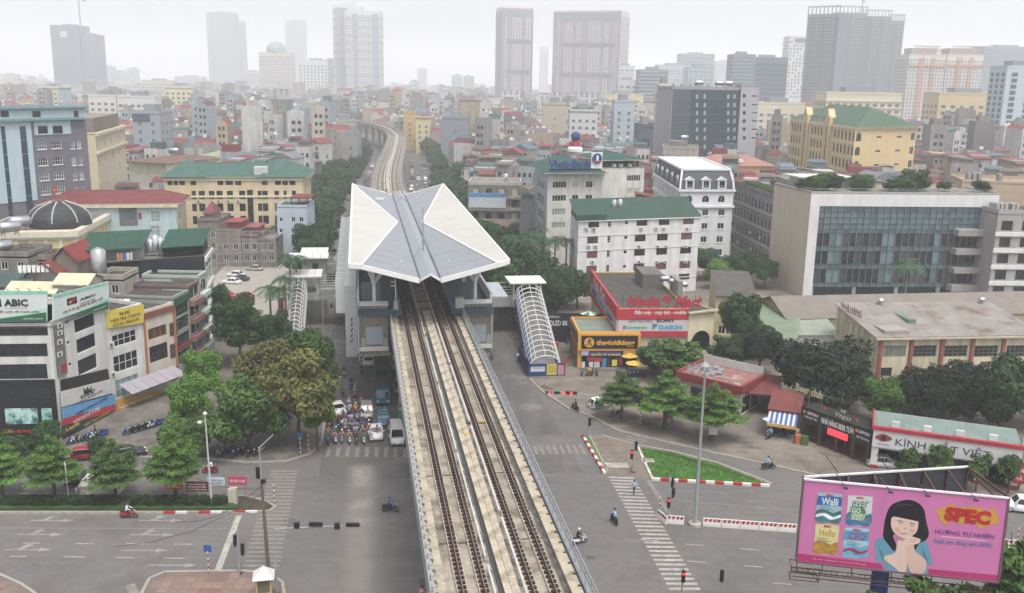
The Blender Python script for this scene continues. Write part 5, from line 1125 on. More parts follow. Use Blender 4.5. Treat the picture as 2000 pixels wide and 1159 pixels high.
for k, c_ in enumerate(('#c08a5a', '#b8845a', '#4a78b8', '#d6d4d0', '#caccd0')):
 o = b.front.box('hanging_cloth', b.W * (.3 + .025 * k), b.W * (.32 + .025 * k), 16.9, 18.1, .05, M(c_, .9), 0)
for z in (16.8,): b.front.box('roof_balcony', 0, b.W * .48, 16.8, 17.0, .5, M('#74726e'))
# jumble of small roofed houses in front of the black wall
def small(name, label, pL, pR, Y, D, wall, kind, mat, h=1.5):
 b = Bld(name, label, 'house', pL, pR, 0, D, wall=wall, Y=Y); H = b.H; b.front.grid(2, 1.1, (H - 2.2,), 1.3, nx=2); b.walls()
 if kind == 'hip': b.hip(mat, h, .4, .25)
 elif kind == 'gable': b.gable(mat, h, .4)
 elif kind == 'gabley': b.gable(mat, h, .4, along='y')
 elif kind == 'pitch': b.pitch(mat, .1, h, .3)
 else: b.flat(tar, .7)
 return b
small('red_roofed_house', 'house with long red sheet roof and skylight behind the orange-framed house', (224, 573), (343, 570), 146, 6, M('#b9b0a6', .9, .15), 'gable', r_red, 2.0)
small('red_roofed_house', 'house with dark red stepped roof behind the insurance billboards', (50, 540), (118, 534), 138, 7, M('#8b857d', .9, .2, streak=.3), 'gabley', tile_red, 2.2)
small('pale_roofed_house', 'house with cream sheet roof directly above the slanted billboard', (105, 556), (170, 552), 132, 5, M('#b7b3a8', .9), 'gable', r_cream, 1.2)
small('pale_roofed_house', 'house with long cream green roof above the straight billboard', (10, 572), (104, 566), 131, 5, M('#a9a89c', .9), 'gable', r_cream, 1.2)
small('concrete_house', 'raw concrete stairhead house with red roofs beside the hanging laundry', (72, 507), (102, 505), 143, 6, raw_w, 'flat', None)
small('red_roofed_house', 'house with steep maroon roof pressed against the black wall', (102, 512), (150, 508), 141, 7, raw_w, 'gabley', sheetm('#8d3f3f'), 2.4)
small('concrete_house', 'flat grey house carrying a steel tank left of the laundry', (-10, 500), (55, 498), 146, 8, conc_d, 'flat', None)
small('concrete_house', 'flat concrete roof with clutter and tank before the black wall', (186, 545), (240, 540), 139, 6, conc, 'flat', None)
small('teal_roofed_house', 'house with dark teal roof at the edge behind the billboard', (-30, 560), (52, 552), 136, 6, conc_d, 'gable', sheetm('#4a5f5c'), 1.6)
tank(PD(195, 540, 141), 'large vertical steel tank before the black wall', True, 0, 2.0); tank(PD(8, 497, 148), 'grey steel tank at the flat grey house edge', False, 1.2, 1.6); tank(P(20, 462, 14.2), 'steel tank lying nearest the dome on the ochre hall roof', False, .9, 2.2); tank(P(40, 450, 14.2), 'steel tank lying second from the dome on the ochre hall roof', False, .9, 2.2)
ln = thing('laundry_line', 'line of white laundry drying on a rooftop before the dark red roofs', 'laundry', PD(33, 545, 137));
MB().bar((0, 0, 0), (0, 0, 2), .06).bar((4.6, 1.2, 0), (4.6, 1.2, 2.1), .06).bar((0, 0, 2), (4.6, 1.2, 2.1), .02).build('line', grey_m, ln)
for k in range(7): x = .3 + k * .6; MB().add([(x, x * .26, 2), (x + .5, (x + .5) * .26, 2.02), (x + .48, (x + .5) * .26 - .2, .9), (x + .05, x * .26 - .15, .95)], [(0, 3, 2, 1)]).build('sheet', M('#dedee0', .9, .06), ln)
# ochre hall with ribbed dome
b = Bld('domed_hall', 'ochre and cream hall with arched windows and black ribbed dome', 'building', (-60, 457), (146, 453), 14, pBR=(236, 406), wall=M('#dcc583', .88, .08, .35, streak=.12))
cc = M('#ddd6bd', .85, .08, streak=.1)
for fc, n in ((b.front, 7), (b.right, 9)):
 for k in range(n): u = fc.L * (k + .6) / n; fc.win(u - .7, u + .7, 7.2 if fc is b.front else 6.8, 10.2 if fc is b.front else 10.6, kind='arch', nx=2, nz=2)
 fc.box('cornice', -.5, fc.L + .4, 13.0, 14.2, .7, cc); fc.box('cornice_step', -.3, fc.L + .2, 12.5, 12.98, .35, cc)
 for k in range(n + 1): u = fc.L * k / n; fc.box('pilaster', max(0, u - .35), u + .35, 0, 12.5, .22, cc)
b.walls(); b.flat(M('#7d6f68', .95, .2, .5), .35, .5, cc)
dc = P(118, 438, 14.2); dm_ = thing('roof_dome', 'black dome with pale ribs on the ochre hall roof', 'dome', dc)
rr = 6.3; prof = [(rr, 0), (rr, .9)] + [(rr * math.cos(t), .9 + 3.9 * math.sin(t)) for t in (.2, .45, .7, .95, 1.2)] + [(1.4, 4.9), (.2, 5.1)]
MB().lathe(prof, (0, 0, 0), 24).build('shell', M('#3b3d42', .7, .2, .6, fine=.1), dm_)
for k in range(8):
 a = 2 * math.pi * k / 8 + .2; MB().path([(r_ * 1.01 * math.cos(a), r_ * 1.01 * math.sin(a), z_ + .05) for r_, z_ in prof[1:-1]], .16, 6).build('rib', M('#b9b6ae', .8), dm_)
fl = thing('flag', 'red flag with yellow star flying near the dome', 'flag', P(114, 392, 17)); MB().bar((0, 0, -1), (0, 0, 3.4), .08).build('pole', grey_m, fl); MB().add([(-.05, 0, 3.3), (-1.2, .1, 2.9), (-1.3, 0, 1.7), (-.05, 0, 2.0)], [(0, 1, 2, 3)]).build('cloth', M('#c8262c', .8), fl)
st_ = []
for k in range(10): r_ = .38 if k % 2 == 0 else .16; a = math.pi / 2 + k * math.pi / 5; st_.append((r_ * math.cos(a), 0, r_ * math.sin(a)))
MB().add(st_, [tuple(range(10))]).build('star', M('#e0c030', .7), fl).location = (-.65, -.02, 2.45)
# pale blue block with red roof
b = Bld('red_hipped_block', 'pale blue and grey block with long red hipped roof behind the dome', 'building', (84, 400), (343, 398), 16.4, pBR=(362, 383), wall=M('#b5cdd0', .85, .06, .4, streak=.12))
f = b.front
for y0, y1 in ((412, 434), (441, 464), (470, 490)): f.winpx(294, y0, 313, y1, nx=2, nz=3, glass=[glass_teal, M('#8fa8a8', .3)])
f.boxpx('grey_bay', 233, 401, 268, 440, .12, grey_b); o = f.boxpx('bay_window', 244, 411, 262, 426, .2, glass_teal); f.boxpx('red_door', 270, 416, 277, 428, .1, M('#9a4a3a'))
for y in (420, 445, 470): b.right.winpx(349, y - 8, 353, y + 8, nx=1)
b.walls(side=M('#d6cbb0', .88, .08)); b.hip(r_red, 2.4, 1.2, .16, fas=cream); f.box('cornice', -.5, f.L + .5, 15.6, 16.3, .8, cream)
# yellow block with green hipped roof
b = Bld('green_roofed_block', 'long yellow institute with teal green hipped roof and dark windows', 'building', (320, 347), (592, 347), 19.8, pBR=(607, 333), wall=M('#dcc79c', .88, .06, .35, streak=.1))
f = b.front
for c_ in ((327, 337), (339, 348), (350, 361), (372, 383), (425, 436), (440, 455), (459, 471), (511, 523), (537, 549), (551, 562), (565, 577)): f.gridpx([c_], [(351, 362)], 460, 356, nx=2, frm=dark_fr)
for c_ in ((374, 383), (388, 400), (408, 419), (423, 435), (443, 455), (467, 479), (503, 511), (512, 523), (536, 545), (554, 560), (570, 578)): f.gridpx([c_], [(373, 389), (398, 413), (422, 438), (446, 460)], 460, 380, nx=2, nz=2, frm=dark_fr)
for x in (389, 428, 447, 466): f.ac(x, 393)
f.boxpx('tall_glazing', 484, 371, 495, 440, .12, glass_dark); b.right.grid(4, 1.2, (16.4, 12.2, 8.4), 2.0, nx=2, frm=dark_fr)
for z in (14.6, 19.0): f.box('string_course', -.2, f.L + .2, z, z + .5, .3, M('#e6d8b4', .85))
b.walls(); b.hip(sheetm('#466b5f'), 3.0, 1.0, .1, fas=cream); MB().box(b.W * .64, b.W * .74, 1, 4, 19.9, 22.4).build('roof_plant', M('#c4c6c4', .7), b.root)
m = MB(); q = [Vector((b.W * .66, -.9)), Vector((b.W + .9, -.9)), Vector((b.W + .9, b.Dv.y * .9)), Vector((b.W * .66, b.Dv.y * .9))]; ap = sum(q, Vector((0, 0))) / 4; m.add([(*p, 19.95) for p in q] + [(*ap, 24.2)], [(0, 1, 4), (1, 2, 4), (2, 3, 4), (3, 0, 4)]); m.build('pavilion_roof', sheetm('#466b5f'), b.root)
m = MB(); q = [Vector((-.9, -.9)), Vector((b.W * .3, -.9)), Vector((b.W * .3, b.Dv.y * .9)), Vector((-.9, b.Dv.y * .9))]; ap = sum(q, Vector((0, 0))) / 4; m.add([(*p, 19.95) for p in q] + [(*ap, 23.9)], [(0, 1, 4), (1, 2, 4), (2, 3, 4), (3, 0, 4)]); m.build('pavilion_roof', sheetm('#466b5f'), b.root)
# white halls behind it
b = Bld('white_hall', 'white hall with curved pediment behind the teal-roofed institute', 'building', (335, 325), (420, 328), 13, 20, wall=cream); b.front.grid(3, 1.2, (8, 4), 2, kind='arch', nx=1); b.walls(); b.flat(M('#b9b1a4', .9), .6)
b = Bld('villa_with_brown_roof', 'cream villa with broad flat brown roof and solar tank behind the institute', 'building', (325, 318), (425, 308), 18, 16, wall=M('#d9d2be', .88)); b.front.grid(5, 1.4, (13, 9), 2, nx=2, frm=dark_fr); b.walls(); b.hip(sheetm('#7d5e54'), 1.2, 1.6, .3); tank(b.at(.5, .5, 19.3), 'white solar tank on the broad brown roof', False, 0, 1.8)
b = Bld('olive_roofed_hall', 'long white hall with olive green sheet roof near the station trees', 'building', (425, 326), (500, 305), 10, 22, wall=white_w); b.walls(); b.gable(sheetm('#9aa184'), 3.5, .6)
b = Bld('cream_arched_house', 'cream house with two arched windows and balcony behind the institute', 'building', (280, 300), (332, 298), 16, 12, wall=cream); b.front.grid(2, 1.6, (10,), 2.6, kind='arch', nx=2); b.walls(); b.flat(tar, .8)
# raw grey houses behind steel scaffolding
for nm, lb, pl, pr, H, roofc in (('raw_house', 'raw grey tube house topped by a maroon turret beside the car park', (385, 432), (425, 434), 18.6, '#7a3f44'), ('raw_house', 'raw grey tube house with small red gable next to the maroon turret', (426, 452), (470, 452), 15.8, '#9a4246'), ('raw_house', 'raw grey tube house with red roof shed above scaffold frames', (471, 462), (503, 464), 14.8, '#9a5256'), ('raw_house', 'low raw grey house with salmon gate nearest the pale blue house', (504, 470), (537, 470), 14, '#8b8279')):
 b = Bld(nm, lb, 'house', pl, pr, H, 11, wall=raw_w, Y=228); H = b.H
 for x in (.3, .75):
  for z in (1.6, 4.4, 7.2): b.front.win(b.W * x - .6, b.W * x + .6, z, z + 1.5, nx=2, glass=[glass_dark, glass_blue]) if z < H - 2 else None
 b.walls(); b.flat(conc_d, .6)
 if roofc == '#7a3f44':
  b.block('turret', .2, .7, .2, .7, H, H + 1.6, raw_w); q = [Vector((b.W * x, 11 * y)) for x, y in ((.15, .15), (.75, .15), (.75, .75), (.15, .75))]; MB().add([(*p, H + 1.6) for p in q] + [(*(sum(q, Vector((0, 0))) / 4), H + 4.4)], [(0, 1, 4), (1, 2, 4), (2, 3, 4), (3, 0, 4)]).build('turret_roof', M(roofc, .7, .15), b.root)
 elif roofc != '#8b8279': b.block('roof_room', .3, .95, .15, .7, H, H + 2, M(roofc, .8, .15)); b.block('room_roof', .25, 1.0, .1, .75, H + 2.01, H + 2.2, M(roofc, .7, .15))
sc = thing('scaffold', 'tall grey steel scaffold frames standing before the raw grey houses', 'scaffold', P(420, 533))
a_, b_ = Vector((0, 0)), (P(538, 526) - P(420, 533)).xy
for k in range(6):
 p = a_.lerp(b_, k / 5)
 for d in (0, 1.4): MB().bar((p.x, p.y + d, 0), (p.x, p.y + d, 9.5), .09).build('standard', galv, sc)
for z in (2.2, 4.4, 6.6, 9.4):
 for d in (0, 1.4): MB().bar((a_.x, a_.y + d, z), (b_.x, b_.y + d, z), .07).build('ledger', galv, sc)
# pale blue narrow house
b = Bld('pale_blue_house', 'narrow pale blue house with roof pergola beside the station trees', 'house', (540, 404), (599, 405), 14, 10, wall=M('#b9c6d4', .85, .06, .4, streak=.12))
for y in (429, 451, 473): b.front.winpx(546, y - 4, 552, y + 4, nx=1); b.front.winpx(569, y - 5, 577, y + 5, nx=2); b.front.winpx(584, y - 5, 593, y + 5, nx=2)
b.walls(); b.flat(tar, .5); b.block('pergola_roof', .42, 1.08, .1, .9, 16, 16.3, r_red)
for u in (.44, .7, .98): b.block('pergola_post', u, u + .03, .12, .16, 14.4, 16, dark_fr)
# turquoise and grey tower block at the left edge
b = Bld('turquoise_block', 'turquoise and grey office block with blue glass strips and crowning cornice', 'building', (-90, 218), (166, 213), 37.5, 16, wall=M('#74727a', .85, .05, .4, streak=.08))
tq = M('#b5ced2', .8, .05, .4, streak=.1); f = b.front
f.boxpx('turquoise_panel', -90, 232, 66, 400, .15, tq); f.boxpx('top_panel', -90, 214, 166, 236, .2, tq); f.boxpx('upper_panel', 66, 236, 137, 263, .18, tq); f.boxpx('cornice', -95, 232, 160, 237, 1.0, M('#6f9a9e', .8)); f.boxpx('cornice', -95, 208, 168, 213, 1.0, M('#7ba4a8', .8))
for x0, x1 in ((-40, -14), (0, 23), (37, 63)):
 u0, z1 = f.uv(x0, 246); u1, z0 = f.uv(x1, 400)
 for j in range(10): f.box('glass_strip', u0, u1, 3 + j * (z1 - 3) / 10, 3 + (j + 1) * (z1 - 3) / 10 - .1, .25, M('#2f4a5c', .12, .2, .2, spec=.6))
for r in ((277, 291), (307, 323), (337, 352), (366, 380)): f.gridpx([(73, 92), (102, 121)], [r], 97, 300, nx=4, nz=2, glass=[glass_teal, glass_dark], kind='sill'); f.gridpx([(139, 147), (152, 160)], [r], 150, 300, nx=2, nz=2, glass=[glass_teal, M('#7fa0a6', .3)], kind='sill')
for x0, x1 in ((73, 92), (102, 121)): f.boxpx('upper_window', x0, 246, x1, 261, .22, glass_dark)
for x0, x1 in ((0, 16), (62, 78), (143, 152)): f.boxpx('upper_window', x0, 217, x1, 229, .24, glass_dark)
b.walls(side=tq); b.flat(tar, .3); b.right.box('glass_strip', .3, 2.2, 2, 33, .15, glass_blue)
b = Bld('cream_office', 'cream office with dark mansard strip beside the turquoise block', 'building', (186, 262), (243, 246), 30, 16, wall=M('#d6c7a4', .85, .06)); b.front.grid(5, 1.1, (6, 10, 14, 18, 22, 26), 2.2, nx=1); b.walls(); b.flat(tar, .4); b.block('mansard', .05, .9, .05, .9, 30, 34, M('#8a8074', .8))
b.front.box('cornice', -.3, b.W + .3, 24.6, 25.2, .6, cream); b.front.box('cornice', -.3, b.W + .3, 29.4, 30.2, .6, cream)
# long low sheds left of the teal-roofed institute
b = Bld('canopy_shed', 'long low canopy with yellow-brown roof beside the parked motorbikes', 'shed', (190, 350), (248, 338), 6, 24, wall=cream); b.walls(); b.gable(sheetm('#9a8a5a'), 2.4, .6, along='y')
b = Bld('grey_hall', 'grey flat-roofed hall behind the dome at the left edge', 'building', (-60, 400), (70, 396), 14.5, 14, wall=M('#8b8b8c', .9)); b.walls(); b.flat(tar, .8, .4, cream)
# ---------------------------------------------------------------- towers and far blocks
def far_windows(b, faces, du, dz, w, h, z0, mat, name='windows', skip=None, out=.12):
 m = MB()
 if b.loc.y > 1000: du, dz, w, h = du * 1.4, dz * 1.35, w * 1.6, h * 1.5
 for f in faces:
  nu = max(1, int((f.L - .6) / du)); nz_ = int((b.H - z0 - 1) / dz)
  for i in range(nu):
   for j in range(nz_):
    if skip and skip(i, j, nu, nz_): continue
    u = .3 + (f.L - .6) * (i + .5) / nu; z = z0 + j * dz
    m.add([f.wpt(u - w / 2, z, out), f.wpt(u + w / 2, z, out), f.wpt(u + w / 2, z + h, out), f.wpt(u - w / 2, z + h, out)], [(0, 1, 2, 3)])
 return stuff(m.build(name, mat, b.root))
def bands(b, faces, dz, h, z0, mat, out=.7):
 m = MB()
 for f in faces:
  j = 0
  while z0 + j * dz < b.H - 1:
   z = z0 + j * dz; m.loft([[f.wpt(0, z, out), f.wpt(0, z + h, out), f.wpt(0, z + h, 0), f.wpt(0, z, 0)], [f.wpt(f.L, z, out), f.wpt(f.L, z + h, out), f.wpt(f.L, z + h, 0), f.wpt(f.L, z, 0)]]); j += 1
 return stuff(m.build('floor_slabs', mat, b.root, fix=True))
def strips(b, f, fr, mat, out=.5, z0=4, z1=None, name='glass_strip'):
 for a, c_ in fr: f.box(name, f.L * a, f.L * c_, z0, z1 or b.H - 2, out, mat)
fg = M('#5c6e78', .2, .15, .1); fw = M('#dcdcda', .85, .04); fgr = M('#8f9499', .85, .06)
def tower(name, label, x0, x1, y, Y, D, wall, YR=None, cat='tower'):
 k = 1.3 if Y >= 1000 else 1.12 if Y > 700 else 1
 return Bld(name, label, cat, (x0, y), (x1, y), 0, D * k, wall=wall, Y=Y * k, YR=YR * k if YR else None)
# tall white and blue twin slab above the viaduct curve
b = tower('white_apartment_tower', 'tall white apartment tower with blue glass strips above the viaduct bend', 673, 742, 24, 1340, 30, fw); f = b.front
strips(b, f, ((.22, .36), (.78, .95)), M('#5d7f9c', .25, .1, .05), .4, 16); bands(b, (f, b.right), 3.6, 1.3, 20, fw, 1.2); far_windows(b, (f, b.right), 4, 3.6, 2.4, 1.5, 21.6, fg); b.walls(); b.flat(fgr, 2)
b.block('crown', .05, .98, .05, .95, b.H + .5, b.H + 3.5, fw)
b = tower('white_apartment_tower', 'taller rear slab of the white blue-striped apartment pair', 649, 705, 13, 1372, 26, fw); f = b.front
strips(b, f, ((.1, .16), (.2, .5)), M('#5d7f9c', .25, .1, .05), .4, 16); bands(b, (f,), 3.6, 1.2, 20, fw, 1.0); far_windows(b, (f,), 4, 3.6, 2.2, 1.5, 21.6, fg); b.walls(); b.flat(fgr, 2); b.block('crown', .2, .7, .2, .8, b.H, b.H + 8, fw)
b = tower('white_podium', 'plain white podium at the foot of the twin apartment tower', 632, 744, 197, 1325, 40, M('#dedbd5', .85, .04), cat='building'); b.walls(); b.flat(fgr, 1); b.block('plant', .3, .75, .1, .6, b.H, b.H + 5, fgr)
b = tower('white_wing', 'low white wing beside the twin tower podium with sloping roof', 652, 690, 196, 1310, 30, fw, cat='building'); b.walls(); b.flat(fgr, 1)
pink = M('#a58c92', .85, .05); pw = M('#d9d6d6', .85, .04)
def pink_tower(lb, x0, x1, y, Y, YR, cols, D=34):
 b = tower('pink_striped_tower', lb, x0, x1, y, Y, D, pw, YR); f = b.front
 for a, c_ in cols: f.box('pink_strip', f.L * a, f.L * c_, 28, b.H - 1, .9, pink)
 far_windows(b, (f, b.left, b.right), 3.3, 3.4, 1.5, 1.9, 30, M('#8b8e97', .3, .1, .1), out=1.0); bands(b, (f,), 3.4, .5, 28.6, pw, .5)
 for t in (.36, .66): f.box('dark_band', f.L * .12, f.L * .92, b.H * t, b.H * t + 6.5, 1.1, M('#77737e', .7))
 f.box('glass_crown', f.L * .08, f.L * .95, b.H - 11, b.H - 3, 1.1, M('#7f909a', .3)); f.box('crown_edge', 0, f.L, b.H - 2.5, b.H + 1, 1.2, pink)
 far_windows(b, (f,), 6, 7.5, 2.6, 4.5, 3, fg, out=1.0, skip=lambda i, j, a_, b_: j > 2); b.walls(); b.flat(fgr, 3)
 for u in (.2, .7): b.block('plant', u, u + .12, .2, .7, b.H, b.H + 4.5, pw)
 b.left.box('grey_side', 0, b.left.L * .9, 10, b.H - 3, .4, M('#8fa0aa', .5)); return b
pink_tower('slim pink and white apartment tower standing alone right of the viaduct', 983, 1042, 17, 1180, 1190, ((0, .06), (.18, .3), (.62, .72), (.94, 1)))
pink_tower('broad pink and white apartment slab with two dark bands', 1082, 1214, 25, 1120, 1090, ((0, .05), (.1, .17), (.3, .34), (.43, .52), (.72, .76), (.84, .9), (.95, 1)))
b = tower('white_skeleton_tower', 'very faint white tower half hidden by the broad pink slab', 1055, 1072, 92, 1900, 30, fw); far_windows(b, (b.front,), 4, 4, 2, 2, 10, fg); b.walls(); b.flat(fgr, 2)
# bare concrete high-rise under construction
ft = M('#6d7880', .85, .08); dkn = M('#4d5962', .7, .1)
def frame_tower(lb, x0, x1, y, Y, open_cols, D=26, YR=None):
 b = tower('unfinished_tower', lb, x0, x1, y, Y, D, ft, YR); f = b.front
 bands(b, (f, b.left), 3.5, .55, 12, M('#a3acb2', .85), .9); far_windows(b, (f, b.left), 3.6, 3.5, 2.4, 2.5, 12.8, dkn, out=.3); strips(b, f, open_cols, M('#545f68', .8), 1.1, 6, name='wall_strip')
 m = MB()
 for k in range(9): u = f.L * k / 8; m.box(u - .5, u + .5, .2, 1.4, b.H, b.H + 9)
 m.box(-.5, f.L + .5, .2, 1.6, b.H + 8, b.H + 9.4); m.build('crown_frame', M('#9aa3a8', .85), b.root); b.walls(); b.flat(ft, 1); return b
frame_tower('dark unfinished high-rise with bare frame crown, left slab', 1578, 1640, 30, 980, ((.12, .2), (.5, .58), (.86, 1)), YR=960)
frame_tower('dark unfinished high-rise with bare frame crown, middle slab', 1633, 1694, 26, 1000, ((.0, .08), (.45, .52), (.92, 1)))
frame_tower('dark unfinished high-rise with bare frame crown, slab at the stepped end', 1690, 1742, 33, 1020, ((.1, .3), (.55, .7)))
b = frame_tower('narrow open concrete frame at the end of the unfinished high-rise', 1738, 1767, 42, 1035, ((.3, .45),), 14)
cr = thing('tower_crane', 'thin tower crane standing on the unfinished high-rise roof', 'crane', (PD(1683, 24, 1300).x, 1300, 46 + 96)); MB().bar((0, 0, -4), (0, 0, 18), 1.2).build('mast', M('#8a8f92'), cr); MB().bar((-8, 0, 20), (4, 0, 12), .8).bar((0, 0, 18), (0, 0, 22), 1.0).build('jib', M('#8a8f92'), cr)
b = tower('speckled_tower', 'white apartment tower with scattered small windows beside the unfinished high-rise', 1543, 1577, 72, 1010, 24, M('#dcd9d6', .85)); far_windows(b, (b.front, b.left), 3.2, 3.3, 1.3, 1.8, 30, fg, skip=lambda i, j, a_, b_: (i * 7 + j * 3) % 5 == 0); b.front.box('dark_base', b.W * .3, b.W, 4, 24, .3, M('#5d4f55')); b.front.box('dark_top', b.W * .3, b.W, b.H - 7, b.H - 2, .3, M('#54626a')); b.walls(); b.flat(fgr, 1)
# round-cornered orange and white twins with lattice crowns
for lb, x0, x1, Y in (('orange and white round-topped tower, first of the twins', 1777, 1848, 830), ('orange and white round-topped tower, second of the twins', 1851, 1922, 850)):
 b = tower('lattice_crowned_tower', lb, x0, x1, 108, Y, 28, M('#d8d3cb', .85, .04)); f = b.front
 strips(b, f, ((.28, .42), (.62, .72)), M('#d0a183', .85), .9, 6, name='orange_strip'); far_windows(b, (f, b.left, b.right), 3.0, 3.3, 1.3, 1.7, 8, M('#70757a', .3), out=1.0); b.front.box('upper_band', 0, b.W, b.H - 10, b.H - 8, 1.2, M('#d0a183', .85))
 b.walls(); b.flat(fgr, 1); m = MB(); cx = b.W / 2
 for k in range(17):
  t = k / 16; x = b.W * t; hh = 9 * math.sqrt(max(.05, 1 - (2 * t - 1) ** 4)); m.bar((x, 0, b.H), (cx + (x - cx) * .82, 4, b.H + hh), .5)
 for zz, s_ in ((b.H + 8.6, .82), (b.H + 4.5, .92)): m.bar((cx - cx * s_ * .9, 4, zz), (cx + cx * s_ * .9, 4, zz), .7)
 stuff(m.build('lattice_crown', M('#b39a8c', .8), b.root)); b.block('crown_core', .15, .85, .3, .9, b.H, b.H + 7, M('#b5a79e', .85))
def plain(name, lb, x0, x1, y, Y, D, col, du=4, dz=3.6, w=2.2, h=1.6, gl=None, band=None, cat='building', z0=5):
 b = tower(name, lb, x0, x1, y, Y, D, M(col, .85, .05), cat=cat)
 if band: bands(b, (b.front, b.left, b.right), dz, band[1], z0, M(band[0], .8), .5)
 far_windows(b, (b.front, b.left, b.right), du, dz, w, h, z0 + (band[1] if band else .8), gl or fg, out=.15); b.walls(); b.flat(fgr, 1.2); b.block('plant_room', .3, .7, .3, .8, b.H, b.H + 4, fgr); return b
plain('blue_office_tower', 'blue-grey stepped office tower behind the dark glass office, left half', 1433, 1476, 108, 880, 26, '#6f8088', band=('#8fa0a8', 1.2), cat='tower')
plain('blue_office_tower', 'blue-grey stepped office tower behind the dark glass office, right half', 1470, 1540, 114, 900, 26, '#5f727c', 3, 3.6, 2.6, 2.4, M('#4a5c66', .2), cat='tower')
plain('grey_slab_tower', 'wide grey hazy slab tower at the right edge skyline', 1922, 2030, 92, 1120, 30, '#7f8b92', 3.4, 3.5, 2, 2.2, cat='tower')
plain('teal_apartment_tower', 'pale teal apartment tower with stacked dark balconies at the right edge', 1968, 2030, 132, 560, 20, '#b9cbd2', 6, 3.4, 3.4, 2.2, M('#4f5a5e', .4), cat='tower')
plain('round_grey_tower', 'broad grey rounded tower on the skyline behind the dark glass office', 1332, 1396, 106, 1350, 40, '#8b9aa0', 3, 3.8, 2.4, 2, band=('#a3b0b5', 1.4), cat='tower')
plain('banded_grey_office', 'blue-grey banded office block right of the pink slab', 1250, 1306, 138, 900, 30, '#6f7f88', 3, 3.7, 2.8, 1.8, band=('#9fb0b8', 1.3))
plain('white_ridge_office', 'pale terraced office block behind the banded grey office', 1285, 1345, 128, 1200, 30, '#b5c0c5', band=('#c9d2d6', 1.4))
plain('small_white_office', 'white office with ribbon windows touching the pink slab', 1210, 1240, 130, 1000, 24, '#c9cccd', band=('#d5d8d8', 1.6))
plain('low_white_office', 'low white office below the ribbon-windowed office', 1208, 1247, 158, 940, 24, '#d2cfc8')
plain('blue_white_office', 'stepped blue and white office right above the red rooftop board', 1345, 1395, 133, 1000, 28, '#8fa3ad', band=('#b9c6cc', 1.3))
plain('cream_small_block', 'cream block with small windows left of the dark glass office', 1288, 1312, 168, 520, 16, '#d9d3c0')
plain('cream_long_block', 'long cream school block with dark roof line below the pink slab', 1175, 1257, 186, 760, 18, '#d8c79a', 4, 3.8, 2.4, 1.8)
plain('cream_ward_block', 'broad cream block with rows of balconies below the unfinished high-rise', 1615, 1763, 183, 600, 24, '#d9cfb0', 4.2, 4, 2.6, 2.0, M('#7b7468', .6), band=('#e0d8bd', .9))
plain('cream_long_office', 'broad yellow-cream office with square windows below the lattice towers', 1835, 1967, 184, 620, 24, '#d8c193', 5.5, 4, 2.6, 1.7)
plain('cream_terrace_block', 'low cream terraced block left of the broad cream ward block', 1480, 1573, 203, 640, 24, '#d8cfb4', 5, 4, 2.4, 1.6)
b = plain('netted_tower', 'grey-blue netted tower under construction on the left skyline', 97, 152, 50, 1480, 40, '#5f7480', 3.4, 3.6, 2.4, 2.4, M('#54707c', .5), cat='tower'); b.front.boxpx('white_sign', 118, 61, 131, 73, 1.0, M('#d8c8cc', .7))
plain('netted_tower', 'lower shoulder of the grey-blue netted tower', 150, 184, 68, 1490, 36, '#667a86', 3.4, 3.6, 2.4, 2.4, M('#5a7480', .5), cat='tower')
c_ = PD(158, 60, 1924); cr = thing('tower_crane', 'faint tower crane with long jib above the netted tower', 'crane', (c_.x, 1924, 130)); MB().bar((0, 0, 0), (0, 0, 60), 2).build('mast', M('#8b9296'), cr); MB().bar((-50, 0, 54), (12, 0, 54), 1.6).bar((0, 0, 66), (-30, 0, 55), .5).bar((0, 0, 66), (12, 0, 55), .5).box(8, 13, -1.5, 1.5, 50, 54).build('jib', M('#8b9296'), cr)
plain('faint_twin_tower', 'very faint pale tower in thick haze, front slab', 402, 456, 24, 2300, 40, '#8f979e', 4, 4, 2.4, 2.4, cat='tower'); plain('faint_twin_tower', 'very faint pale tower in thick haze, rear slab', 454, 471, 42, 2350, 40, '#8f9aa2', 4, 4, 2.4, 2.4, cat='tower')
b = plain('domed_tower', 'cream apartment tower crowned by a green dome', 505, 566, 103, 1500, 34, '#d5cdb8', 4, 3.7, 2.2, 2.0, cat='tower');
m = MB().lathe([(20, 0), (19, 8), (15, 15), (9, 19), (1, 21)], (b.W / 2, 17, b.H + 2), 16); m.build('dome', M('#8fa39c', .7), b.root)
plain('white_grid_office', 'white office with regular grid of square windows left of the twin tower', 583, 640, 118, 1380, 34, '#dedede', 4.6, 4.2, 2, 2.2); plain('cream_rear_office', 'cream office behind the white grid office', 630, 652, 118, 1420, 30, '#cfc6b2')
plain('faint_slab', 'faint pale slab tower behind the domed tower', 556, 592, 40, 2600, 40, '#a3a9ad', cat='tower')
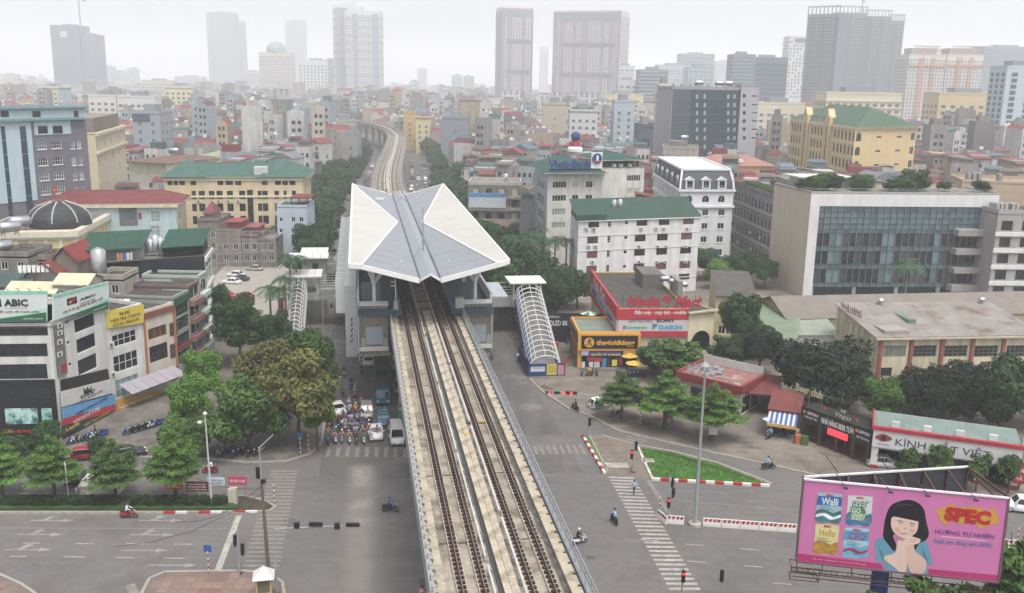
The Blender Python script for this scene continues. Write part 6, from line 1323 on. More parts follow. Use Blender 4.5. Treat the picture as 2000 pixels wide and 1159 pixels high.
for k, (x0, x1, y, Y, col) in enumerate(((192, 215, 130, 2100, '#aab0b3'), (216, 246, 140, 2150, '#a5b0b5'), (247, 262, 134, 2200, '#aeb2b4'), (0, 26, 146, 1900, '#aeb0b0'), (12, 40, 158, 1500, '#c4bfb2'), (275, 330, 158, 1300, '#c9c2b0'), (262, 300, 165, 1600, '#b5b5b0'), (340, 395, 150, 2000, '#b5b4b0'), (472, 506, 140, 1900, '#b9b5ac'), (905, 925, 150, 1900, '#8faaa8'), (882, 902, 148, 1950, '#93aeaa'), (815, 832, 135, 2600, '#aeb2b4'), (800, 815, 160, 1500, '#c5c4c0'), (1400, 1432, 120, 2100, '#9aa5aa'))):
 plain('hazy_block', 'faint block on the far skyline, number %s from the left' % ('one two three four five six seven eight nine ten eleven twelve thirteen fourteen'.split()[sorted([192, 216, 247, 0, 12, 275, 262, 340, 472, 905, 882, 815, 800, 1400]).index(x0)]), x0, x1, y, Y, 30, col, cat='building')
b = plain('cream_stair_block', 'cream block with central stair windows before the netted tower', 72, 119, 172, 760, 16, '#dad3b8', 9, 4, 2.4, 1.6); b.hip(M('#8f9490', .8), 3, .8, .3)
b = plain('pale_yellow_block', 'pale yellow six-storey block with grey mansard in the left mid distance', 321, 374, 172, 740, 16, '#e0d6a8', 4, 3.8, 2.2, 1.8); b.hip(M('#8a8e8c', .8), 4, .6, .2)
plain('white_school', 'long white school with blue roof line in the left mid distance', 228, 300, 190, 640, 14, '#d3d2ce', 3.6, 3.6, 2.4, 1.8); plain('white_school_wing', 'white wing with yellow stair tower before the long white school', 172, 226, 188, 640, 14, '#d6d4c8', 4, 3.8, 2.2, 1.6)
b = plain('blue_roofed_tube_house', 'tall grey-blue house with black top band in the left dense quarter', 258, 311, 222, 420, 16, '#9aa0a8', 4, 3.6, 1.2, 1.4); b.front.box('dark_top', 0, b.W * .65, b.H - 3.4, b.H, .2, M('#4a5a64'))
plain('beige_windowless_block', 'tall blank beige block below the pink slab', 1060, 1107, 205, 520, 14, '#bdb39b', 7, 4, .8, .8); plain('white_long_house', 'white house with green roof and long window rows near the bank globe', 1113, 1168, 218, 480, 14, '#cfcecb', 3, 3.4, 1.4, 1.2).hip(r_green, 2.2, .4, .2)
plain('pale_blue_tall_house', 'tall pale blue windowed house right of the long white house', 1200, 1240, 200, 500, 16, '#b3bcc6', 4.5, 3.4, 1.2, 1.5); plain('blue_glass_house', 'small block with blue glass corner before the dark glass office', 1247, 1278, 248, 400, 14, '#56646f', 4, 3.6, 3, 2.8, glass_blue)
plain('grey_tall_house', 'plain blue-grey tall house right of the viaduct', 863, 915, 233, 470, 14, '#8a919a', 8, 5, .8, 1); plain('yellow_tall_house', 'bright yellow narrow house right of the viaduct bend', 788, 812, 221, 620, 10, '#c9a866', 4, 3.5, 1.2, 1.6); plain('cream_gable_house', 'cream house with brown roof beside the bright yellow house', 812, 840, 231, 600, 12, '#d5c692', 3, 3.4, 1.2, 1.5).hip(tile_red, 2.4, .5, .3)
plain('maroon_house', 'maroon and pink tall house above the dense roofs', 930, 958, 207, 640, 10, '#80585c', 6, 4, 1, 1.4); plain('beige_long_house', 'blank beige wall of a tall house left of the viaduct', 645, 690, 238, 560, 14, '#b5a993', 9, 4.5, .7, .9); plain('grey_tall_house_row', 'pale grey tall house beside the left roadside trees', 672, 698, 262, 450, 12, '#9b9b9b', 5, 3.4, 1, 1.4)
# ---------------------------------------------------------------- dense quarter of tube houses
hero = []
for q in BLDS:
 w = [Matrix.Rotation(q.rz, 2) @ p + q.loc.xy for p in q.c]; xs = []; ys = []
 for p in w:
  for z in (0, q.H): a = pix((p.x, p.y, z)); xs.append(a[0]); ys.append(a[1])
 hero.append((w, sum(w, Vector((0, 0))) / 4, max((p - sum(w, Vector((0, 0))) / 4).length for p in w), min(xs), max(xs), min(ys), max(ys), min(p.y for p in w)))
walls_c = [('grey', '#989491'), ('dull grey', '#7f7c7a'), ('cream', '#c2bcae'), ('white', '#c8c6c2'), ('pale blue', '#a3aeb5'), ('ochre', '#b5a585'), ('salmon', '#a89c98'), ('concrete', '#8d8984')]
roofs_c = [('red', '#8a4644'), ('teal', '#45665f'), ('maroon', '#6a4446'), ('grey', '#7d8083'), ('blue-grey', '#5f7380'), ('brown', '#77665b')]
_wmat = [M(c_, .88, .12, .5, streak=.25) for _, c_ in walls_c]; _rmat = [sheetm(c_, 'X', .9) for _, c_ in roofs_c]
_hm = {}
def house_meshes(vi, wi, ri):
 key = (vi, wi, ri)
 if key in _hm: return _hm[key]
 r = random.Random(vi * 31 + 5); w, d, n = r.choice((4, 4.6, 5.4, 7)), r.choice((8, 10, 12)), r.choice((3, 4, 4, 5, 5)); H = n * 3.4 + .4; kind = vi % 4
 wl_ = MB().box(-w / 2, w / 2, -d / 2, d / 2, -1, H)
 rf = MB(); ex = MB()
 if kind == 0:
  wl_.box(-w / 2, w / 2, -d / 2, -d / 2 + .15, H, H + .8).box(-w / 2, -w / 2 + .15, -d / 2 + .15, d / 2, H, H + .8).box(w / 2 - .15, w / 2, -d / 2 + .15, d / 2, H, H + .8)
  rf.add([(-w / 2 - .2, -d * .1, H + 2.3), (w / 2 + .2, -d * .1, H + 2.3), (w / 2 + .2, d / 2 + .2, H + 3.0), (-w / 2 - .2, d / 2 + .2, H + 3.0)], [(0, 1, 2, 3)]); rf.box(-w / 2, w / 2, -d * .05, d / 2, H, H + .05); ex.box(-w / 2 + .1, w / 2 - .1, d * .05, d / 2 - .1, H, H + 2.3)
 elif kind == 1:
  rf.add([(-w / 2 - .3, -d / 2 - .3, H), (w / 2 + .3, -d / 2 - .3, H), (w / 2 + .3, d / 2 + .3, H), (-w / 2 - .3, d / 2 + .3, H), (0, -d / 2 - .3, H + w * .28), (0, d / 2 + .3, H + w * .28)], [(1, 2, 5, 4), (3, 0, 4, 5), (0, 1, 4), (2, 3, 5)])
 elif kind == 2:
  rf.add([(-w / 2 - .4, -d / 2 - .4, H + .6), (w / 2 + .4, -d / 2 - .4, H + .6), (w / 2 + .4, d / 2 + .4, H + 2.0), (-w / 2 - .4, d / 2 + .4, H + 2.0)], [(0, 1, 2, 3)]); ex.box(-w / 2 + .05, w / 2 - .05, -d / 2 + 2, d / 2 - .05, H, H + 1.5); rf.box(-w / 2 - .4, w / 2 + .4, -d / 2 - .45, -d / 2 - .35, H + .2, H + .6)
 else:
  wl_.box(-w / 2, w / 2, -d / 2, -d / 2 + .15, H, H + .7); rf.box(-w / 2 + .2, w / 2 - .2, 0, d / 2 - .4, H, H + 2.4); ex.box(-w / 2, w / 2, -d / 2 + .2, d / 2, H - .02, H + .03)
 wn = MB()
 for k in range(n):
  z = .9 + k * 3.4; m_ = 2 if w < 5 else 3
  for i in range(m_):
   x = w * ((i + .5) / m_ - .5)
   if r.random() < .85: wn.box(x - .55, x + .55, -d / 2 - .05, -d / 2, z, z + 1.6, 0); wn.box(x - .45, x + .45, -d / 2 - .07, -d / 2 - .05, z + .08, z + 1.5, 1)
   if r.random() < .35: y_ = d * r.uniform(-.35, .35); s_ = r.choice((-1, 1)); wn.box(s_ * w / 2 - .05, s_ * w / 2 + .05, y_ - .45, y_ + .45, z, z + 1.3, 1)
  if r.random() < .5: wn.box(-w / 2, w / 2, -d / 2 - .9, -d / 2 - .02, k * 3.4 + .2, k * 3.4 + .35, 0); wn.box(-w / 2, w / 2, -d / 2 - .92, -d / 2 - .86, k * 3.4 + .35, k * 3.4 + 1.0, 0)
 _hm[key] = (wl_.mesh('wall', _wmat[wi]), rf.mesh('roof', _rmat[ri]), wn.mesh('windows', [M('#b5b1a8', .8, .1), glass_dark]), ex.mesh('roof_room', _wmat[(wi + 3) % 8]) if ex.v else None, H, w, n, kind)
 return _hm[key]
rc = random.Random(11); cands = []
def clear_spot(x, y, marg):
 for w, c_, rad, *_ in hero:
  if (Vector((x, y)) - c_).length < rad * .72 + marg: return False
 return True
def rail_w(x, y):
 best = 1e9
 for p in _pl[::3]: best = min(best, (p - Vector((x, y))).length)
 return best
y = 236.
while y < 3400:
 far = y > 900; dy = 12 if not far else 24 + (y - 900) * .016; half = y * 1100 / FPX
 x = -half
 while x < half:
  dx = rc.uniform(5, 8) if not far else rc.uniform(13, 26) + (y - 900) * .012
  xx, yy = x + dx / 2, y + rc.uniform(-3, 3)
  x += dx
  if rc.random() < .06: continue
  if yy < 1000 and rail_w(xx, yy) < 31: continue
  if yy > 700 and -260 < xx < -40 and yy < 900 and rail_w(xx, yy) < 34: continue
  px, py = pix((xx, yy, 14))
  if yy < 300 and 560 < px < 1060: continue
  if px < -40 or px > 2040: continue
  if not clear_spot(xx, yy, 7): continue
  if any(h[3] + 4 < px < h[4] - 4 and h[5] < pix((xx, yy, 19))[1] < h[6] and h[7] < yy for h in hero): continue
  cands.append((yy, xx))
 y += dy
cands.sort(); near = cands[:300]; rest = cands[300:]
from collections import defaultdict
hl = defaultdict(list)
for yy, xx in near:
 vi, wi, ri = rc.randrange(16), rc.choice((0, 0, 1, 2, 3, 3, 3, 4, 4, 5, 6, 7)), rc.choice((0, 0, 0, 1, 1, 2, 3, 4, 5))
 me = house_meshes(vi, wi, ri); px = pix((xx, yy, 14))[0]
 lab = f"{walls_c[wi][0]} {('three', 'four', 'five')[me[6] - 3]}-storey tube house with {roofs_c[ri][0]} {('canopy', 'gabled roof', 'sloping roof', 'roof room')[me[7]]}"
 t = thing('tube_house', lab, 'house', (xx, yy, 0), -.15 + rc.choice((0, 0, .12, -.2, math.pi / 2, .3)) + rc.uniform(-.06, .06), 'dense tube houses around the railway'); t.scale = (1, 1, rc.uniform(.8, 1.12))
 link('wall', me[0], t); link('roof', me[1], t); stuff(link('windows', me[2], t))
 if me[3]: link('roof_room', me[3], t)
 hl[(lab, 'left' if px < 770 else 'right')].append((px, t))
ordn = 'first second third fourth fifth sixth seventh eighth ninth tenth eleventh twelfth'.split()
for (lab, sd), v in hl.items():
 v.sort(key=lambda q: q[0])
 for k, (px, t) in enumerate(v): t['label'] = lab + f' {sd} of railway' + (f', {ordn[k % 12]} from left' if len(v) > 1 else '')
# everything farther off reads as one mass of roofs
mb = MB(); nw = len(_wmat)
for yy, xx in rest:
 g = rc.uniform(-.5, .5) + rc.choice((0, 0, 1.57)); c_, s_ = math.cos(g), math.sin(g); far = yy > 900; w, d = (rc.uniform(4, 8), rc.uniform(9, 13)) if not far else (rc.uniform(8, 18), rc.uniform(12, 22)); H = rc.uniform(9, 19) if rc.random() < .9 else rc.uniform(20, 34); wi = rc.choice((0, 0, 1, 2, 3, 3, 3, 4, 4, 5, 6, 7)); ri = nw + rc.choice((0, 0, 0, 1, 1, 2, 3, 4, 5))
 q = [(xx + a * c_ - b_ * s_, yy + a * s_ + b_ * c_) for a, b_ in ((-w / 2, -d / 2), (w / 2, -d / 2), (w / 2, d / 2), (-w / 2, d / 2))]
 vs = [(*p, -1) for p in q] + [(*p, H) for p in q]; mb.add(vs, [(0, 1, 5, 4), (1, 2, 6, 5), (2, 3, 7, 6), (3, 0, 4, 7)], wi)
 if rc.random() < .6:
  k = rc.uniform(1, 2.6); m0 = ((q[0][0] + q[1][0]) / 2, (q[0][1] + q[1][1]) / 2, H + k); m1 = ((q[2][0] + q[3][0]) / 2, (q[2][1] + q[3][1]) / 2, H + k)
  mb.add(vs[4:] + [m0, m1], [(0, 4, 5, 3), (1, 2, 5, 4)], ri); mb.add(vs[4:] + [m0, m1], [(0, 1, 4), (2, 3, 5)], wi)
 else:
  mb.add(vs[4:], [(0, 1, 2, 3)], ri); ix = [(xx + (p[0] - xx) * .55, yy + (p[1] - yy) * .55 ) for p in q]; mb.add([(*p, H) for p in ix] + [(*p, H + 2.6) for p in ix], [(0, 1, 5, 4), (1, 2, 6, 5), (2, 3, 7, 6), (3, 0, 4, 7), (4, 5, 6, 7)], rc.randrange(nw))
 if rc.random() < .5: ix = rc.uniform(-w / 3, w / 3); mb.box(xx + ix - .7, xx + ix + .7, yy - .5, yy + .5, H + 2.4, H + 3.6, nw + 7)
 if yy < 1300:
  nfl = int(H / 3.4)
  for fl_ in range(nfl):
   for e in ((.25, .45), (.6, .8)):
    a0 = [q[0][i] + (q[1][i] - q[0][i]) * e[0] for i in (0, 1)]; a1 = [q[0][i] + (q[1][i] - q[0][i]) * e[1] for i in (0, 1)]; oy = (s_ * .06, -c_ * .06); z = 1 + fl_ * 3.4
    mb.add([(a0[0] + oy[0], a0[1] + oy[1], z), (a1[0] + oy[0], a1[1] + oy[1], z), (a1[0] + oy[0], a1[1] + oy[1], z + 1.5), (a0[0] + oy[0], a0[1] + oy[1], z + 1.5)], [(0, 1, 2, 3)], nw + 6)
o = stuff(mb.build('distant_houses', _wmat + _rmat + [glass_dark, white_fr])); tag(o, 'mass of small houses and roofs fading into the haze', 'houses')
# white water tanks dotted over the quarter
# ---------------------------------------------------------------- trees
def leaf_m(c1, c2, sc=.5):
 m = bpy.data.materials.new('leaves'); m.use_nodes = True; n = m.node_tree.nodes; l = m.node_tree.links; b = n['Principled BSDF']
 tc = n.new('ShaderNodeTexCoord'); nz = n.new('ShaderNodeTexNoise'); nz.inputs['Scale'].default_value = sc; nz.inputs['Detail'].default_value = 5; nz.inputs['Roughness'].default_value = .75
 l.new(tc.outputs['Object'], nz.inputs[0]); oi = n.new('ShaderNodeObjectInfo')
 r = n.new('ShaderNodeMapRange'); l.new(nz.outputs[0], r.inputs[0]); r.inputs[1].default_value = .32; r.inputs[2].default_value = .68
 x = n.new('ShaderNodeMix'); x.data_type = 'RGBA'; l.new(r.outputs[0], x.inputs[0]); x.inputs[6].default_value = (*hexc(c1), 1); x.inputs[7].default_value = (*hexc(c2), 1)
 v = n.new('ShaderNodeMapRange'); l.new(oi.outputs['Random'], v.inputs[0]); v.inputs[3].default_value = .72; v.inputs[4].default_value = 1.2
 y = n.new('ShaderNodeMix'); y.data_type = 'RGBA'; y.blend_type = 'MULTIPLY'; y.inputs[0].default_value = 1; l.new(x.outputs[2], y.inputs[6]); l.new(v.outputs[0], y.inputs[7])
 l.new(y.outputs[2], b.inputs['Base Color']); b.inputs['Roughness'].default_value = .6; b.inputs['Specular IOR Level'].default_value = .25
 return m
bark = M('#5a4a3e', .95, .25, 2.0); bark_g = M('#84807a', .95, .2, 1.5)
def crown_mesh(seed, blobs, n, size, mat, up=.5, shell=.55, droop=0):
 r = random.Random(seed); mb = MB()
 if n > 1000: n, size = int(n * 2.1), size * .66
 for (cx, cy, cz, rx, ry, rz) in blobs:
  k = max(8, int(n * (rx * ry * rz) ** .67 / sum((q[3] * q[4] * q[5]) ** .67 for q in blobs)))
  for _ in range(k):
   u = Vector((r.gauss(0, 1), r.gauss(0, 1), r.gauss(0, 1))).normalized(); t = shell + (1 - shell) * r.random() ** .6
   if r.random() < .12: t *= r.uniform(1.0, 1.16)
   p = Vector((cx + u.x * rx * t, cy + u.y * ry * t, cz + u.z * rz * t))
   nn = (u * .8 + Vector((r.uniform(-1, 1), r.uniform(-1, 1), r.uniform(-.4, 1) + up))).normalized()
   a = nn.orthogonal().normalized(); a = Matrix.Rotation(r.uniform(0, 6.3), 3, nn) @ a; b = nn.cross(a); s = size * r.uniform(.6, 1.35)
   a = a * s; b = b * s * .55
   mb.add([p - a, p - b + nn * s * .12, p + a - nn * s * .1, p + b + nn * s * .12], [(0, 1, 2, 3)])
 return mb.mesh('crown', mat)
def clumps(seed, R_, h, n, flat=.7):
 """irregular heap of clumps in a dome of radius R_ and height h, base at z=0"""
 r = random.Random(seed); out = [(0, 0, h * .5, R_ * .62, R_ * .62, h * .42)]
 for k in range(n):
  a = r.uniform(0, 6.3); q = r.uniform(.35, .85); z = h * r.uniform(.2, .86); rr = R_ * r.uniform(.22, .42) * (1.1 - .3 * z / h); lim = math.sqrt(max(.12, 1 - (max(0, z / h - .35) / .72) ** 2))
  out.append((math.cos(a) * q * R_ * lim, math.sin(a) * q * R_ * lim, z, rr, rr, rr * flat))
 return out
L_yel = leaf_m('#3a4a20', '#7d7640', .3); L_grn = leaf_m('#263d18', '#577631', .5); L_mid = leaf_m('#1b3017', '#385627', .5); L_drk = leaf_m('#0c140c', '#202f1a', .5); L_brt = leaf_m('#2f4e1a', '#648a35', .5); L_far = leaf_m('#243d22', '#3d5c30', .3); L_palm = leaf_m('#1e3a22', '#3a5a30', .5); L_hedge = leaf_m('#16280f', '#2a4419', .9)
CR = {}
for i in range(3):
 CR['yel', i] = crown_mesh(10 + i, clumps(10 + i, 1, 1.5, 26), 5200, .085, L_yel); CR['grn', i] = crown_mesh(20 + i, clumps(20 + i, 1, 1.3, 24), 4200, .085, L_grn); CR['mid', i] = crown_mesh(30 + i, clumps(30 + i, 1, 1.4, 22), 3600, .09, L_mid)
 CR['drk', i] = crown_mesh(40 + i, clumps(40 + i, 1, 1.2, 30), 5200, .075, L_drk); CR['brt', i] = crown_mesh(50 + i, clumps(50 + i, 1, 1.5, 24), 4200, .085, L_brt); CR['far', i] = crown_mesh(60 + i, clumps(60 + i, 1, 1.3, 18), 1500, .12, L_far); CR['thin', i] = crown_mesh(65 + i, clumps(65 + i, 1, 1.7, 20), 1500, .15, L_grn, shell=.25)
def tiers(seed, mat):
 r = random.Random(seed); out = []; n = 6
 for k in range(n):
  z = .12 + .8 * k / (n - 1); rad = (1.0, .98, .86, .68, .46, .22)[k]; m = max(3, 7 - k)
  for j in range(m):
   a = 6.283 * j / m + r.uniform(-.3, .3) + k; q = rad * r.uniform(.5, .78); s = rad * r.uniform(.32, .5)
   out.append((math.cos(a) * q, math.sin(a) * q, z * 1.75 + r.uniform(-.05, .05), s, s, .085))
  out.append((0, 0, z * 1.75, rad * .4, rad * .4, .1))
 return crown_mesh(seed, out, 4600, .075, mat, up=1.1, shell=.1)
for i in range(3): CR['tier', i] = tiers(70 + i, L_brt if i < 2 else L_grn)
_trunks = {}
def trunk_mesh(kind, i):
 key = (kind, i)
 if key in _trunks: return _trunks[key]
 r = random.Random(i + 3); m = MB(); x = r.uniform(-.06, .06); m.path([(0, 0, -.1), (x * .5, 0, .45), (x, x, 1.0)], [.075, .06, .05], 7)
 if kind == 'tier':
  m.path([(x, x, 1), (x, x, 2.4)], [.045, .02], 6)
  for k in range(10): a = k * 2.4; z = 1.1 + k * .12; m.path([(x, x, z), (math.cos(a) * .6 * (1 - k * .07), math.sin(a) * .6 * (1 - k * .07), z + .06)], [.016, .006], 4)
 else:
  for k in range(6): a = k * 1.05 + r.random(); q = r.uniform(.4, .7); m.path([(x, x, .95), (math.cos(a) * q * .5, math.sin(a) * q * .5, 1.25), (math.cos(a) * q, math.sin(a) * q, 1.7 + r.uniform(-.1, .3))], [.035, .022, .01], 5)
 _trunks[key] = m.mesh('trunk', bark); return _trunks[key]
tn = [0]
def tree(kind, p, H, Rr, label, name='street_tree', group=None, tf=.32, ch=None, cat='tree'):
 """crown of radius Rr from tf*H up to H on a trunk standing at p"""
 tn[0] += 1; i = tn[0] % 3; t = thing(name, label, cat, (p[0], p[1], 0), rnd.uniform(0, 6.28), group)
 ht = H * tf; hm_ = {'yel': 1.5, 'grn': 1.3, 'mid': 1.4, 'drk': 1.2, 'brt': 1.5, 'far': 1.3, 'thin': 1.7, 'tier': 1.75}[kind]
 tr = link('trunk', trunk_mesh(kind, i), t); tr.scale = (Rr * .9 + .6, Rr * .9 + .6, ht + (0 if kind == 'tier' else 0));
 if kind != 'tier': tr.scale = (max(1.6, Rr * .8),) * 2 + (ht / 1.0 * (1.0),)
 else: tr.scale = (Rr, Rr, H / 2.45)
 c_ = link('crown', CR[kind, i], t, (0, 0, ht)); c_.scale = (Rr, Rr * rnd.uniform(.92, 1.08), (H - ht) / hm_); return t
def tpx(kind, x, y, H, Rr, label, **k): return tree(kind, P(x, y), H, Rr, label, **k)
# tiered almond trees on the left median
for x, y, H, r_, lb in ((108, 976, 7.6, 3.0, 'bright tiered tree beside the blank white sign on the median'), (227, 977, 7.4, 2.9, 'tiered tree just right of the white van on the median'), (343, 978, 8.4, 3.2, 'tallest tiered median tree over the red advertising board'), (5, 972, 7.2, 2.9, 'tiered median tree cut by the left picture edge')): tpx('tier', x, y, H, r_, lb, name='tiered_tree', tf=.3)
# trees at the left corner
tpx('yel', 584, 876, 13.5, 5.2, 'big yellowing tree beside the waiting motorbikes'); tpx('grn', 485, 885, 9.4, 5.6, 'low spreading green tree under the lamp post at the left corner', tf=.22); tpx('grn', 600, 800, 11.5, 4.3, 'green tree below the blue glazed left stair'); tpx('yel', 520, 826, 11.8, 4.5, 'yellow-green tree between the spreading tree and the big yellowing tree')
tpx('brt', 372, 868, 9.8, 3.0, 'bright green tree in front of the orange-framed house'); tpx('brt', 398, 820, 10.2, 2.7, 'bright green tree near the mint house'); tpx('grn', 362, 900, 5.6, 3.4, 'low green tree right of the tea house awning', tf=.2); tpx('mid', 470, 715, 11.5, 5.0, 'dark green tree at the car park end'); tpx('mid', 432, 668, 10.5, 3.6, 'dark green tree against the white glazed building corner'); tpx('mid', 512, 700, 7.5, 3.0, 'small dark tree beside the car park'); tpx('mid', 545, 700, 8, 3.2, 'dark tree left of the blue stair base')
tpx('brt', 620, 880, 8, 2.4, 'small leafy tree at the kerb left of the motorbike crowd', tf=.4)
for x, y, r_, lb in ((88, 884, 2.6, 'round dark shrub before the coffee shop front'), (190, 893, 1.6, 'small shrub beside the red hatchback'), (18, 905, 2.4, 'shrub at the left edge before the coffee shop')): tpx('mid', x, y, r_ * 1.5, r_, lb, name='shrub', tf=.1, cat='shrub')
# right corner
tpx('tier', 1214, 820, 7.2, 3.4, 'open-crowned tree beside the green and white taxi', name='tiered_tree', tf=.36); tpx('tier', 1298, 840, 8.6, 4.3, 'full green tree with a red poster on its trunk', name='tiered_tree', tf=.34); tpx('tier', 1389, 862, 8.0, 4.2, 'green tree behind the high mast with a paper notice on its trunk', name='tiered_tree', tf=.36)
tpx('thin', 1316, 740, 6.4, 5.0, 'sparse grey-green tree in front of the arched wing', tf=.24); tpx('mid', 1275, 735, 5.6, 3.0, 'small leafy tree right of the yellow umbrellas', tf=.25); tpx('mid', 1442, 712, 12.5, 3.8, 'tall leafy tree right of the arched wing'); tpx('drk', 1482, 735, 8, 4.0, 'dark bushy tree behind the roadside kiosk'); tpx('mid', 1420, 730, 6.5, 3.6, 'green tree behind the kiosk back wall')
tpx('drk', 1612, 806, 11.2, 7.8, 'huge dark banyan behind the beer hall gate', tf=.2); tpx('drk', 1560, 790, 9.0, 4.6, 'dark tree between kiosk and beer hall gate'); tpx('brt', 1722, 842, 8.2, 3.1, 'bright round green tree between gate and optician', tf=.22)
for k, (x, y, H, r_) in enumerate(((1785, 838, 8.4, 4.6), (1838, 835, 9.2, 5.0), (1893, 838, 9.6, 5.0), (1950, 840, 10.2, 5.4), (2010, 842, 10.4, 5.4))): tpx('drk' if k < 3 else 'mid', x, y, H, r_, f'dense dark tree behind the optician, {ordn[k]} of the row', group='trees behind the optician', tf=.18)
for k, (x, y) in enumerate(((1768, 950), (1905, 962), (1968, 966), (1832, 946))): tpx('thin', x, y, 5.0, 1.6, f'young thin street tree before the optician, {ordn[(0, 2, 3, 1)[k]]} from the gate', group='street trees before the optician', tf=.35)
for x, y, H, r_, lb in ((1400, 566, 7, 3.6, 'yellow-green tree behind the electronics store'), (1378, 548, 8, 4.2, 'dark tree at the foot of the mansard block'), (1432, 560, 8, 3.4, 'olive tree near the blue tarpaulin'), (1462, 556, 8, 3.2, 'slim green tree near the red shed roof'), (1492, 566, 7.5, 3.2, 'dark tree at the beige end wall foot'), (1127, 604, 8.5, 4.2, 'dense tree left of the red store sign'), (1084, 622, 7.6, 3.9, 'leafy tree behind the dark advertising hoarding'), (1072, 600, 6.5, 3.4, 'leafy tree beside the covered stair top'), (935, 600, 6, 2.6, 'tree under the bridge right of the station')): tpx('brt' if '1400' in str(x) else 'mid', x, y, H, r_, lb)
for k, (x, Y, H) in enumerate(((1700, 56, 13.6), (1830, 60, 12.4), (1985, 63, 14.6))):
 p = PD(x, 1130, Y); tree('thin', p, H, 3.4, f'feathery tree top under the pink billboard, {ordn[k]} from its post', group='tree tops under the billboard', tf=.5)
# roof garden plants on the glass office and its wing
for k, (u, v) in enumerate(((.02, .3), (.08, .25), (.13, .2), (.3, .2), (.34, .35), (.45, .2), (.5, .3), (.52, .15), (.62, .25), (.64, .4), (.78, .3), (.93, .12))):
 q = glass_b.at(u, v, 23.3);
 t = thing('roof_plant', f'roof garden plant on the glass office, {ordn[k]} from the beige end', 'plant', q, k, 'roof garden plants'); rr = (1.6, 2.2, 2.6, 1.6, 2.4, 1.2, 1.6, 2.0, 1.2, 3.0, 1.4, 1.8)[k] * 1.35; c_ = link('crown', CR[('mid', 'grn', 'mid')[k % 3], k % 3], t, (0, 0, .5)); c_.scale = (rr, rr, rr * .75); link('trunk', trunk_mesh('mid', 0), t).scale = (1, 1, .9)
for k in range(5):
 q = wing.at(.5, .15 + .18 * k, 20); t = thing('roof_plant', f'roof garden bush on the grey wing, {ordn[k]} from the front', 'plant', q, k, 'roof garden plants'); link('crown', CR['grn', k % 3], t).scale = (2.6, 2.6, .9)
# palms
def palm_crown(seed, n=15):
 r = random.Random(seed); mb = MB()
 for k in range(n):
  a = 6.283 * k / n + r.uniform(-.2, .2); el = r.uniform(-.1, 1.1); L = r.uniform(2.6, 3.4); pts = []
  for j in range(9):
   t = j / 8; d = L * t; pts.append(Vector((math.cos(a) * d * math.cos(el * (1 - t * .6)), math.sin(a) * d * math.cos(el * (1 - t * .6)), d * math.sin(el) * (1 - .55 * t) - 1.5 * t * t)))
  sd = Vector((-math.sin(a), math.cos(a), 0))
  for j in range(8):
   p, q = pts[j], pts[j + 1]; w_ = .75 * (1 - abs(j / 8 - .45) * 1.1)
   for e in (-1, 1):
    for h_ in (0, .5): pp = p.lerp(q, h_); tip = pp + sd * e * w_ + (q - p) * .6 + Vector((0, 0, -.35 * w_)); mb.add([pp, pp + (q - p) * .4, tip], [(0, 1, 2)])
 return mb.mesh('crown', L_palm)
PC = [palm_crown(i) for i in range(3)]; pt_m = MB().path([(0, 0, -.1), (0, 0, .5), (.0, 0, 1)], [.2, .17, .13], 8).mesh('trunk', bark_g); ps_m = MB().path([(0, 0, 0), (0, 0, 1.2)], [.13, .1], 8).mesh('crown_shaft', M('#5d7a45', .7))
def palm(p, H, lb, k, sc=1.0):
 t = thing('palm_tree', lb, 'palm tree', (p[0], p[1], 0), k * 1.3, 'royal palms'); link('trunk', pt_m, t).scale = (1.3, 1.3, H - 1.2); link('crown_shaft', ps_m, t, (0, 0, H - 1.2)); link('crown', PC[k % 3], t, (0, 0, H)).scale = (sc,) * 3
for k, (x, y, H) in enumerate(((530, 650, 8), (548, 668, 9.4), (570, 640, 13.2), (582, 632, 12.4), (560, 655, 10.5))): palm(P(x, y), H, f'palm in the clump left of the station, {("lowest outer", "second outer", "tallest", "second tallest", "middle")[k]}', k, 1.1)
for k, (x, y, H) in enumerate(((1003, 566, 11.6), (1030, 572, 12.2), (1058, 566, 11.4), (1082, 560, 10.6), (1104, 566, 11.2), (1042, 552, 12.6))): palm(P(x, y), H, f'tall palm before the bank office, {("first", "second", "fourth", "fifth", "sixth", "third")[k]} from the station', k, 1.25)
p = P(1765, 600); palm((p.x, p.y + 0), 9.5, 'lone palm crown rising behind the weathered warehouse ridge', 1, 1.5)
# avenue trees beside the far boulevard
for sd, w0, s0, s1 in (('left', -19, 150, 560), ('right', 20.5, 120, 600)):
 s = s0; k = 0
 while s < s1:
  for row_ in (0, 1):
   w = w0 + (1 if w0 > 0 else -1) * row_ * 8 + rnd.uniform(-1, 1)
   if row_ and (s > 360 or w0 < 0 and s < 200): continue
   p = T(s + rnd.uniform(-2, 2), w); t = tree('far' if s > 200 else 'mid', p, rnd.uniform(8, 11.5), rnd.uniform(3.8, 5.8), f'{("near", "middle", "farther", "distant", "remotest")[k // 12]} avenue tree {sd} of the boulevard{", back row" if row_ else ""}, {ordn[k % 12]} from the station', name='avenue_tree', group='avenue trees', tf=.22)
  s += 8.5 if s < 330 else 10.5; k += 1
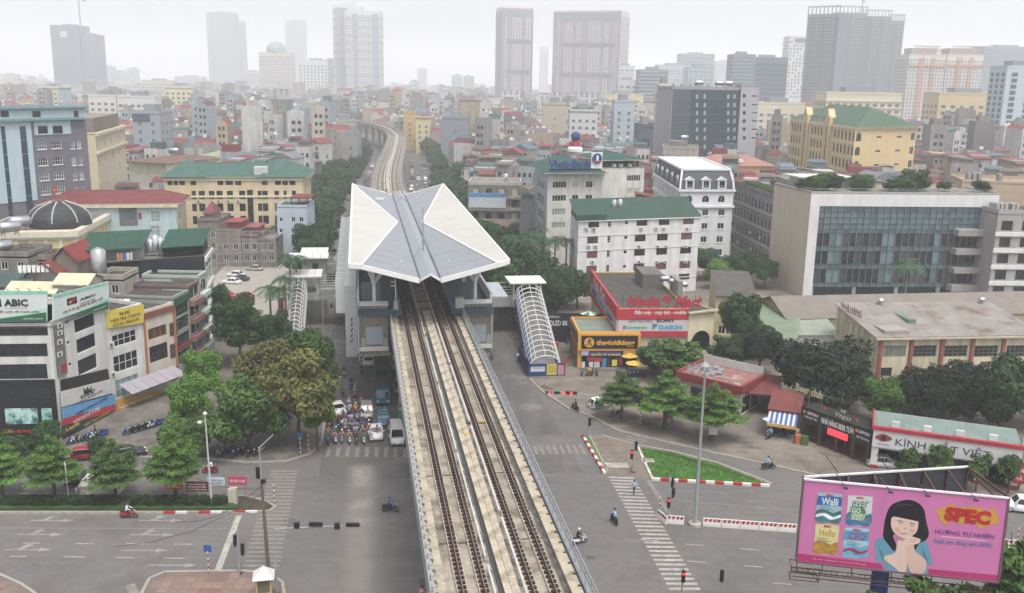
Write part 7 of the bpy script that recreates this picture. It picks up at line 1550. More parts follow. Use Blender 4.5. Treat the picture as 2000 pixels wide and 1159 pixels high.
# scattered trees among the houses
for k, (x, y, H, r_) in enumerate(((205, 352, 11, 7), (225, 365, 9, 5), (275, 360, 10, 6), (455, 330, 12, 8), (520, 335, 14, 8), (640, 400, 12, 7), (660, 365, 12, 7), (610, 420, 10, 5), (918, 372, 13, 9), (1000, 392, 12, 7), (1050, 380, 10, 6), (1185, 345, 13, 9), (1215, 335, 12, 8), (1150, 350, 11, 7), (1270, 345, 13, 8), (1515, 352, 13, 9), (1555, 350, 14, 9), (1590, 362, 12, 7), (1490, 330, 12, 8), (1630, 372, 10, 6), (1020, 300, 12, 8), (810, 290, 11, 8), (800, 270, 11, 8), (1280, 290, 12, 8), (820, 262, 10, 7), (560, 300, 12, 7), (690, 212, 14, 12), (770, 208, 14, 12), (1880, 260, 10, 7), (1200, 245, 11, 8))):
 tpx('far' if y < 330 else 'mid', x, y, H, r_, f'tree among the houses, {ordn[k % 12]} of the {("nearer", "middle", "farther")[k // 12]} scattered trees', name='garden_tree', group='scattered trees', tf=.2)
# clipped hedge bushes on the median
hb = [crown_mesh(90 + i, [(0, 0, .5, .62, .5, .55), (.3, .1, .55, .4, .4, .45), (-.35, 0, .5, .4, .4, .45)], 700, .085, L_hedge, shell=.75) for i in range(2)]
xs = [14 + 13.0 * k for k in range(10)] + [147 + 12.5 * k for k in range(7)] + [265 + 12 * k for k in range(8)] + [366, 378, 390, 402, 420, 432]
for k, x in enumerate(sorted(xs)):
 p = P(x, 988); t = tag(link('hedge_bush', hb[k % 2], None, (p.x, p.y, .12), k * 2.1), f'round clipped dark bush on the median, {("%s" % (ordn[k % 12]))} of the {("west", "middle", "east")[min(2, k // 12)]} run', 'bush', 'clipped bushes on the median'); t.scale = (1.12, 1.2, 1.1)
# ---------------------------------------------------------------- vehicles
paint_o = M('#ffffff', .3, .04, .8, spec=.5, objcol=True); tyre_m = M('#1d1d1e', .8, .1); rim_m = M('#9a9c9e', .35, .05, metal=.6); lamp_w = M('#e2e4e4', .2, .02, spec=.6); lamp_r = M('#8a1f22', .3, .02, spec=.5); trim = M('#2a2b2d', .6, .05); vgl = M('#1c242a', .06, .1, .5, spec=.7)
wheel_me = MB();
for a_, b_, r_ in ((-.1, .1, .32),):
 n = 14; ring = lambda x, r: [(x, r * math.cos(6.2832 * i / n), r * math.sin(6.2832 * i / n)) for i in range(n)]
 wheel_me.loft([ring(-.1, .2), ring(-.1, .3), ring(-.06, .33), ring(.06, .33), ring(.1, .3), ring(.1, .2)], 0, False); wheel_me.loft([ring(-.085, .02), ring(-.085, .2)], 1, False); wheel_me.loft([ring(.085, .2), ring(.085, .02)], 1, False)
wheel_me = wheel_me.mesh('wheel', [tyre_m, rim_m])
def car_proto(kind):
 """car heading +y, standing on z = 0"""
 L, W, H, hood, ws0, ws1, rf1, rw, belt = dict(sedan=(4.4, 1.74, 1.46, .82, .95, .35, -.95, -1.6, .95), suv=(4.5, 1.84, 1.75, 1.02, 1.1, .55, -1.7, -2.05, 1.12), hatch=(3.7, 1.66, 1.5, .86, .95, .4, -1.35, -1.7, .96), van=(4.9, 1.8, 2.15, 1.12, 2.05, 1.5, -2.3, -2.42, 1.25))[kind]
 t = thing('car', 'car', 'car'); h = L / 2; w = W / 2
 def sec(y, ww, z0, z1, r=.12): return [(-ww, y, z0 + r), (-ww + r, y, z0), (ww - r, y, z0), (ww, y, z0 + r), (ww, y, z1 - r), (ww - r * 1.3, y, z1), (-ww + r * 1.3, y, z1), (-ww, y, z1 - r)]
 bz = belt if kind != 'sedan' else belt * .98
 m = MB().loft([sec(h, w * .8, .32, .6), sec(h - .12, w * .93, .22, hood * .82), sec(h - .6, w, .2, hood), sec(ws0, w, .2, bz), sec(rw + .1, w, .2, bz), sec(-h + .35, w * .98, .22, bz * .97), sec(-h + .05, w * .9, .3, bz * .86), sec(-h, w * .82, .36, .7)]); m.build('body', paint_o, t, True)
 wt_ = w * .8; g = MB(); z1 = H; cab = [(ws0, w * .95, bz - .06), (ws1, wt_, z1 - .06), (rf1, wt_, z1 - .04), (rw - .1, w * .92, bz - .06)]
 MB().loft([[(-wt_, ws1 + .05, z1 - .09), (wt_, ws1 + .05, z1 - .09), (wt_ * .92, ws1, z1 - .02), (-wt_ * .92, ws1, z1 - .02)], [(-wt_, (ws1 + rf1) / 2, z1 - .06), (wt_, (ws1 + rf1) / 2, z1 - .06), (wt_ * .9, (ws1 + rf1) / 2, z1), (-wt_ * .9, (ws1 + rf1) / 2, z1)], [(-wt_, rf1 - .05, z1 - .09), (wt_, rf1 - .05, z1 - .09), (wt_ * .92, rf1, z1 - .02), (-wt_ * .92, rf1, z1 - .02)]]).build('roof', paint_o, t)
 q = lambda y0, z0, w0, y1, zz, w1: [(-w0, y0, z0), (w0, y0, z0), (w1, y1, zz), (-w1, y1, zz)]
 MB().add(q(ws0, bz - .02, w * .9, ws1, z1 - .07, wt_ * .97), [(0, 1, 2, 3)]).build('windscreen', vgl, t, fix=False); MB().add(q(rw, bz - .02, w * .88, rf1, z1 - .07, wt_ * .97)[::-1], [(0, 1, 2, 3)]).build('rear_window', vgl, t)
 for e in (-1, 1):
  a = [(e * w * .96, ws0 - .02, bz - .03), (e * w * .96, rw + .02, bz - .03), (e * wt_ * 1.0, rf1, z1 - .08), (e * wt_ * 1.0, ws1, z1 - .08)]
  MB().add(a if e < 0 else a[::-1], [(0, 1, 2, 3)]).build('side_window', vgl if kind != 'van' else paint_o, t)
  for y0, y1, z0, w0, w1, zz in ((ws0, ws1, bz, w * .93, wt_, z1 - .06), (rw, rf1, bz, w * .92, wt_, z1 - .06)): MB().bar((e * w0, y0, z0 - .05), (e * w1, y1, zz), .1, .08).build('pillar', paint_o, t)
  ym = (ws1 + rf1) / 2; MB().bar((e * w * .965, ym, bz - .05), (e * wt_ * 1.005, ym, z1 - .07), .09, .04).build('pillar', paint_o, t)
  MB().cbox((e * (w + .1), ws0 - .25, bz + .06), (.2, .12, .14)).build('mirror', paint_o, t)
  MB().cbox((e * w * .68, h - .1, hood * .78), (.34, .2, .14)).build('headlight', lamp_w, t); MB().cbox((e * w * .72, -h + .06, bz * .82), (.28, .14, .2)).build('tail_light', lamp_r, t)
  for y in (h * .62, -h * .6): link('wheel', wheel_me, t, (e * (w - .1), y, .33))
 MB().cbox((0, h - .06, .42), (W * .7, .12, .22)).build('grille', trim, t); MB().cbox((0, h + .01, .5), (.5, .03, .12)).build('number_plate', white_fr, t)
 return t
def truck_proto():
 t = thing('truck', 'truck', 'truck');
 MB().loft([[(-1, 2.0, .5), (1, 2.0, .5), (1, 2.0, 1.9), (-1, 2.0, 1.9)], [(-1, 3.4, .5), (1, 3.4, .5), (.95, 3.4, 1.3), (-.95, 3.4, 1.3)]]).build('cab', paint_o, t); MB().loft([[(-1, 1.95, 1.3), (1, 1.95, 1.3), (.9, 1.95, 2.35), (-.9, 1.95, 2.35)], [(-.98, 3.3, 1.3), (.98, 3.3, 1.3), (.88, 2.9, 2.35), (-.88, 2.9, 2.35)]]).build('cab_roof', paint_o, t)
 MB().add([(-.85, 3.34, 1.38), (.85, 3.34, 1.38), (.78, 2.98, 2.2), (-.78, 2.98, 2.2)], [(0, 1, 2, 3)]).build('windscreen', vgl, t); MB().box(-1.1, 1.1, -3.4, 1.8, .7, 1.5).build('cargo_bed', paint_o, t)
 MB().loft([[(-1.1, -3.4, 1.5), (1.1, -3.4, 1.5), (1.05, -3.4, 2.6), (-1.05, -3.4, 2.6)], [(-1.1, 1.8, 1.5), (1.1, 1.8, 1.5), (1.05, 1.8, 2.6), (-1.05, 1.8, 2.6)]]).build('tarpaulin', M('#4b5148', .9, .15, .8), t)
 for e in (-1, 1):
  for y in (2.6, -2.2): link('wheel', wheel_me, t, (e * .9, y, .42)).scale = (1.3,) * 3
  MB().cbox((e * .75, 3.42, .85), (.3, .06, .2)).build('headlight', lamp_w, t)
 return t
PROTO = {k: car_proto(k) for k in ('sedan', 'suv', 'hatch', 'van')}; PROTO['truck'] = truck_proto(); used = set()
def paint_tree(o, col):
 for ch in o.children: ch.color = (*hexc(col), 1)
def vehicle(kind, loc, rz, col, label, cat=None, group=None, name=None):
 if kind in used: o = copy_tree(PROTO[kind])
 else:
  o = PROTO[kind]; used.add(kind); KIDS[o.name] = list(o.children)
 o.location = (loc[0], loc[1], loc[2] if len(loc) > 2 else .01); o.rotation_euler = (0, 0, rz); o.name = name or {'sedan': 'sedan_car', 'suv': 'suv_car', 'hatch': 'hatchback_car', 'van': 'van', 'truck': 'truck'}[kind]
 tag(o, label, cat or {'truck': 'truck', 'van': 'van'}.get(kind, 'car'), group)
 for ch in (o.children if len(o.children) else []): ch.color = (*hexc(col), 1)
 return o
TO, AWAY = AZ + math.pi, AZ
def vpx(kind, x, y, rz, col, lb, **k): return vehicle(kind, P(x, y), rz, col, lb, **k)
vpx('sedan', 735, 852, TO, '#d8d8d4', 'white saloon at the front of the waiting traffic'); vpx('van', 775, 860, TO, '#c9c8c4', 'white minibus at the front beside the viaduct'); vpx('suv', 716, 812, TO, '#8b8580', 'bronze grey multi-purpose car behind the motorbike crowd'); vpx('sedan', 749, 825, TO, '#3b6f8f', 'blue saloon behind the white saloon'); vpx('truck', 747, 780, TO, '#2f6b80', 'blue-cabbed truck with grey-green tarpaulin in the queue'); vpx('truck', 745, 738, TO, '#3a3f3a', 'dark truck queueing behind the blue-cabbed truck'); vpx('sedan', 660, 806, TO + .25, '#d2d2ce', 'white saloon half hidden by the yellowing tree'); vpx('van', 790, 842, TO, '#2a7a42', 'green delivery van beside the white minibus', name='green_van'); vpx('suv', 790, 805, TO, '#9a9894', 'silver car queueing close to the viaduct'); vpx('suv', 781, 765, TO, '#6d6b68', 'dark grey car queueing under the viaduct edge'); vpx('suv', 776, 720, TO, '#b9b8b4', 'pale jeep under the station box edge'); vpx('sedan', 720, 712, TO, '#c9c8c4', 'white car just emerging from below the station box'); vpx('sedan', 686, 676, TO, '#77705f', 'olive saloon driving beside the station'); vpx('sedan', 806, 866, TO, '#cfcfcb', 'white car hidden beside the viaduct at the stop line')
vpx('hatch', 1172, 796, R(-62), '#cfd0cc', 'white taxi with green rear door parked on the plaza', name='taxi')
vpx('sedan', 1727, 912, R(-97), '#b9bcbe', 'silver saloon parked before the optician'); vpx('suv', 1996, 998, R(75), '#d2d4d4', 'white pick-up at the right picture edge'); vpx('hatch', 171, 896, R(-72), '#8f1f2c', 'red hatchback leaving the left pavement'); vpx('sedan', 168, 946, R(100), '#1f232c', 'black saloon behind the white van'); vpx('van', 196, 965, R(92), '#d6d4c8', 'small white van beside the planted median', name='white_van'); vpx('sedan', 250, 893, R(-60), '#2c2e33', 'dark car parked under the left corner trees')
for x, y, c_, lb in ((497, 529, '#9c9a94', 'grey car at the raw houses end of the car park'), (461, 541, '#d3d3cf', 'white car second in the car park'), (468, 549, '#2b2d31', 'black car between white cars in the car park'), (453, 555, '#d6d6d2', 'white car nearest the corner of the car park'), (436, 580, '#8e2630', 'red car parked first in the red row'), (476, 584, '#8e2630', 'red car parked second in the red row'), (455, 590, '#a32a34', 'bright red car parked third in the red row'), (428, 650, '#9a9c9e', 'silver car behind the dark green trees')): vpx('sedan', x, y, R(80), c_, lb)
slab('car_park', G([(415, 545), (440, 520), (545, 515), (600, 545), (590, 640), (440, 660), (415, 620)]), .13, M('#a39c92', .95, .12, .3))
# far boulevard traffic
fc = random.Random(5); cols = [('white', '#d2d2ce'), ('silver', '#a5a6a6'), ('black', '#25272a'), ('grey', '#6b6d70'), ('red', '#86252b'), ('blue', '#30527a'), ('dark green', '#2c4a3a')]
cnt = defaultdict(int)
for sd, ws, rz in (('left', (-12.6, -9.6, -6.6), TO), ('right', (8, 11, 14.2), AWAY)):
 for w in ws:
  s = 176 + fc.uniform(0, 8)
  while s < 470:
   p, d, n = axis(s); k = fc.choice(('sedan', 'suv', 'hatch', 'sedan', 'van')); cn, cc_ = fc.choice(cols)
   if fc.random() < .62:
    cnt[(cn, k, sd)] += 1; i = cnt[(cn, k, sd)]
    vehicle(k, T(s, w), rz + math.atan2(d.y, d.x) - math.pi / 2 - AZ, cc_, f'{cn} {dict(sedan="saloon", suv="tall car", hatch="hatchback", van="van")[k]} on the far boulevard {sd} of the viaduct, {ordn[(i - 1) % 12]} from the station', group='cars on the far boulevard')
   s += fc.uniform(8, 22)
# ---------------------------------------------------------------- motorbikes and people
bike_c = M('#ffffff', .35, .05, .8, spec=.4, objcol=True); cloth_o = M('#ffffff', .85, .1, 2, objcol=True); skin_m = M('#b98b6e', .6, .05); jeans = [M('#2c3442', .9, .15, 3), M('#22242a', .9, .15, 3), M('#5d584f', .9, .15, 3)]; hairm = M('#17151a', .5, .05)
wb = MB(); n = 12; rg_ = lambda x, r: [(x, r * math.cos(6.2832 * i / n), .28 + r * math.sin(6.2832 * i / n)) for i in range(n)]
wb.loft([rg_(-.05, .21), rg_(-.05, .27), rg_(0, .29), rg_(.05, .27), rg_(.05, .21)], 0, False); wb.loft([rg_(-.02, .02), rg_(-.02, .21)], 1, False); wb.loft([rg_(.02, .21), rg_(.02, .02)], 1, False); bw = wb.mesh('wheel', [tyre_m, rim_m])
def bike_proto():
 t = thing('motorbike', 'motorbike', 'motorbike')
 m = MB(); rq = lambda y, w, z0, z1: [(-w, y, z0), (w, y, z0), (w * .8, y, z1), (-w * .8, y, z1)]
 m.loft([rq(-.95, .06, .66, .74), rq(-.75, .14, .5, .76), rq(-.3, .17, .42, .74), rq(.05, .14, .36, .5), rq(.3, .13, .36, .46)]); m.loft([rq(.3, .15, .34, .42), rq(.42, .22, .4, .8), rq(.52, .16, .75, 1.0), rq(.6, .1, .86, 1.0)]); m.loft([rq(.5, .07, .55, .62), rq(.7, .08, .58, .64), rq(.92, .06, .46, .5)]); m.build('body', bike_c, t)
 MB().loft([rq(-.85, .12, .76, .82), rq(-.4, .15, .74, .84), rq(.02, .1, .7, .78)]).build('seat', trim, t); MB().bar((-.33, .42, 1.03), (.33, .42, 1.03), .035).bar((-.33, .42, 1.03), (-.28, .4, 1.22), .02).bar((.33, .42, 1.03), (.28, .4, 1.22), .02).cbox((-.28, .4, 1.26), (.12, .02, .08)).cbox((.28, .4, 1.26), (.12, .02, .08)).build('handlebar', trim, t)
 MB().bar((-.07, .5, .85), (-.07, .72, .3), .035).bar((.07, .5, .85), (.07, .72, .3), .035).box(-.12, .12, -.3, .15, .22, .42).bar((.16, -.2, .3), (.16, -.95, .4), .09).build('engine', M('#55575a', .5, .1, metal=.3), t); MB().cbox((0, .63, .92), (.18, .06, .12)).build('headlight', lamp_w, t); link('wheel', bw, t, (0, .7, 0)); link('wheel', bw, t, (0, -.62, 0)); return t
BK = bike_proto(); KIDS[BK.name] = list(BK.children); bk_used = [0]
def figure(joints, edges, regions, name):
 """one continuous skinned body; regions(center) picks the material slot"""
 me = bpy.data.meshes.new(name); me.from_pydata([j[:3] for j in joints], edges, []); o = bpy.data.objects.new(name, me); C.objects.link(o); o.modifiers.new('skin', 'SKIN'); me.skin_vertices or None
 if not me.skin_vertices: me.attributes
 for i, j in enumerate(joints): me.skin_vertices[0].data[i].radius = (j[3], j[3] if len(j) < 5 else j[4])
 me.skin_vertices[0].data[0].use_root = True; o.modifiers.new('sub', 'SUBSURF').levels = 1
 bpy.context.view_layer.update(); dg = bpy.context.evaluated_depsgraph_get(); r = bpy.data.meshes.new_from_object(o.evaluated_get(dg)); bpy.data.objects.remove(o)
 r.materials.clear()
 for m in (cloth_o, jeans[0], skin_m, hairm): r.materials.append(m)
 for p in r.polygons: p.material_index = regions(p.center); p.use_smooth = True
 return r
E_ = [(0, 1), (1, 2), (2, 3), (3, 4), (4, 5), (2, 6), (6, 7), (7, 8), (8, 9), (2, 10), (10, 11), (11, 12), (12, 13), (0, 14), (14, 15), (15, 16), (16, 17), (0, 18), (18, 19), (19, 20), (20, 21)]
def ridej(lean=.0):
 J = [(0, -.25, .86, .15, .13), (0, -.22, 1.08, .14, .11), (0, -.14 + lean, 1.32, .17, .1), (0, -.1 + lean, 1.44, .055), (0, -.06 + lean, 1.56, .095, .11), (0, -.05 + lean, 1.68, .08, .09)]
 for e in (-1, 1): J += [(e * .2, -.12 + lean, 1.33, .065), (e * .27, .06 + lean, 1.14, .05), (e * .28, .3, 1.06, .042), (e * .29, .42, 1.04, .04)]
 for e in (-1, 1): J += [(e * .12, -.18, .82, .1), (e * .2, .18, .72, .075), (e * .17, .1, .34, .055), (e * .17, .24, .28, .045)]
 return J
def reg_r(c_): return 2 if (c_.y > .33 and c_.z > .95) or c_.z > 1.45 else (1 if c_.z < .9 else 0)
rid = [figure(ridej(l_), E_, reg_r, 'person') for l_ in (0, .06)]
def standj(st):
 J = [(0, 0, .92, .14, .11), (0, 0, 1.12, .14, .1), (0, .01, 1.36, .17, .1), (0, .02, 1.47, .055), (0, .03, 1.58, .09, .1), (0, .03, 1.69, .075, .085)]
 for e in (-1, 1): J += [(e * .2, 0, 1.36, .06), (e * .25, -e * st * .12, 1.12, .048), (e * .26, e * st * .04 + .04, .88, .04), (e * .26, e * st * .06 + .06, .8, .038)]
 for e in (-1, 1): J += [(e * .1, 0, .86, .095), (e * .11, e * st * .22, .5, .07), (e * .11, e * st * .3 - .05, .1, .05), (e * .11, e * st * .3 + .1, .05, .045)]
 return J
def reg_s(c_): return 2 if c_.z > 1.47 or (abs(c_.x) > .22 and c_.z < .86) else (1 if c_.z < .95 else 0)
wlk = [figure(standj(s_), E_, reg_s, 'person') for s_ in (1.0, .15)]
helm = MB().lathe([(.03, .15), (.09, .13), (.135, .05), (.14, -.03), (.12, -.06)][::-1], (0, 0, 0), 10).cbox((0, .14, -.03), (.14, .1, .02)).mesh('helmet', bike_c, True)
hair_me = MB().lathe([(.02, .12), (.08, .1), (.115, .03), (.115, -.05), (.09, -.09)][::-1], (0, 0, 0), 10).mesh('hair', hairm, True)
SH = [('white', '#d5d6d6'), ('black', '#222428'), ('red', '#a52a36'), ('grey', '#7b7d82'), ('pale blue', '#8fa6c0'), ('navy', '#2a3350'), ('pink', '#c48a94'), ('yellow', '#d6a92a'), ('green', '#2f7a4a'), ('beige', '#b7a68a'), ('blue', '#2f5a98'), ('maroon', '#6e2a34')]
BC = [('white', '#cfd0d0'), ('black', '#202226'), ('red', '#9c1f2a'), ('blue', '#2a4a9a'), ('silver', '#8d9094'), ('dark grey', '#3a3d42')]
prs = random.Random(21); combos = defaultdict(list)
def motorbike(loc, rz, bi, lb, group, rider=None, helmc=None):
 o = BK if bk_used[0] == 0 else copy_tree(BK); bk_used[0] += 1; o.location = (loc[0], loc[1], loc[2] if len(loc) > 2 else .01); o.rotation_euler = (0, 0, rz); o.name = 'motorbike'; tag(o, lb, 'motorbike', group)
 for ch in o.children: ch.color = (*hexc(BC[bi][1]), 1)
 return o
def person_on(loc, rz, si, lb, group, k=0, hc='#cfcfcf', lean=0):
 t = thing('person', lb, 'person', (loc[0], loc[1], loc[2] if len(loc) > 2 else .01), rz, group); b = link('body', rid[k % 2], t); b.color = (*hexc(SH[si][1]), 1); h = link('helmet', helm, t, (0, -.05 + .06 * (k % 2), 1.68)); h.color = (*hexc(hc), 1); return t
def ridden(loc, rz, where, group, si=None, bi=None, lab=None):
 si = prs.choice((0, 0, 0, 1, 1, 1, 3, 3, 4, 5, 5, 9, 2, 6, 7, 8, 10, 11)) if si is None else si; bi = prs.randrange(6) if bi is None else bi; k = prs.randrange(4)
 hc = prs.choice(('#d2d2d0', '#24262a', '#9a2a30', '#2f5a98', '#c9a23a', '#d98a9a', '#3f7a5a'))
 a = motorbike(loc, rz, bi, '', group); b = person_on(loc, rz, si, '', group + ' riders', k, hc)
 combos[(BC[bi][0], where)].append((pix(loc)[0], a, 'bike')); combos[(SH[si][0], where)].append((pix(loc)[0], b, 'rider'))
# waiting crowd in front of the yellowing tree
w = -13.4
s_rows = [62.6, 64.3, 66, 67.7, 69.4, 71.2, 73.2, 75.4, 78, 81, 85]
for ri, s in enumerate(s_rows):
 w = -13.5 + prs.uniform(0, .4)
 while w < (-8.1 if ri < 6 else -9.0 if ri < 9 else -10):
  pt = T(s + prs.uniform(-.5, .5), w)
  if prs.random() < (.95 if ri < 7 else .6) and not (6 <= ri < 9 and w < -11.4): ridden(pt, TO + prs.uniform(-.18, .18), 'waiting crowd', 'motorbikes waiting at the junction')
  w += prs.uniform(.74, .95)
for w, s in ((-7.6, 65.5), (-6.0, 71), (-5.3, 78), (-7.2, 64), (-5.6, 66.4)): ridden(T(s, w), TO, 'waiting crowd', 'motorbikes waiting at the junction')
for x, y in ((672, 735), (707, 731), (664, 634), (683, 628), (684, 645), (676, 660), (700, 640), (645, 470), (660, 560), (655, 520), (648, 600)): ridden(P(x, y), TO + prs.uniform(-.1, .1), 'street beside the station', 'motorbikes beside the station')
for x, y, rz, si, bi, lb in ((762, 1000, R(-95), 10, 1, 'crossing the junction left of the viaduct'), (1199, 1022, AWAY + .1, 4, 1, 'riding away right of the viaduct'), (1131, 1063, R(-60), 1, 0, 'emerging from below the viaduct handrail'), (1500, 917, R(-80), 4, 1, 'turning past the green island'), (1123, 803, R(30), 1, 1, 'beside the red signal arm'), (252, 1012, R(-90), 0, 2, 'passing the planted median'), (411, 925, R(90), 0, 2, 'on the upper carriageway near the lamp post'), (961, 700, AWAY, 11, 1, 'beside the station end box'), (825, 1178, R(-40), 6, 1, 'entering at the bottom beside the viaduct'), (1503, 858, R(140), 4, 5, 'under the blue striped awning')):
 a = motorbike(P(x, y), rz, bi, f'{BC[bi][0]} motorbike {lb}', 'motorbikes at the junction'); b = person_on(P(x, y), rz, si, f'rider in {SH[si][0]} top {lb}', 'riders at the junction', 0, '#d2d2d0' if bi == 0 else '#2a3a5a')
# far boulevard riders
for sd, w0, w1, rz in (('far left side', -13.8, -5.6, TO), ('far right side', 6, 16.4, AWAY)):
 for k in range(46):
  s = prs.uniform(172, 400); p, d, n = axis(s); ridden(T(s, prs.uniform(w0, w1)), rz + math.atan2(d.y, d.x) - math.pi / 2 - AZ, sd, 'motorbikes on the far boulevard')
# parked bikes
pk = defaultdict(list)
def parked(x, y, rz, where): bi = prs.choice((0, 1, 1, 4, 5, 3)); o = motorbike((*P(x, y).xy, .14), rz + prs.uniform(-.15, .15), bi, '', 'parked motorbikes'); pk[(BC[bi][0], where)].append((x, o))
for k in range(9): parked(142 + k * 7.4, 868 - k * 1.6, R(160), 'before the corner office')
for k in range(10): parked(252 + k * 6.2 + (k % 2) * 3, 850 - k * 1.8, R(150), 'before the tea house')
for k in range(4): parked(1137 + k * 9.6, 734, R(175), 'before the phone shop')
for k in range(3): parked(1206 + k * 7, 733, R(175), 'beside the phone shop door')
for k in range(5): parked(1224 + k * 8, 737, R(160), 'under the yellow umbrellas')
for k in range(6): parked(1096 + k * 3.5, 640 + k * 7, R(60), 'beside the hoarding')
for x, y, rz in ((1203, 815, R(100)), (1262, 830, R(20)), (1530, 850, R(120)), (1546, 852, R(110))): parked(x, y, rz, 'on the plaza')
for k in range(8): parked(1905 + k * 12, 938 + k * 2.2, R(150), 'before the optician')
for k in range(7): parked(-2 + k * 6, 868, R(170), 'before the coffee shop')
for k in range(9): parked(430 + k * 10, 893 - (k % 3) * 3, R(170), 'under the corner trees')
for (c_, wh), v in pk.items():
 v.sort(key=lambda q: q[0])
 for i, (x, o) in enumerate(v): o['label'] = f'{c_} motorbike parked {wh}' + (f', {ordn[i % 12]} such from left' if len(v) > 1 else '')
for (c_, wh), v in combos.items():
 for kd, base in (('bike', f'{c_} motorbike on the {wh}' if 'crowd' not in wh else f'{c_} motorbike in the waiting crowd'), ('rider', f'rider in {c_} top on the {wh}' if 'crowd' not in wh else f'rider in {c_} top in the waiting crowd')):
  q = sorted([z for z in v if z[2] == kd], key=lambda z: z[0])
  for i, (x, o, _) in enumerate(q): o['label'] = base + (f', {ordn[i % 12]} {"" if i < 12 else "again "}such from left' if len(q) > 1 else '')
def walker(x, y, rz, si, lb, k=0, z=.01):
 p = P(x, y); t = thing('person', lb, 'person', (p.x, p.y, z), rz, 'people on foot'); b = link('body', wlk[k], t); b.color = (*hexc(SH[si][1]), 1); link('hair', hair_me, t, (0, .01, 1.68)); return t
walker(1238, 966, AWAY + .1, 4, 'pedestrian in pale blue shirt walking on the zebra crossing')
for x, y, rz, si, lb, k in ((1150, 737, 2.9, 7, 'person in yellow shirt before the phone shop', 1), (1012, 708, .6, 0, 'person in white walking beside the blue stair hoarding', 0), (1312, 828, 1.2, 9, 'person in beige near the red poster tree', 1), (628, 600, 2.8, 5, 'person in navy below the left footbridge', 1), (187, 858, 2, 1, 'person in black beside the parked bikes at the corner office', 1), (1556, 860, .3, 9, 'person in beige by the stall crates', 1)): walker(x, y, rz, si, lb, k, .13)
o = bpy.data.objects['taxi']
for e in (-1, 1): MB().box(*sorted((e * .835, e * .85)), -1.4, .1, .4, .9).build('green_panel', M('#2f7f5a', .4), o)
# ---------------------------------------------------------------- street furniture
pole_g = M('#9a9fa2', .5, .08, spec=.4); box_b = M('#1f2022', .5, .05); red_l = M('#ff2a2a', .3, 0, emit=3.0); dim_l = M('#3a1c1c', .4, 0); grn_l = M('#1c3a2a', .4, 0)
def sig_head(par, p, lit=True, rz=0, n=3):
 m = MB().box(-.2, .2, -.15, .15, -.1, .4 * n + .1); o = m.build('signal_head', box_b, par); o.location = p; o.rotation_euler = (0, 0, rz); o.scale = (.8,) * 3
 for k in range(n):
  l = MB().lathe([(.14, 0), (.14, .05)], (0, 0, 0), 12); l.v = [(x, -.16 - z, y + .2 + .4 * k) for x, y, z in l.v]; l.build('lens', red_l if (k == n - 1 and lit) else dim_l, o, fix=True)
 for k in range(n): MB().box(-.17, .17, -.36, -.16, .37 + .4 * k, .4 + .4 * k).build('visor', box_b, o)
 return o
def signal(x, y, h, lb, heads, arm=None, r_=.09):
 t = thing('traffic_signal', lb, 'traffic light', P(x, y)); MB().tube((0, 0, 0), (0, 0, h), r_ * 1.2, r_ * .8, 10).build('pole', pole_g, t); MB().lathe([(.3, 0), (.3, .12)], (0, 0, .0), 10).build('base', pole_g, t)
 for (dx, dy, z, lit, rz) in heads: sig_head(t, (dx, dy, z), lit, rz)
 if arm: MB().tube((0, 0, h - .1), arm, r_ * .9, r_ * .6, 8).build('arm', pole_g, t)
 return t
signal(468, 1122, 4.6, 'traffic signal on the brick pavement with back turned', [(-.3, 0, 3.0, False, R(120)), (.35, 0, 2.1, False, R(120))])
t = signal(541, 1162, 6.6, 'signal mast with long horizontal arm over the left carriageway', [], (7.6, .4, 6.85))
for x in (2.0, 3.7, 5.6, 7.0): MB().cbox((x, .1, 6.85 if x in (2.0, 5.6) else 7.0), (.45 if x in (2.0, 5.6) else 1.2, .3, .55 if x in (2.0, 5.6) else .3)).build('signal_head', box_b, t)
t = signal(1150, 858, 6.2, 'signal mast with arm carrying red lights beside the dirt island', [(.0, -.2, 2.0, False, R(60))], (-5.7, 1.2, 6.3))
for x in (-1.7, -2.4, -3.5, -4.4): MB().cbox((x * 1.25, .3, 6.25), (.75, .3, .34)).build('signal_head', box_b, t)
for x in (-2.0, -2.75, -4.3): l = MB().lathe([(.17, 0), (.17, .06)], (0, 0, 0), 12); l.v = [(a, -z, b) for a, b, z in l.v]; l.build('lens', red_l, t, fix=True).location = (x * 1.25, .1, 6.25)
signal(1236, 924, 4.2, 'slim traffic signal on the dirt island', [(.25, 0, 3.0, False, R(200)), (-.25, 0, 1.9, True, 0)]); t = signal(1303, 1022, 5.4, 'traffic signal cluster on the barrier nose by the high mast', [(.3, .1, 4.2, False, R(70)), (.45, .1, 3.0, False, R(70)), (.0, -.25, 2.0, True, 0)]); MB().bar((.1, 0, 5.3), (.75, .1, 3.2), .1).build('brace', pole_g, t)
signal(1331, 1170, 3.4, 'traffic signal cut by the bottom edge showing red', [(0, -.2, 1.9, True, 0)]); signal(1408, 1172, 3.0, 'pole with black signal box at the bottom edge', [(-.1, -.1, 2.0, False, R(150))])
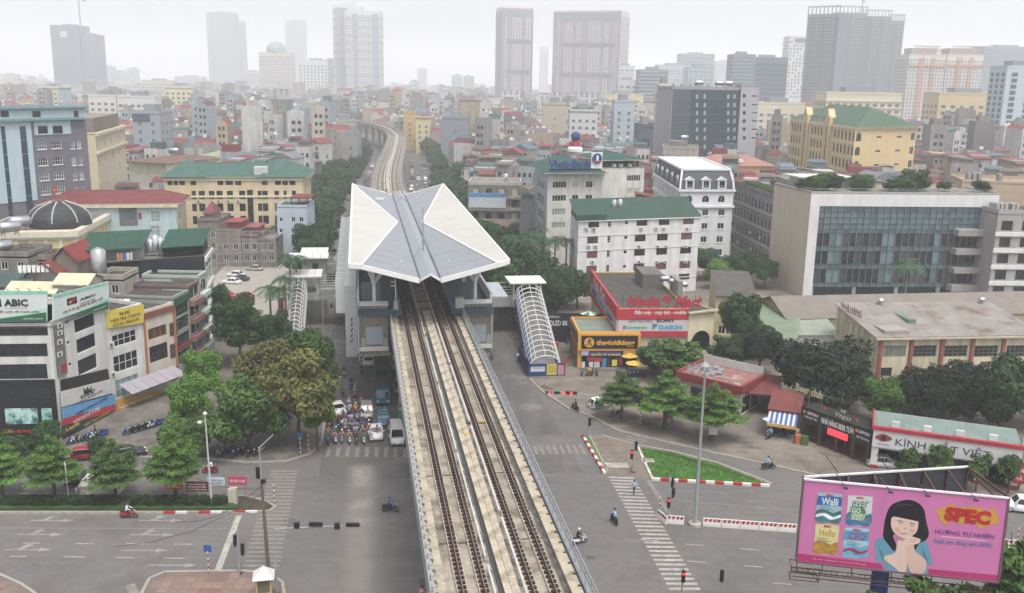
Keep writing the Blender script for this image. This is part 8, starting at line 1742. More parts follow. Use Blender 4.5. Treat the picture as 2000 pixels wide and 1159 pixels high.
# leaning electric pole with arm and signals
t = thing('electric_pole', 'tall concrete pole with signal arm and cables on the median nose', 'pole', P(524, 1108)); MB().tube((0, 0, 0), (-.3, 0, 8.6), .2, .13, 10).build('pole', M('#6d6258', .9, .15), t); MB().tube((-.32, 0, 8.0), (-.36, 0, 12.2), .08, .06, 8).build('mast', pole_g, t); MB().tube((-.36, 0, 12.2), (.9, .3, 13.4), .06, .05, 8).build('arm', pole_g, t); sig_head(t, (-.6, 0, 9.2), False, R(150)); MB().cbox((-.1, -.1, 8.9), (.4, .3, .4)).build('countdown_box', box_b, t)
for a, b in (((-.3, 0, 8.4), (-9, 1, 4)), ((-.3, 0, 8), (-14, 10, 7)), ((-.3, 0, 7.6), (-12, -6, 5))): MB().path([(a[0] + (b[0] - a[0]) * u, a[1] + (b[1] - a[1]) * u, a[2] + (b[2] - a[2]) * u - 1.2 * math.sin(math.pi * u)) for u in (0, .25, .5, .75, 1)], .025, 4).build('cable', black_m, t)
# lamp posts
t = thing('lamp_post', 'pale lamp post with twin globe heads rising from the median', 'lamp post', P(414, 990)); MB().tube((0, 0, 0), (-.2, 0, 10.6), .12, .07, 10).build('pole', M('#c3c5c4', .5, .06), t); MB().path([(-.2, 0, 9.9), (-.7, 0, 9.8)], .05, 6).build('bracket', pole_g, t)
for p in ((-.2, 0, 10.7), (-.8, 0, 9.7)): MB().lathe([(.08, -.2), (.24, -.08), (.24, .1), (.08, .22)], p, 12).build('globe', M('#d8d6cc', .4), t, True)
t = thing('high_mast', 'tall grey high mast with ring of floodlights by the barriers', 'lamp mast', P(1357, 1026)); MB().tube((0, 0, 0), (0, 0, 17.6), .2, .11, 12).build('pole', M('#a3a6a6', .55, .08, streak=.1), t); MB().lathe([(.7, 0), (.7, .3)], (0, 0, 0), 14).build('foot', conc, t)
MB().lathe([(.5, 17.3), (.5, 17.8), (.2, 18.1)], (0, 0, 0), 12).build('hub', pole_g, t)
for k in range(10):
 a = 6.283 * k / 10; MB().bar((0, 0, 17.9), (math.cos(a) * 1.5, math.sin(a) * 1.5, 17.4), .06).build('arm', pole_g, t); o = MB().box(-.28, .28, -.2, .2, -.15, .1).build('floodlight', M('#8d8f8e', .5), t); o.location = (math.cos(a) * 1.6, math.sin(a) * 1.6, 17.35); o.rotation_euler = (.4, 0, a)
for k, s in enumerate((108, 132, 156, 180, 204, 228)):
 for sd, w in (('left', -15.4), ('right', 18.2)):
  if sd == 'right' and s < 170: continue
  t = thing('street_lamp', f'curved street lamp {sd} of the boulevard, {ordn[k]} from the junction', 'street lamp', T(s, w), AZ, 'boulevard street lamps'); e = 1 if w < 0 else -1; MB().tube((0, 0, 0), (0, 0, 8), .1, .07, 8).path([(0, 0, 8), (e * .4, 0, 8.9), (e * 1.3, 0, 9.2), (e * 2.2, 0, 9.2)], .05, 6).build('pole', pole_g, t); MB().cbox((e * 2.3, 0, 9.15), (.7, .25, .12)).build('lamp_head', M('#c9cbca', .5), t)
# guard booth
t = thing('guard_booth', 'small yellow guard booth with white pyramid roof at the bottom edge', 'booth', P(517, 1178), .2); yb_ = M('#d2b56a', .8, .08, streak=.1)
MB().box(-.8, .8, -.8, .8, .1, 1.1).build('base', yb_, t)
for x in (-.74, .74):
 for y in (-.74, .74): MB().box(x - .08, x + .08, y - .08, y + .08, 1.1, 2.4).build('corner_post', yb_, t)
for y in (-.76, .76): MB().box(-.66, .66, y - .02, y + .02, 1.1, 2.4).build('pane', M('#6f6a58', .3, .1), t)
for x in (-.76, .76): MB().box(x - .02, x + .02, -.66, .66, 1.1, 2.4).build('pane', M('#6f6a58', .3, .1), t)
MB().add([(-1.15, -1.15, 2.4), (1.15, -1.15, 2.4), (1.15, 1.15, 2.4), (-1.15, 1.15, 2.4), (0, 0, 3.3)], [(0, 1, 4), (1, 2, 4), (2, 3, 4), (3, 0, 4), (3, 2, 1, 0)]).build('roof', M('#d9d8d4', .7, .06), t); MB().box(-1.0, 1.0, -1.0, 1.0, 2.28, 2.39).build('eaves', yb_, t)
t.location = P(517, 1174); t.scale = (.82, .82, 1.05)
# water-filled barriers
bm_ = MB().loft([[(-.95, -.25, 0), (.95, -.25, 0), (.95, .25, 0), (-.95, .25, 0)], [(-.95, -.22, .25), (.95, -.22, .25), (.95, .22, .25), (-.95, .22, .25)], [(-.95, -.12, .6), (.95, -.12, .6), (.95, .12, .6), (-.95, .12, .6)], [(-.95, -.1, .85), (.95, -.1, .85), (.95, .1, .85), (-.95, .1, .85)]]).mesh('barrier', M('#d5d2cc', .6, .08))
rs_ = MB()
bs_ = [MB().add([(x, -.15, .5), (x + .28, -.15, .5), (x + .4, -.115, .84), (x + .12, -.115, .84)], [(0, 1, 2, 3)]).mesh('stripe', M('#b3242c', .6)) for x in (-.85, -.38, .09, .5)]
def barrier_run(a, b, lb):
 A_, B_ = P(*a), P(*b); n = max(1, int((B_ - A_).length / 1.95)); d = (B_ - A_) / n; rz = math.atan2(d.y, d.x)
 for k in range(n):
  if 1345 < pix(A_ + d * (k + .5))[0] < 1369: continue
  t = thing('water_barrier', f'white red-striped plastic barrier {lb}, {ordn[k % 12]} from left', 'barrier', A_ + d * (k + .5), rz, 'plastic barriers'); link('body', bm_, t)
  for s_ in bs_: link('stripe', s_, t)
barrier_run((1300, 1021), (1555, 1039), 'in the long median run'); barrier_run((1555, 1039), (1830, 1058), 'behind the billboard'); barrier_run((1830, 1058), (2040, 1074), 'right of the billboard'); barrier_run((1288, 1012), (1300, 1022), 'turned at the nose by the signal')
# advertising boards on the median
def board(x, y, w, h, z, col, lines, lb, tc='#e8e4dc', posts=True, rz=0):
 t = thing('median_board', lb, 'sign', P(x, y), rz); MB().box(-w / 2, w / 2, -.04, .04, z, z + h).build('panel', M(col, .6, .08, 1), t)
 for e in (-.38, .38): MB().bar((e * w, .03, 0), (e * w, .03, z), .07).build('post', M('#8f8a86', .7), t)
 n = len(lines)
 for i, s_ in enumerate(lines): hh = h * .8 / n; text(t, s_, -w * .42, w * .42, z + h * .9 - (i + .85) * hh, z + h * .9 - (i + .2) * hh, -.05, M(tc, .6), .01)
board(341, 980, 1.95, 1.0, 1.5, '#b5222c', ['KHAI GIẢNG', 'LÊ HOA'], 'red advertising board below the tallest median tree', '#e8c83a'); board(387, 983, 2.4, 1.15, 1.4, '#5b2226', ['NHÀ HÀNG LẨU', 'BĂNG CHUYỀN', 'KHUYẾN MÃI'], 'maroon advertising board between the red and blue boards'); board(424, 980, 1.9, .95, 1.9, '#c3ccd2', ['TUYỂN SINH', 'ĐẠI HỌC'], 'white and blue admissions board behind the lamp post', '#2a4f8a'); board(466, 980, 2.0, .95, 2.0, '#c0335c', ['HỌC VIỆN TƯ PHÁP'], 'pink advertising board at the median nose')
board(134, 985, 1.1, 2.1, 2.6, '#c9c8c2', ['TRƯỜNG'], 'tall white board on a grey post beside the bright tiered tree', '#8a3a34', rz=R(-60))
t = tag(MB().box(-.45, .45, -.35, .35, .1, 1.9).build('junction_box', M('#bdb7a4', .8, .1)), 'cream electrical cabinet on the median nose', 'cabinet'); t.location = P(456, 985)
for x, y, lb in ((536, 985, 'red and white marker post at the zebra crossing end'), (408, 1122, 'striped post with folded blue sign on the brick pavement'), (587, 890, 'marker post beside the blue plate at the corner'), (603, 884, 'marker post carrying an orange cap at the corner'), (1288, 1010, 'striped marker post at the barrier nose'), (1250, 832, 'striped post with blue pedestrian sign on the plaza'), (1985, 1072, 'striped post beside the billboard edge')):
 t = thing('marker_post', lb, 'post', P(x, y)); h = 2.4
 for k in range(8): MB().tube((0, 0, h * k / 8), (0, 0, h * (k + 1) / 8), .06, n=8).build('band', (paint_r, paint_w)[k % 2], t)
 if 'blue' in lb: MB().box(-.35, .35, -.03, .03, 2.3, 3.0).build('plate', M('#2f5fa8', .5), t)
# umbrellas
def umbrella(x, y, c1, c2, lb, r_=1.4, h=2.3):
 t = thing('umbrella', lb, 'umbrella', P(x, y)); MB().tube((0, 0, 0), (0, 0, h + .5), .04, n=6).build('pole', grey_m, t); n = 8
 for k in range(n):
  a, b = 6.283 * k / n, 6.283 * (k + 1) / n; MB().add([(0, 0, h + .5), (r_ * math.cos(a), r_ * math.sin(a), h), (r_ * math.cos(b), r_ * math.sin(b), h)], [(0, 1, 2)]).build('canopy_panel', M(c1 if k % 2 else c2, .8, .06), t)
umbrella(1228, 722, '#d8b22a', '#d8b22a', 'yellow umbrella nearest the phone shop'); umbrella(1237, 737, '#dcb62e', '#dcb62e', 'yellow umbrella nearest the sparse tree'); umbrella(1100, 660, '#b9bbc0', '#c9cbd0', 'grey umbrella before the dark hoarding', 1.8); umbrella(1148, 672, '#3f8a6a', '#d6d4cc', 'green and white umbrella behind the phone shop roof', 1.6, 5.6); umbrella(1648, 880, '#3f8066', '#4a8a70', 'green umbrella at the beer hall entrance', 1.6); umbrella(1506, 850, '#3f62a0', '#d2d4d8', 'blue and white umbrella before the striped stall', 1.4)
# small plaza clutter
for x, y, c_, lb in ((1086, 682, '#c0532a', 'orange and red bin beside the covered stair'), (1558, 868, '#c0653a', 'orange and white crates beside the stall'), (1570, 870, '#3f6a2c', 'green potted shrub beside the beer gate')):
 t = thing('street_crate', lb, 'crate', (*P(x, y).xy, .12)); MB().box(-.45, .45, -.4, .4, 0, .6).build('lower_crate', M(c_, .7, .1), t); MB().box(-.42, .42, -.38, .38, .62, 1.2).build('upper_crate', M(c_, .7, .2, 2), t)
for x, y, c_ , lb in ((1301, 812, '#b3301f', 'red poster'), (1390, 862, '#d9d2cc', 'paper notice')):
 t = tag(MB().box(-.55, .55, -.04, .04, 1.0, 2.3).build('trunk_notice', M(c_, .7, .15, 2)), f'{lb} tied to a plaza tree trunk', 'poster'); q = P(x, y + 18 if c_[1] == 'b' else y); t.location = (q.x, q.y - .5, .12)
for k, (x, y) in enumerate(((1070, 760), (1078, 764), (1063, 757))): t = tag(MB().lathe([(.5, 0), (.38, .18), (.12, .34)], (0, 0, 0), 7).build('rubble_heap', M('#6b5f52', .95, .3, 2)), f'small heap of rubble at the plaza kerb, {ordn[k]} from the stair', 'rubble', 'rubble heaps'); t.location = (*P(x, y).xy, .1)
# ---------------------------------------------------------------- covered stairs and footbridges
wtube = M('#dfe0dc', .5, .04, spec=.4)
def covered_stair(name, lb, s0, s1, wb, wt, zt, flip=1):
 t = thing(name, lb, 'stairway'); n = 40
 W_ = lambda u: (wb[0] + (wt[0] - wb[0]) * u, wb[1] + (wt[1] - wb[1]) * u)
 for k in range(n):
  u = k / n; a, b = W_(u); s = s0 + (s1 - s0) * u; z = zt * (k + 1) / n; ds = (s1 - s0) / n; q = [T(s, a + .5), T(s, b - .5), T(s + ds * 1.02, b - .5), T(s + ds * 1.02, a + .5)]
  MB().prism(q, max(-.05, z - zt / n - .35), z).build('step', M('#8d8a86', .9, .15), t)
 ns = 15; arcs = []
 for k in range(ns + 1):
  u = k / ns; a, b = W_(u); s = s0 + (s1 - s0) * u; z = zt * u; c_, h_ = (a + b) / 2, (b - a) / 2; pts = [T(s, c_ - h_ * math.cos(math.pi * j / 10), z + .9 + 2.3 * math.sin(math.pi * j / 10) ** .8) for j in range(11)]; pts = [T(s, a, z)] + pts + [T(s, b, z)]; arcs.append(pts); MB().path(pts, .09, 5).build('arch_rib', wtube, t)
 for j in (1, 3, 4, 6, 8, 9, 11): MB().path([p[j] for p in arcs], .055, 4).build('rail', wtube, t)
 bl = M('#6f8fb8', .2, .06, .4, spec=.5)
 for k in range(ns):
  for j in (0, 1, 2) if flip > 0 else (1, 2): p, q = arcs[k], arcs[k + 1]; MB().add([p[j], q[j], q[j + 1], p[j + 1]], [(0, 1, 2, 3)]).build('glazing', bl, t)
 for e, w_ in ((0, wb[0]), (1, wb[1])):
  m = MB(); secs = []
  for u in (0, 1): ww = W_(u)[e]; s = s0 + (s1 - s0) * u; z = zt * u; secs.append([T(s, ww - .12, z - 1.1), T(s, ww + .12, z - 1.1), T(s, ww + .12, z + .5), T(s, ww - .12, z + .5)])
  m.loft(secs).build('stringer', M('#38508c', .6, .08) if e == 0 else wtube, t, fix=True)
 return t
def landing(lb, s0, s1, w0, w1, z, to_w):
 t = thing('stair_landing', lb, 'footbridge'); MB().prism([T(s0, w0), T(s0, w1), T(s1, w1), T(s1, w0)], z - 1.3, z).build('deck', grey_c, t)
 for s in (s0 + .3, s1 - .3):
  for w in (w0 + .3, w1 - .3): MB().bar(T(s, w, z), T(s, w, z + 3.2), .22).build('post', wtube, t)
 n = 5
 for k in range(n): a, b = w0 - .6 + (w1 - w0 + 1.2) * k / n, w0 - .6 + (w1 - w0 + 1.2) * (k + .96) / n; MB().prism([T(s0 - .8, a), T(s0 - .8, b), T(s1 + .8, b), T(s1 + .8, a)], z + 3.2, z + 3.4).build('roof_sheet', M('#dddbd2', .6, .06), t)
 a, b = sorted((w0 if to_w < w0 else w1, to_w)); MB().prism([T(s0 + .5, a), T(s0 + .5, b), T(s1 - .5, b), T(s1 - .5, a)], z - 1.3, z + .9 - .9).build('bridge', grey_c, t)
 for s in (s0 + .5, s1 - .5):
  MB().bar(T(s, a, z + .3), T(s, b, z + .3), .1, .7).build('parapet', grey_c, t)
  for zz in (.9, 1.4, 1.9, 2.4): MB().bar(T(s, a, z + zz), T(s, b, z + zz), .07).build('rail', wtube, t)
  for k in range(3): MB().bar(T(s, a + (b - a) * k / 2, z), T(s, a + (b - a) * k / 2, z + 2.5), .1).build('post', wtube, t)
 for w in ((w0 + w1) / 2,): MB().bar(T((s0 + s1) / 2, w, 0), T((s0 + s1) / 2, w, z - 1.3), .9).build('pier', grey_c, t)
 return t
covered_stair('covered_stair', 'long stair under white arched tubes with blue glazing right of the station', 88.5, 112.5, (17.4, 22.7), (19.1, 24.0), 6.6)
landing('white-roofed stair landing and bridge right of the station', 113, 118, 18.6, 24.2, 6.6, 9.6)
hd = thing('stair_hoarding', 'dark blue hoarding with notices around the stair foot', 'hoarding', T(87.6, 17.2), AZ); nb_ = M('#2a3f7a', .6, .1)
MB().box(0, 5.8, -.1, 0, 0, 2.2).build('front_panel', nb_, hd); MB().box(-.1, 0, 0, 9, 0, 2.6).build('side_panel', nb_, hd); MB().box(5.8, 5.9, 0, 5, 0, 1.6).build('side_panel', nb_, hd)
for x0, x1, z0, z1, c_ in ((.3, 2.6, .9, 1.7, '#ccd3d8'), (2.9, 4.5, .3, 2.1, '#d6c42a'), (4.7, 5.7, .3, 1.9, '#c98a9a')): MB().box(x0, x1, -.14, -.1, z0, z1).build('notice', M(c_, .6, .1, 2), hd)
for i, s_ in enumerate(('ĐƯỜNG SẮT', 'CÁT LINH', 'HÀ ĐÔNG')): text(hd, s_, 3.05, 4.35, 1.55 - .42 * i, 1.8 - .42 * i, -.15, M('#3a3416', .6), .01)
text(hd, 'VINACONEX 2', .7, 2.4, 1.4, 1.6, -.15, M('#2a4a7a', .6), .02); fl = thing('red_flag', 'small red flag at the corner of the blue hoarding', 'flag', T(87.3, 23.2)); MB().bar((0, 0, 0), (0, 0, 3.6), .05).build('pole', grey_m, fl); MB().add([(0, 0, 3.5), (-.5, 0, 2.6), (-.4, 0, 1.7), (0, 0, 1.9)], [(0, 1, 2, 3)]).build('cloth', M('#c4262c', .8), fl)
covered_stair('covered_stair', 'stair under white arched tubes left of the station with red flags beside it', 104, 121, (-21.8, -18.9), (-21.6, -18.7), 6.6, -1); landing('white-roofed landing and bridge left of the station', 121.5, 127, -22.2, -16.5, 6.6, -10.5)
landing('farther white-roofed bridge behind the left lift tower', 146, 151, -20.5, -16, 6.6, -10.5)
lt = thing('lift_tower', 'grey concrete lift tower with flat white roof left of the station', 'lift tower', T(130, -20), AZ); MB().box(0, 4.6, 0, 4, 0, 11.6).build('shaft', grey_c, lt); MB().box(2.0, 3.2, -.06, 0, 9.6, 10.8).build('window', glass_dark, lt)
MB().box(-2.0, 0, .3, 3.6, 0, 6.6).build('annex', grey_c, lt); MB().path([(-2, .3, 6.6), (-2, .3, 10.5), (-1, .3, 11.3), (0, .3, 11.4)], .1, 6).build('arch_rib', wtube, lt)
for k in range(5): MB().box(-2.6 + k * 1.55, -2.6 + k * 1.55 + 1.48, -.8, 4.8, 11.7, 11.95).build('roof_sheet', M('#dddbd2', .6, .06), lt)
for k in range(4): f_ = thing('red_banner', f'tall red banner along the left stair, {ordn[k]} from the bottom', 'banner', T(104 + k * 6, -22.6), AZ, 'red banners beside the left stair'); MB().bar((0, 0, 0), (0, 0, 5.4 + k), .05).build('pole', grey_m, f_); MB().box(-.6, 0, -.02, .02, 2.2 + k, 5.2 + k).build('cloth', M('#b8242c', .8, .1), f_)
# ---------------------------------------------------------------- pink billboard
TL, TR_, BR, BL = PD(1570, 936, 63), PD(1971, 973, 61), PD(1950, 1138, 61), PD(1555, 1097, 63)
bbz = math.atan2(TR_.y - TL.y, TR_.x - TL.x); bb = thing('billboard', 'large pink paint billboard showing a girl and four paint tins', 'billboard', (TL.x, TL.y, 0), bbz)
inv = Matrix.Rotation(-bbz, 3, 'Z')
def bq(px, py, out=0.):
 """pixel on the panel plane to local billboard coordinates"""
 n = Vector((math.sin(bbz), -math.cos(bbz), 0)); o = Vector((TL.x, TL.y, 0)); d = ray(px, py); t = (o.dot(n)) / (d.dot(n)); p = Vector((0, 0, HC)) + d * t - o; q = inv @ p; return Vector((q.x, -out, q.z))
def bpoly(name, pts, col, out, par=bb, smooth=True, k=4, rough=.5, var=.05):
 q = smooth_curve(pts, k) if smooth else pts; v = [bq(x, y, out) for x, y in q]; n = len(v)
 me = MB().add(v, [tuple(range(n))]); o = me.build(name, M(col, rough, var, .8), par);
 if o.data.polygons[0].normal.y > 0: o.data.flip_normals()
 return o
c4 = [bq(1570, 936), bq(1971, 973), bq(1950, 1138), bq(1555, 1097)]
m = MB().add([v + Vector((0, .0, 0)) for v in c4] + [v + Vector((0, .25, 0)) for v in c4], [(0, 3, 2, 1), (4, 5, 6, 7), (0, 1, 5, 4), (1, 2, 6, 5), (2, 3, 7, 6), (3, 0, 4, 7)]); m.build('panel', M('#d576b0', .45, .04, .3), bb)
bpoly('base_strip', [(1556, 1081), (1720, 1101), (1728, 1116), (1555, 1096.5)], '#c02f72', .012, smooth=False); bpoly('base_strip', [(1809, 1111), (1952, 1124), (1950.5, 1137), (1807, 1124)], '#c02f72', .012, smooth=False)
def zc(px, py): return (1500 + px / 3.996, 869 + py / 3.996)
Z = lambda pts: [zc(*p) for p in pts]
bpoly('shirt', Z([(835, 760), (870, 728), (930, 725), (1000, 790), (1120, 800), (1180, 745), (1235, 755), (1260, 830), (1283, 930), (1240, 935), (1230, 1012), (920, 975), (905, 905), (850, 920)]), '#5f9db4', .014)
bpoly('hair', Z([(1070, 430), (1150, 442), (1215, 500), (1235, 600), (1255, 690), (1235, 740), (1180, 770), (1140, 820), (1100, 700), (980, 700), (1000, 780), (985, 830), (940, 780), (900, 720), (905, 640), (925, 540), (970, 465)]), '#1a1620', .018)
bpoly('face', Z([(965, 570), (1010, 556), (1090, 572), (1165, 590), (1170, 640), (1150, 690), (1090, 728), (1040, 722), (990, 690), (962, 640)]), '#e6c4b2', .022)
bpoly('fringe', Z([(945, 560), (960, 500), (1060, 450), (1160, 480), (1205, 560), (1180, 596), (1120, 586), (1050, 572), (990, 560)]), '#1a1620', .026)
bpoly('forearm', Z([(1010, 750), (1060, 735), (1080, 790), (1086, 900), (1075, 985), (1040, 1000), (990, 960), (900, 880), (985, 845), (1005, 800)]), '#e6c4b2', .03); bpoly('forearm', Z([(1075, 775), (1130, 760), (1150, 830), (1232, 905), (1225, 985), (1185, 1008), (1120, 1000), (1090, 940), (1085, 860)]), '#ddb8a6', .034)
bpoly('hand', Z([(1055, 740), (1100, 712), (1150, 722), (1190, 740), (1170, 770), (1110, 780), (1070, 778)]), '#e8c8b6', .038)
for p0, p1 in (((1015, 600), (1050, 612)), ((1105, 620), (1140, 634))): bpoly('eyelid', Z([p0, ((p0[0] + p1[0]) / 2, (p0[1] + p1[1]) / 2 + 9), p1, ((p0[0] + p1[0]) / 2, (p0[1] + p1[1]) / 2 + 4)]), '#3f2a2a', .03)
bpoly('mouth', Z([(1020, 675), (1050, 690), (1095, 690), (1050, 698)]), '#8f4a4a', .03); bpoly('nose', Z([(1068, 640), (1080, 655), (1062, 658)]), '#cfa08e', .03)
for nm, pts, c_ in (('brow', [(1005, 588), (1035, 590), (1062, 602), (1034, 596)], '#3a2a2a'), ('brow', [(1100, 608), (1125, 610), (1152, 622), (1126, 617)], '#3a2a2a'), ('cheek', [(985, 650), (1015, 642), (1030, 660), (1005, 675)], '#e0ad9f'), ('cheek', [(1105, 660), (1135, 655), (1148, 672), (1122, 690)], '#e0ad9f'), ('hair_sheen', [(960, 500), (1010, 468), (1080, 458), (1140, 478), (1080, 470), (1010, 482)], '#3d3644'), ('hair_sheen', [(1215, 560), (1228, 620), (1238, 690), (1222, 640)], '#3d3644'), ('hair_sheen', [(925, 600), (920, 670), (935, 740), (914, 680)], '#3d3644'), ('finger_line', [(1080, 745), (1130, 735), (1170, 745), (1130, 740)], '#b98f7e'), ('finger_line', [(1085, 762), (1130, 752), (1165, 760), (1130, 757)], '#b98f7e'), ('sleeve_fold', [(860, 790), (890, 840), (905, 900), (880, 845)], '#4a8499'), ('sleeve_fold', [(1200, 790), (1225, 850), (1250, 920), (1215, 850)], '#4a8499'), ('neck_shade', [(1000, 715), (1040, 735), (1075, 735), (1040, 748)], '#b98876')): bpoly(nm, Z(pts), c_, .042)
def tin(x0, y0, x1, y1, top, mid, low, word, wc, sk):
 """printed paint tin: x0,y0 top-left ... in zoomed pixels, sk = drop of the right edge"""
 t = thing_c('paint_tin_print', bb); q = lambda u, v: zc(x0 + (x1 - x0) * u - (y1 - y0) * .08 * v, y0 + (y1 - y0) * v + sk * u)
 bpoly('tin', [q(0, 0), q(.5, -.02), q(1, 0), q(1, 1), q(.5, 1.03), q(0, 1)], top, .014, t, False, rough=.4)
 bpoly('band', [q(0, .1), q(1, .1), q(1, .42), q(0, .42)], mid, .018, t, False, var=.2); bpoly('scene', smooth_curve([q(.01, .62), q(.3, .55), q(.7, .66), q(.99, .58), q(.99, .98), q(.5, 1.0), q(.01, .98)], 3), low, .018, t, False, var=.5)
 for k in range(3): bpoly('print_line', [q(.1, .46 + .05 * k), q(.5 + .1 * k, .46 + .05 * k), q(.5 + .1 * k, .48 + .05 * k), q(.1, .48 + .05 * k)], '#6a8088', .02, t, False)
 bpoly('wave', smooth_curve([q(.02, .74), q(.35, .68), q(.7, .8), q(.98, .7), q(.98, .8), q(.6, .9), q(.3, .78), q(.02, .84)], 3), wc, .0195, t, False, var=.4)
 for u in (-.03, 1.0): bpoly('handle', [q(u, .1), q(u + .04, .12), q(u + .04, .2), q(u, .22)], '#d9a03a', .02, t, False)
 a, b, c_ = bq(*q(.18, .4)), bq(*q(.86, .4)), bq(*q(.18, .15)); text(t, word, a.x, b.x, min(a.z, b.z), min(a.z, b.z) + c_.z - a.z, -.022, M(wc, .5), .02, ext=.006)
 a, b, c_ = bq(*q(.34, .1)), bq(*q(.66, .1)), bq(*q(.34, .02)); text(t, 'SPEC', a.x, b.x, b.z, b.z + c_.z - a.z, -.024, M('#c8361f', .5), .04, ext=.006)
tin(388, 374, 580, 600, '#9fc3cc', '#2f6fb8', '#3f7a78', 'Walli', '#e8eef2', 12); tin(625, 395, 818, 622, '#cfd6d6', '#d2d8d6', '#3f86b8', 'ever', '#7a8a84', 12); tin(372, 618, 556, 845, '#dcd08a', '#e0d898', '#c98a2a', 'Hello', '#c2a22a', 12); tin(600, 645, 790, 872, '#9fcfe0', '#3f9fcc', '#6fb8d6', 'CEO', '#b03a6a', 12)
g = bpoly('green_patch', Z([(645, 482), (740, 482), (763, 520), (760, 590), (643, 582)]), '#3f8a3a', .022, bb, False)
for s_, y0, y1 in (('GO', 488, 528), ('GREEN', 532, 560), ('BREEZY', 564, 582)): a, b, c_ = bq(*zc(650, y1)), bq(*zc(753 if s_ != 'GO' else 722, y1)), bq(*zc(650, y0)); text(bb, s_, a.x, b.x, a.z, c_.z, -.026, M('#e6efe2', .5), .02, ext=.006)
bpoly('logo_diamond', Z([(1305, 510), (1450, 458), (1520, 560), (1370, 628)]), '#d29a1f', .014, bb, False); bpoly('logo_diamond', Z([(1400, 500), (1570, 478), (1690, 500), (1640, 600), (1480, 620)]), '#d29a1f', .0155, bb, False); bpoly('logo_diamond', Z([(1600, 580), (1760, 488), (1812, 605), (1650, 658)]), '#d29a1f', .017, bb, False)
def btext(s_, x0, y0, x1, y1, col, bold=0., shear=0., drop=0):
 a, b, c_ = bq(*zc(x0, y1)), bq(*zc(x0, y0)), bq(*zc(x1, y0 + drop)); o = text(bb, s_, a.x, c_.x, a.z, b.z, -.03, M(col, .5), bold, shear, ext=.008)
 sl = (c_.z - b.z) / max(.1, c_.x - a.x)
 for v in o.data.vertices: v.co.z += (v.co.x - a.x) * sl
btext('SPEC', 1370, 478, 1745, 590, '#c41a1f', .07, 0, 42); btext('HƯƠNG TỰ NHIÊN', 1300, 650, 1768, 698, '#5a3f98', .0, 0, 44); btext('Nhà em dùng sơn SPEC', 1296, 732, 1756, 774, '#6a7fb0', .02, 0, 36); btext('SƠN SPEC - CHUNG TAY VÌ MỘT THẾ GIỚI XANH', 345, 880, 765, 894, '#ead6e0', .0, 0, 48)
bpoly('underline', Z([(1355, 712), (1705, 748), (1705, 752), (1355, 716)]), '#efe6ec', .014, bb, False)
for i in range(4): a, b = c4[i] + Vector((0, -.02, 0)), c4[(i + 1) % 4] + Vector((0, -.02, 0)); MB().bar(a, b, .12, .12).build('edge_trim', white_fr if i == 0 else M('#7a5a68', .6), bb)
# back panel, trusses, catwalk and post
bk = inv @ (PD(1890, 913, 70.5) - Vector((TL.x, TL.y, 0))); zt_, zb_ = bk.z, bk.z - 5.4; a0 = c4[0] + Vector((.1, .4, 0))
m = MB(); fr_ = [(a0.x, a0.y, c4[3].z), (bk.x, bk.y, zb_), (bk.x, bk.y, zt_), (a0.x, a0.y, c4[0].z)]; m.add(fr_ + [(x - .1, y + .2, z) for x, y, z in fr_], [(0, 1, 2, 3), (7, 6, 5, 4), (0, 4, 5, 1), (1, 5, 6, 2), (2, 6, 7, 3), (3, 7, 4, 0)]); m.build('back_panel', M('#3d3f47', .8, .15, .4), bb)
rst = M('#5a3f33', .85, .2, 2)
for k in range(7):
 u = (k + .6) / 7; a = c4[0].lerp(c4[1], u) + Vector((0, .3, -.15)); b = Vector(fr_[3]).lerp(Vector(fr_[2]), min(1, u * 1.08)); MB().bar(a, b + Vector((0, -.15, -.1)), .12).build('truss_bar', rst, bb); MB().bar(a + Vector((0, 0, -5)), a, .1).build('truss_post', rst, bb); MB().bar(b + Vector((.02, -.12, -5)), b + Vector((.02, -.12, 0)), .12).build('truss_post', rst, bb)
MB().bar(c4[1] + Vector((0, .3, 0)), Vector(fr_[2]), .15).build('truss_bar', rst, bb); MB().bar(c4[1] + Vector((0, .3, -2)), Vector(fr_[2]) + Vector((0, 0, -2)), .12).build('truss_bar', rst, bb); MB().bar(Vector(fr_[3]), Vector(fr_[2]) + Vector((0, 0, .05)), .14).build('edge_trim', white_fr, bb)
for u in (.2, .42, .6, .83): a = c4[0].lerp(c4[1], u); MB().bar(a + Vector((-.4, .9, .3)), a + Vector((0, -.5, -.1)), .05).cbox(a + Vector((.02, -.55, -.16)), (.3, .2, .12)).build('spotlight', M('#4a4446', .6), bb)
for u in (.2, .5, .8): a = Vector(fr_[3]).lerp(Vector(fr_[2]), u); MB().bar(a, a + Vector((-.9, .9, 1.0)), .05).build('lamp_arm', rst, bb)
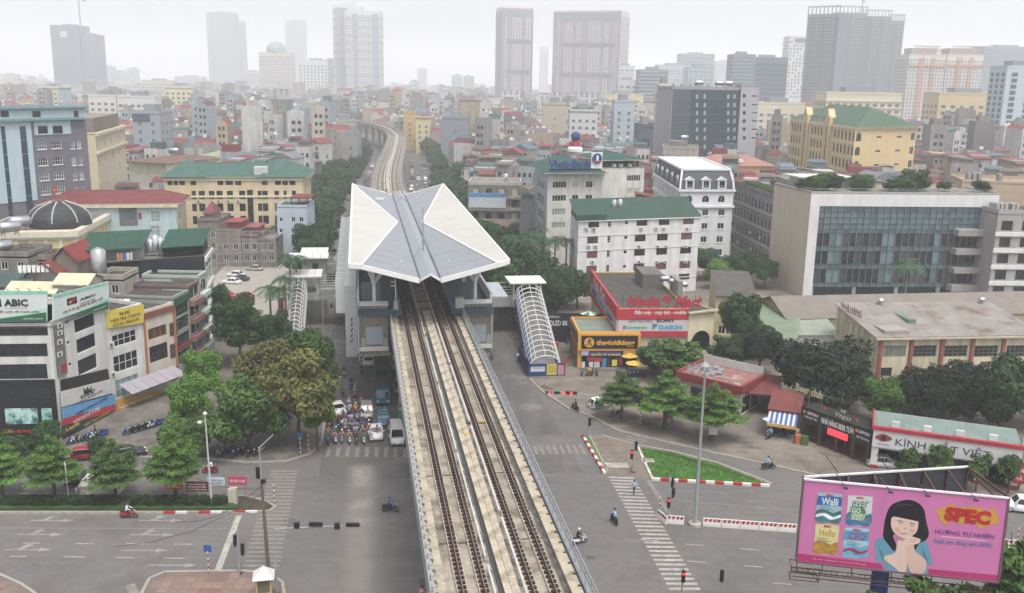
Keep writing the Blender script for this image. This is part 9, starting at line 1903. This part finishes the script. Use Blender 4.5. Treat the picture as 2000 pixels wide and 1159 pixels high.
ca, cb = c4[3] + Vector((-.2, -.3, -.75)), c4[2] + Vector((-.3, -.3, -.75))
for dz in (0, .28): MB().bar(ca + Vector((0, 0, -dz)), cb + Vector((0, 0, -dz)), .06).build('catwalk_rail', rst, bb); MB().bar(ca + Vector((0, .8, -dz)), cb + Vector((0, .8, -dz)), .06).build('catwalk_rail', rst, bb)
for k in range(36): a = ca.lerp(cb, k / 35); MB().bar(a, a + Vector((0, .8, -.02)), .04).build('rung', rst, bb)
for u in (.02, .15, .3, .5, .7, .85): a = ca.lerp(cb, u); MB().bar(a + Vector((0, .4, 0)), a + Vector((0, .4, .9)), .06).build('hanger', rst, bb)
for p, q in (((-.4, -.5, -.2), (1.6, -.5, -.2)), ((-.4, -.5, -1.2), (1.6, -.5, -1.2)), ((-.4, -.5, -.2), (-.4, -.5, -1.2)), ((1.6, -.5, -.2), (1.6, -.5, -1.2)), ((-.4, .6, -1.2), (1.6, .6, -1.2)), ((-.4, .6, -.2), (1.6, .6, -.2)), ((-.4, -.5, -1.2), (-.4, .6, -1.2)), ((1.6, -.5, -1.2), (1.6, .6, -1.2)), ((-.4, -.5, -.2), (-.4, .6, -.2)), ((.6, -.5, -.2), (1.6, -.5, -1.2))): MB().bar(c4[3] + Vector(p), c4[3] + Vector(q), .05).build('cage_bar', rst, bb)
pp = bq(1727, 1118); MB().tube((pp.x, .9, 0), (pp.x, .9, pp.z + 2), .62, .62, 16).build('post', M('#263f7c', .5, .06), bb)
# ---------------------------------------------------------------- haze
hz = MB().box(-9200, 9200, -200, 16200, -1.2, 300).build('haze', M('#ffffff')); stuff(hz); hz.data.materials.clear()
hm = bpy.data.materials.new('haze'); hm.use_nodes = True; hn = hm.node_tree.nodes; hn.clear()
ho = hn.new('ShaderNodeOutputMaterial'); hv = hn.new('ShaderNodeVolumePrincipled'); hm.node_tree.links.new(hv.outputs[0], ho.inputs['Volume'])
hv.inputs['Color'].default_value = (.985, .99, 1, 1); hv.inputs['Density'].default_value = .00039; hv.inputs['Anisotropy'].default_value = .1
hz.data.materials.append(hm)
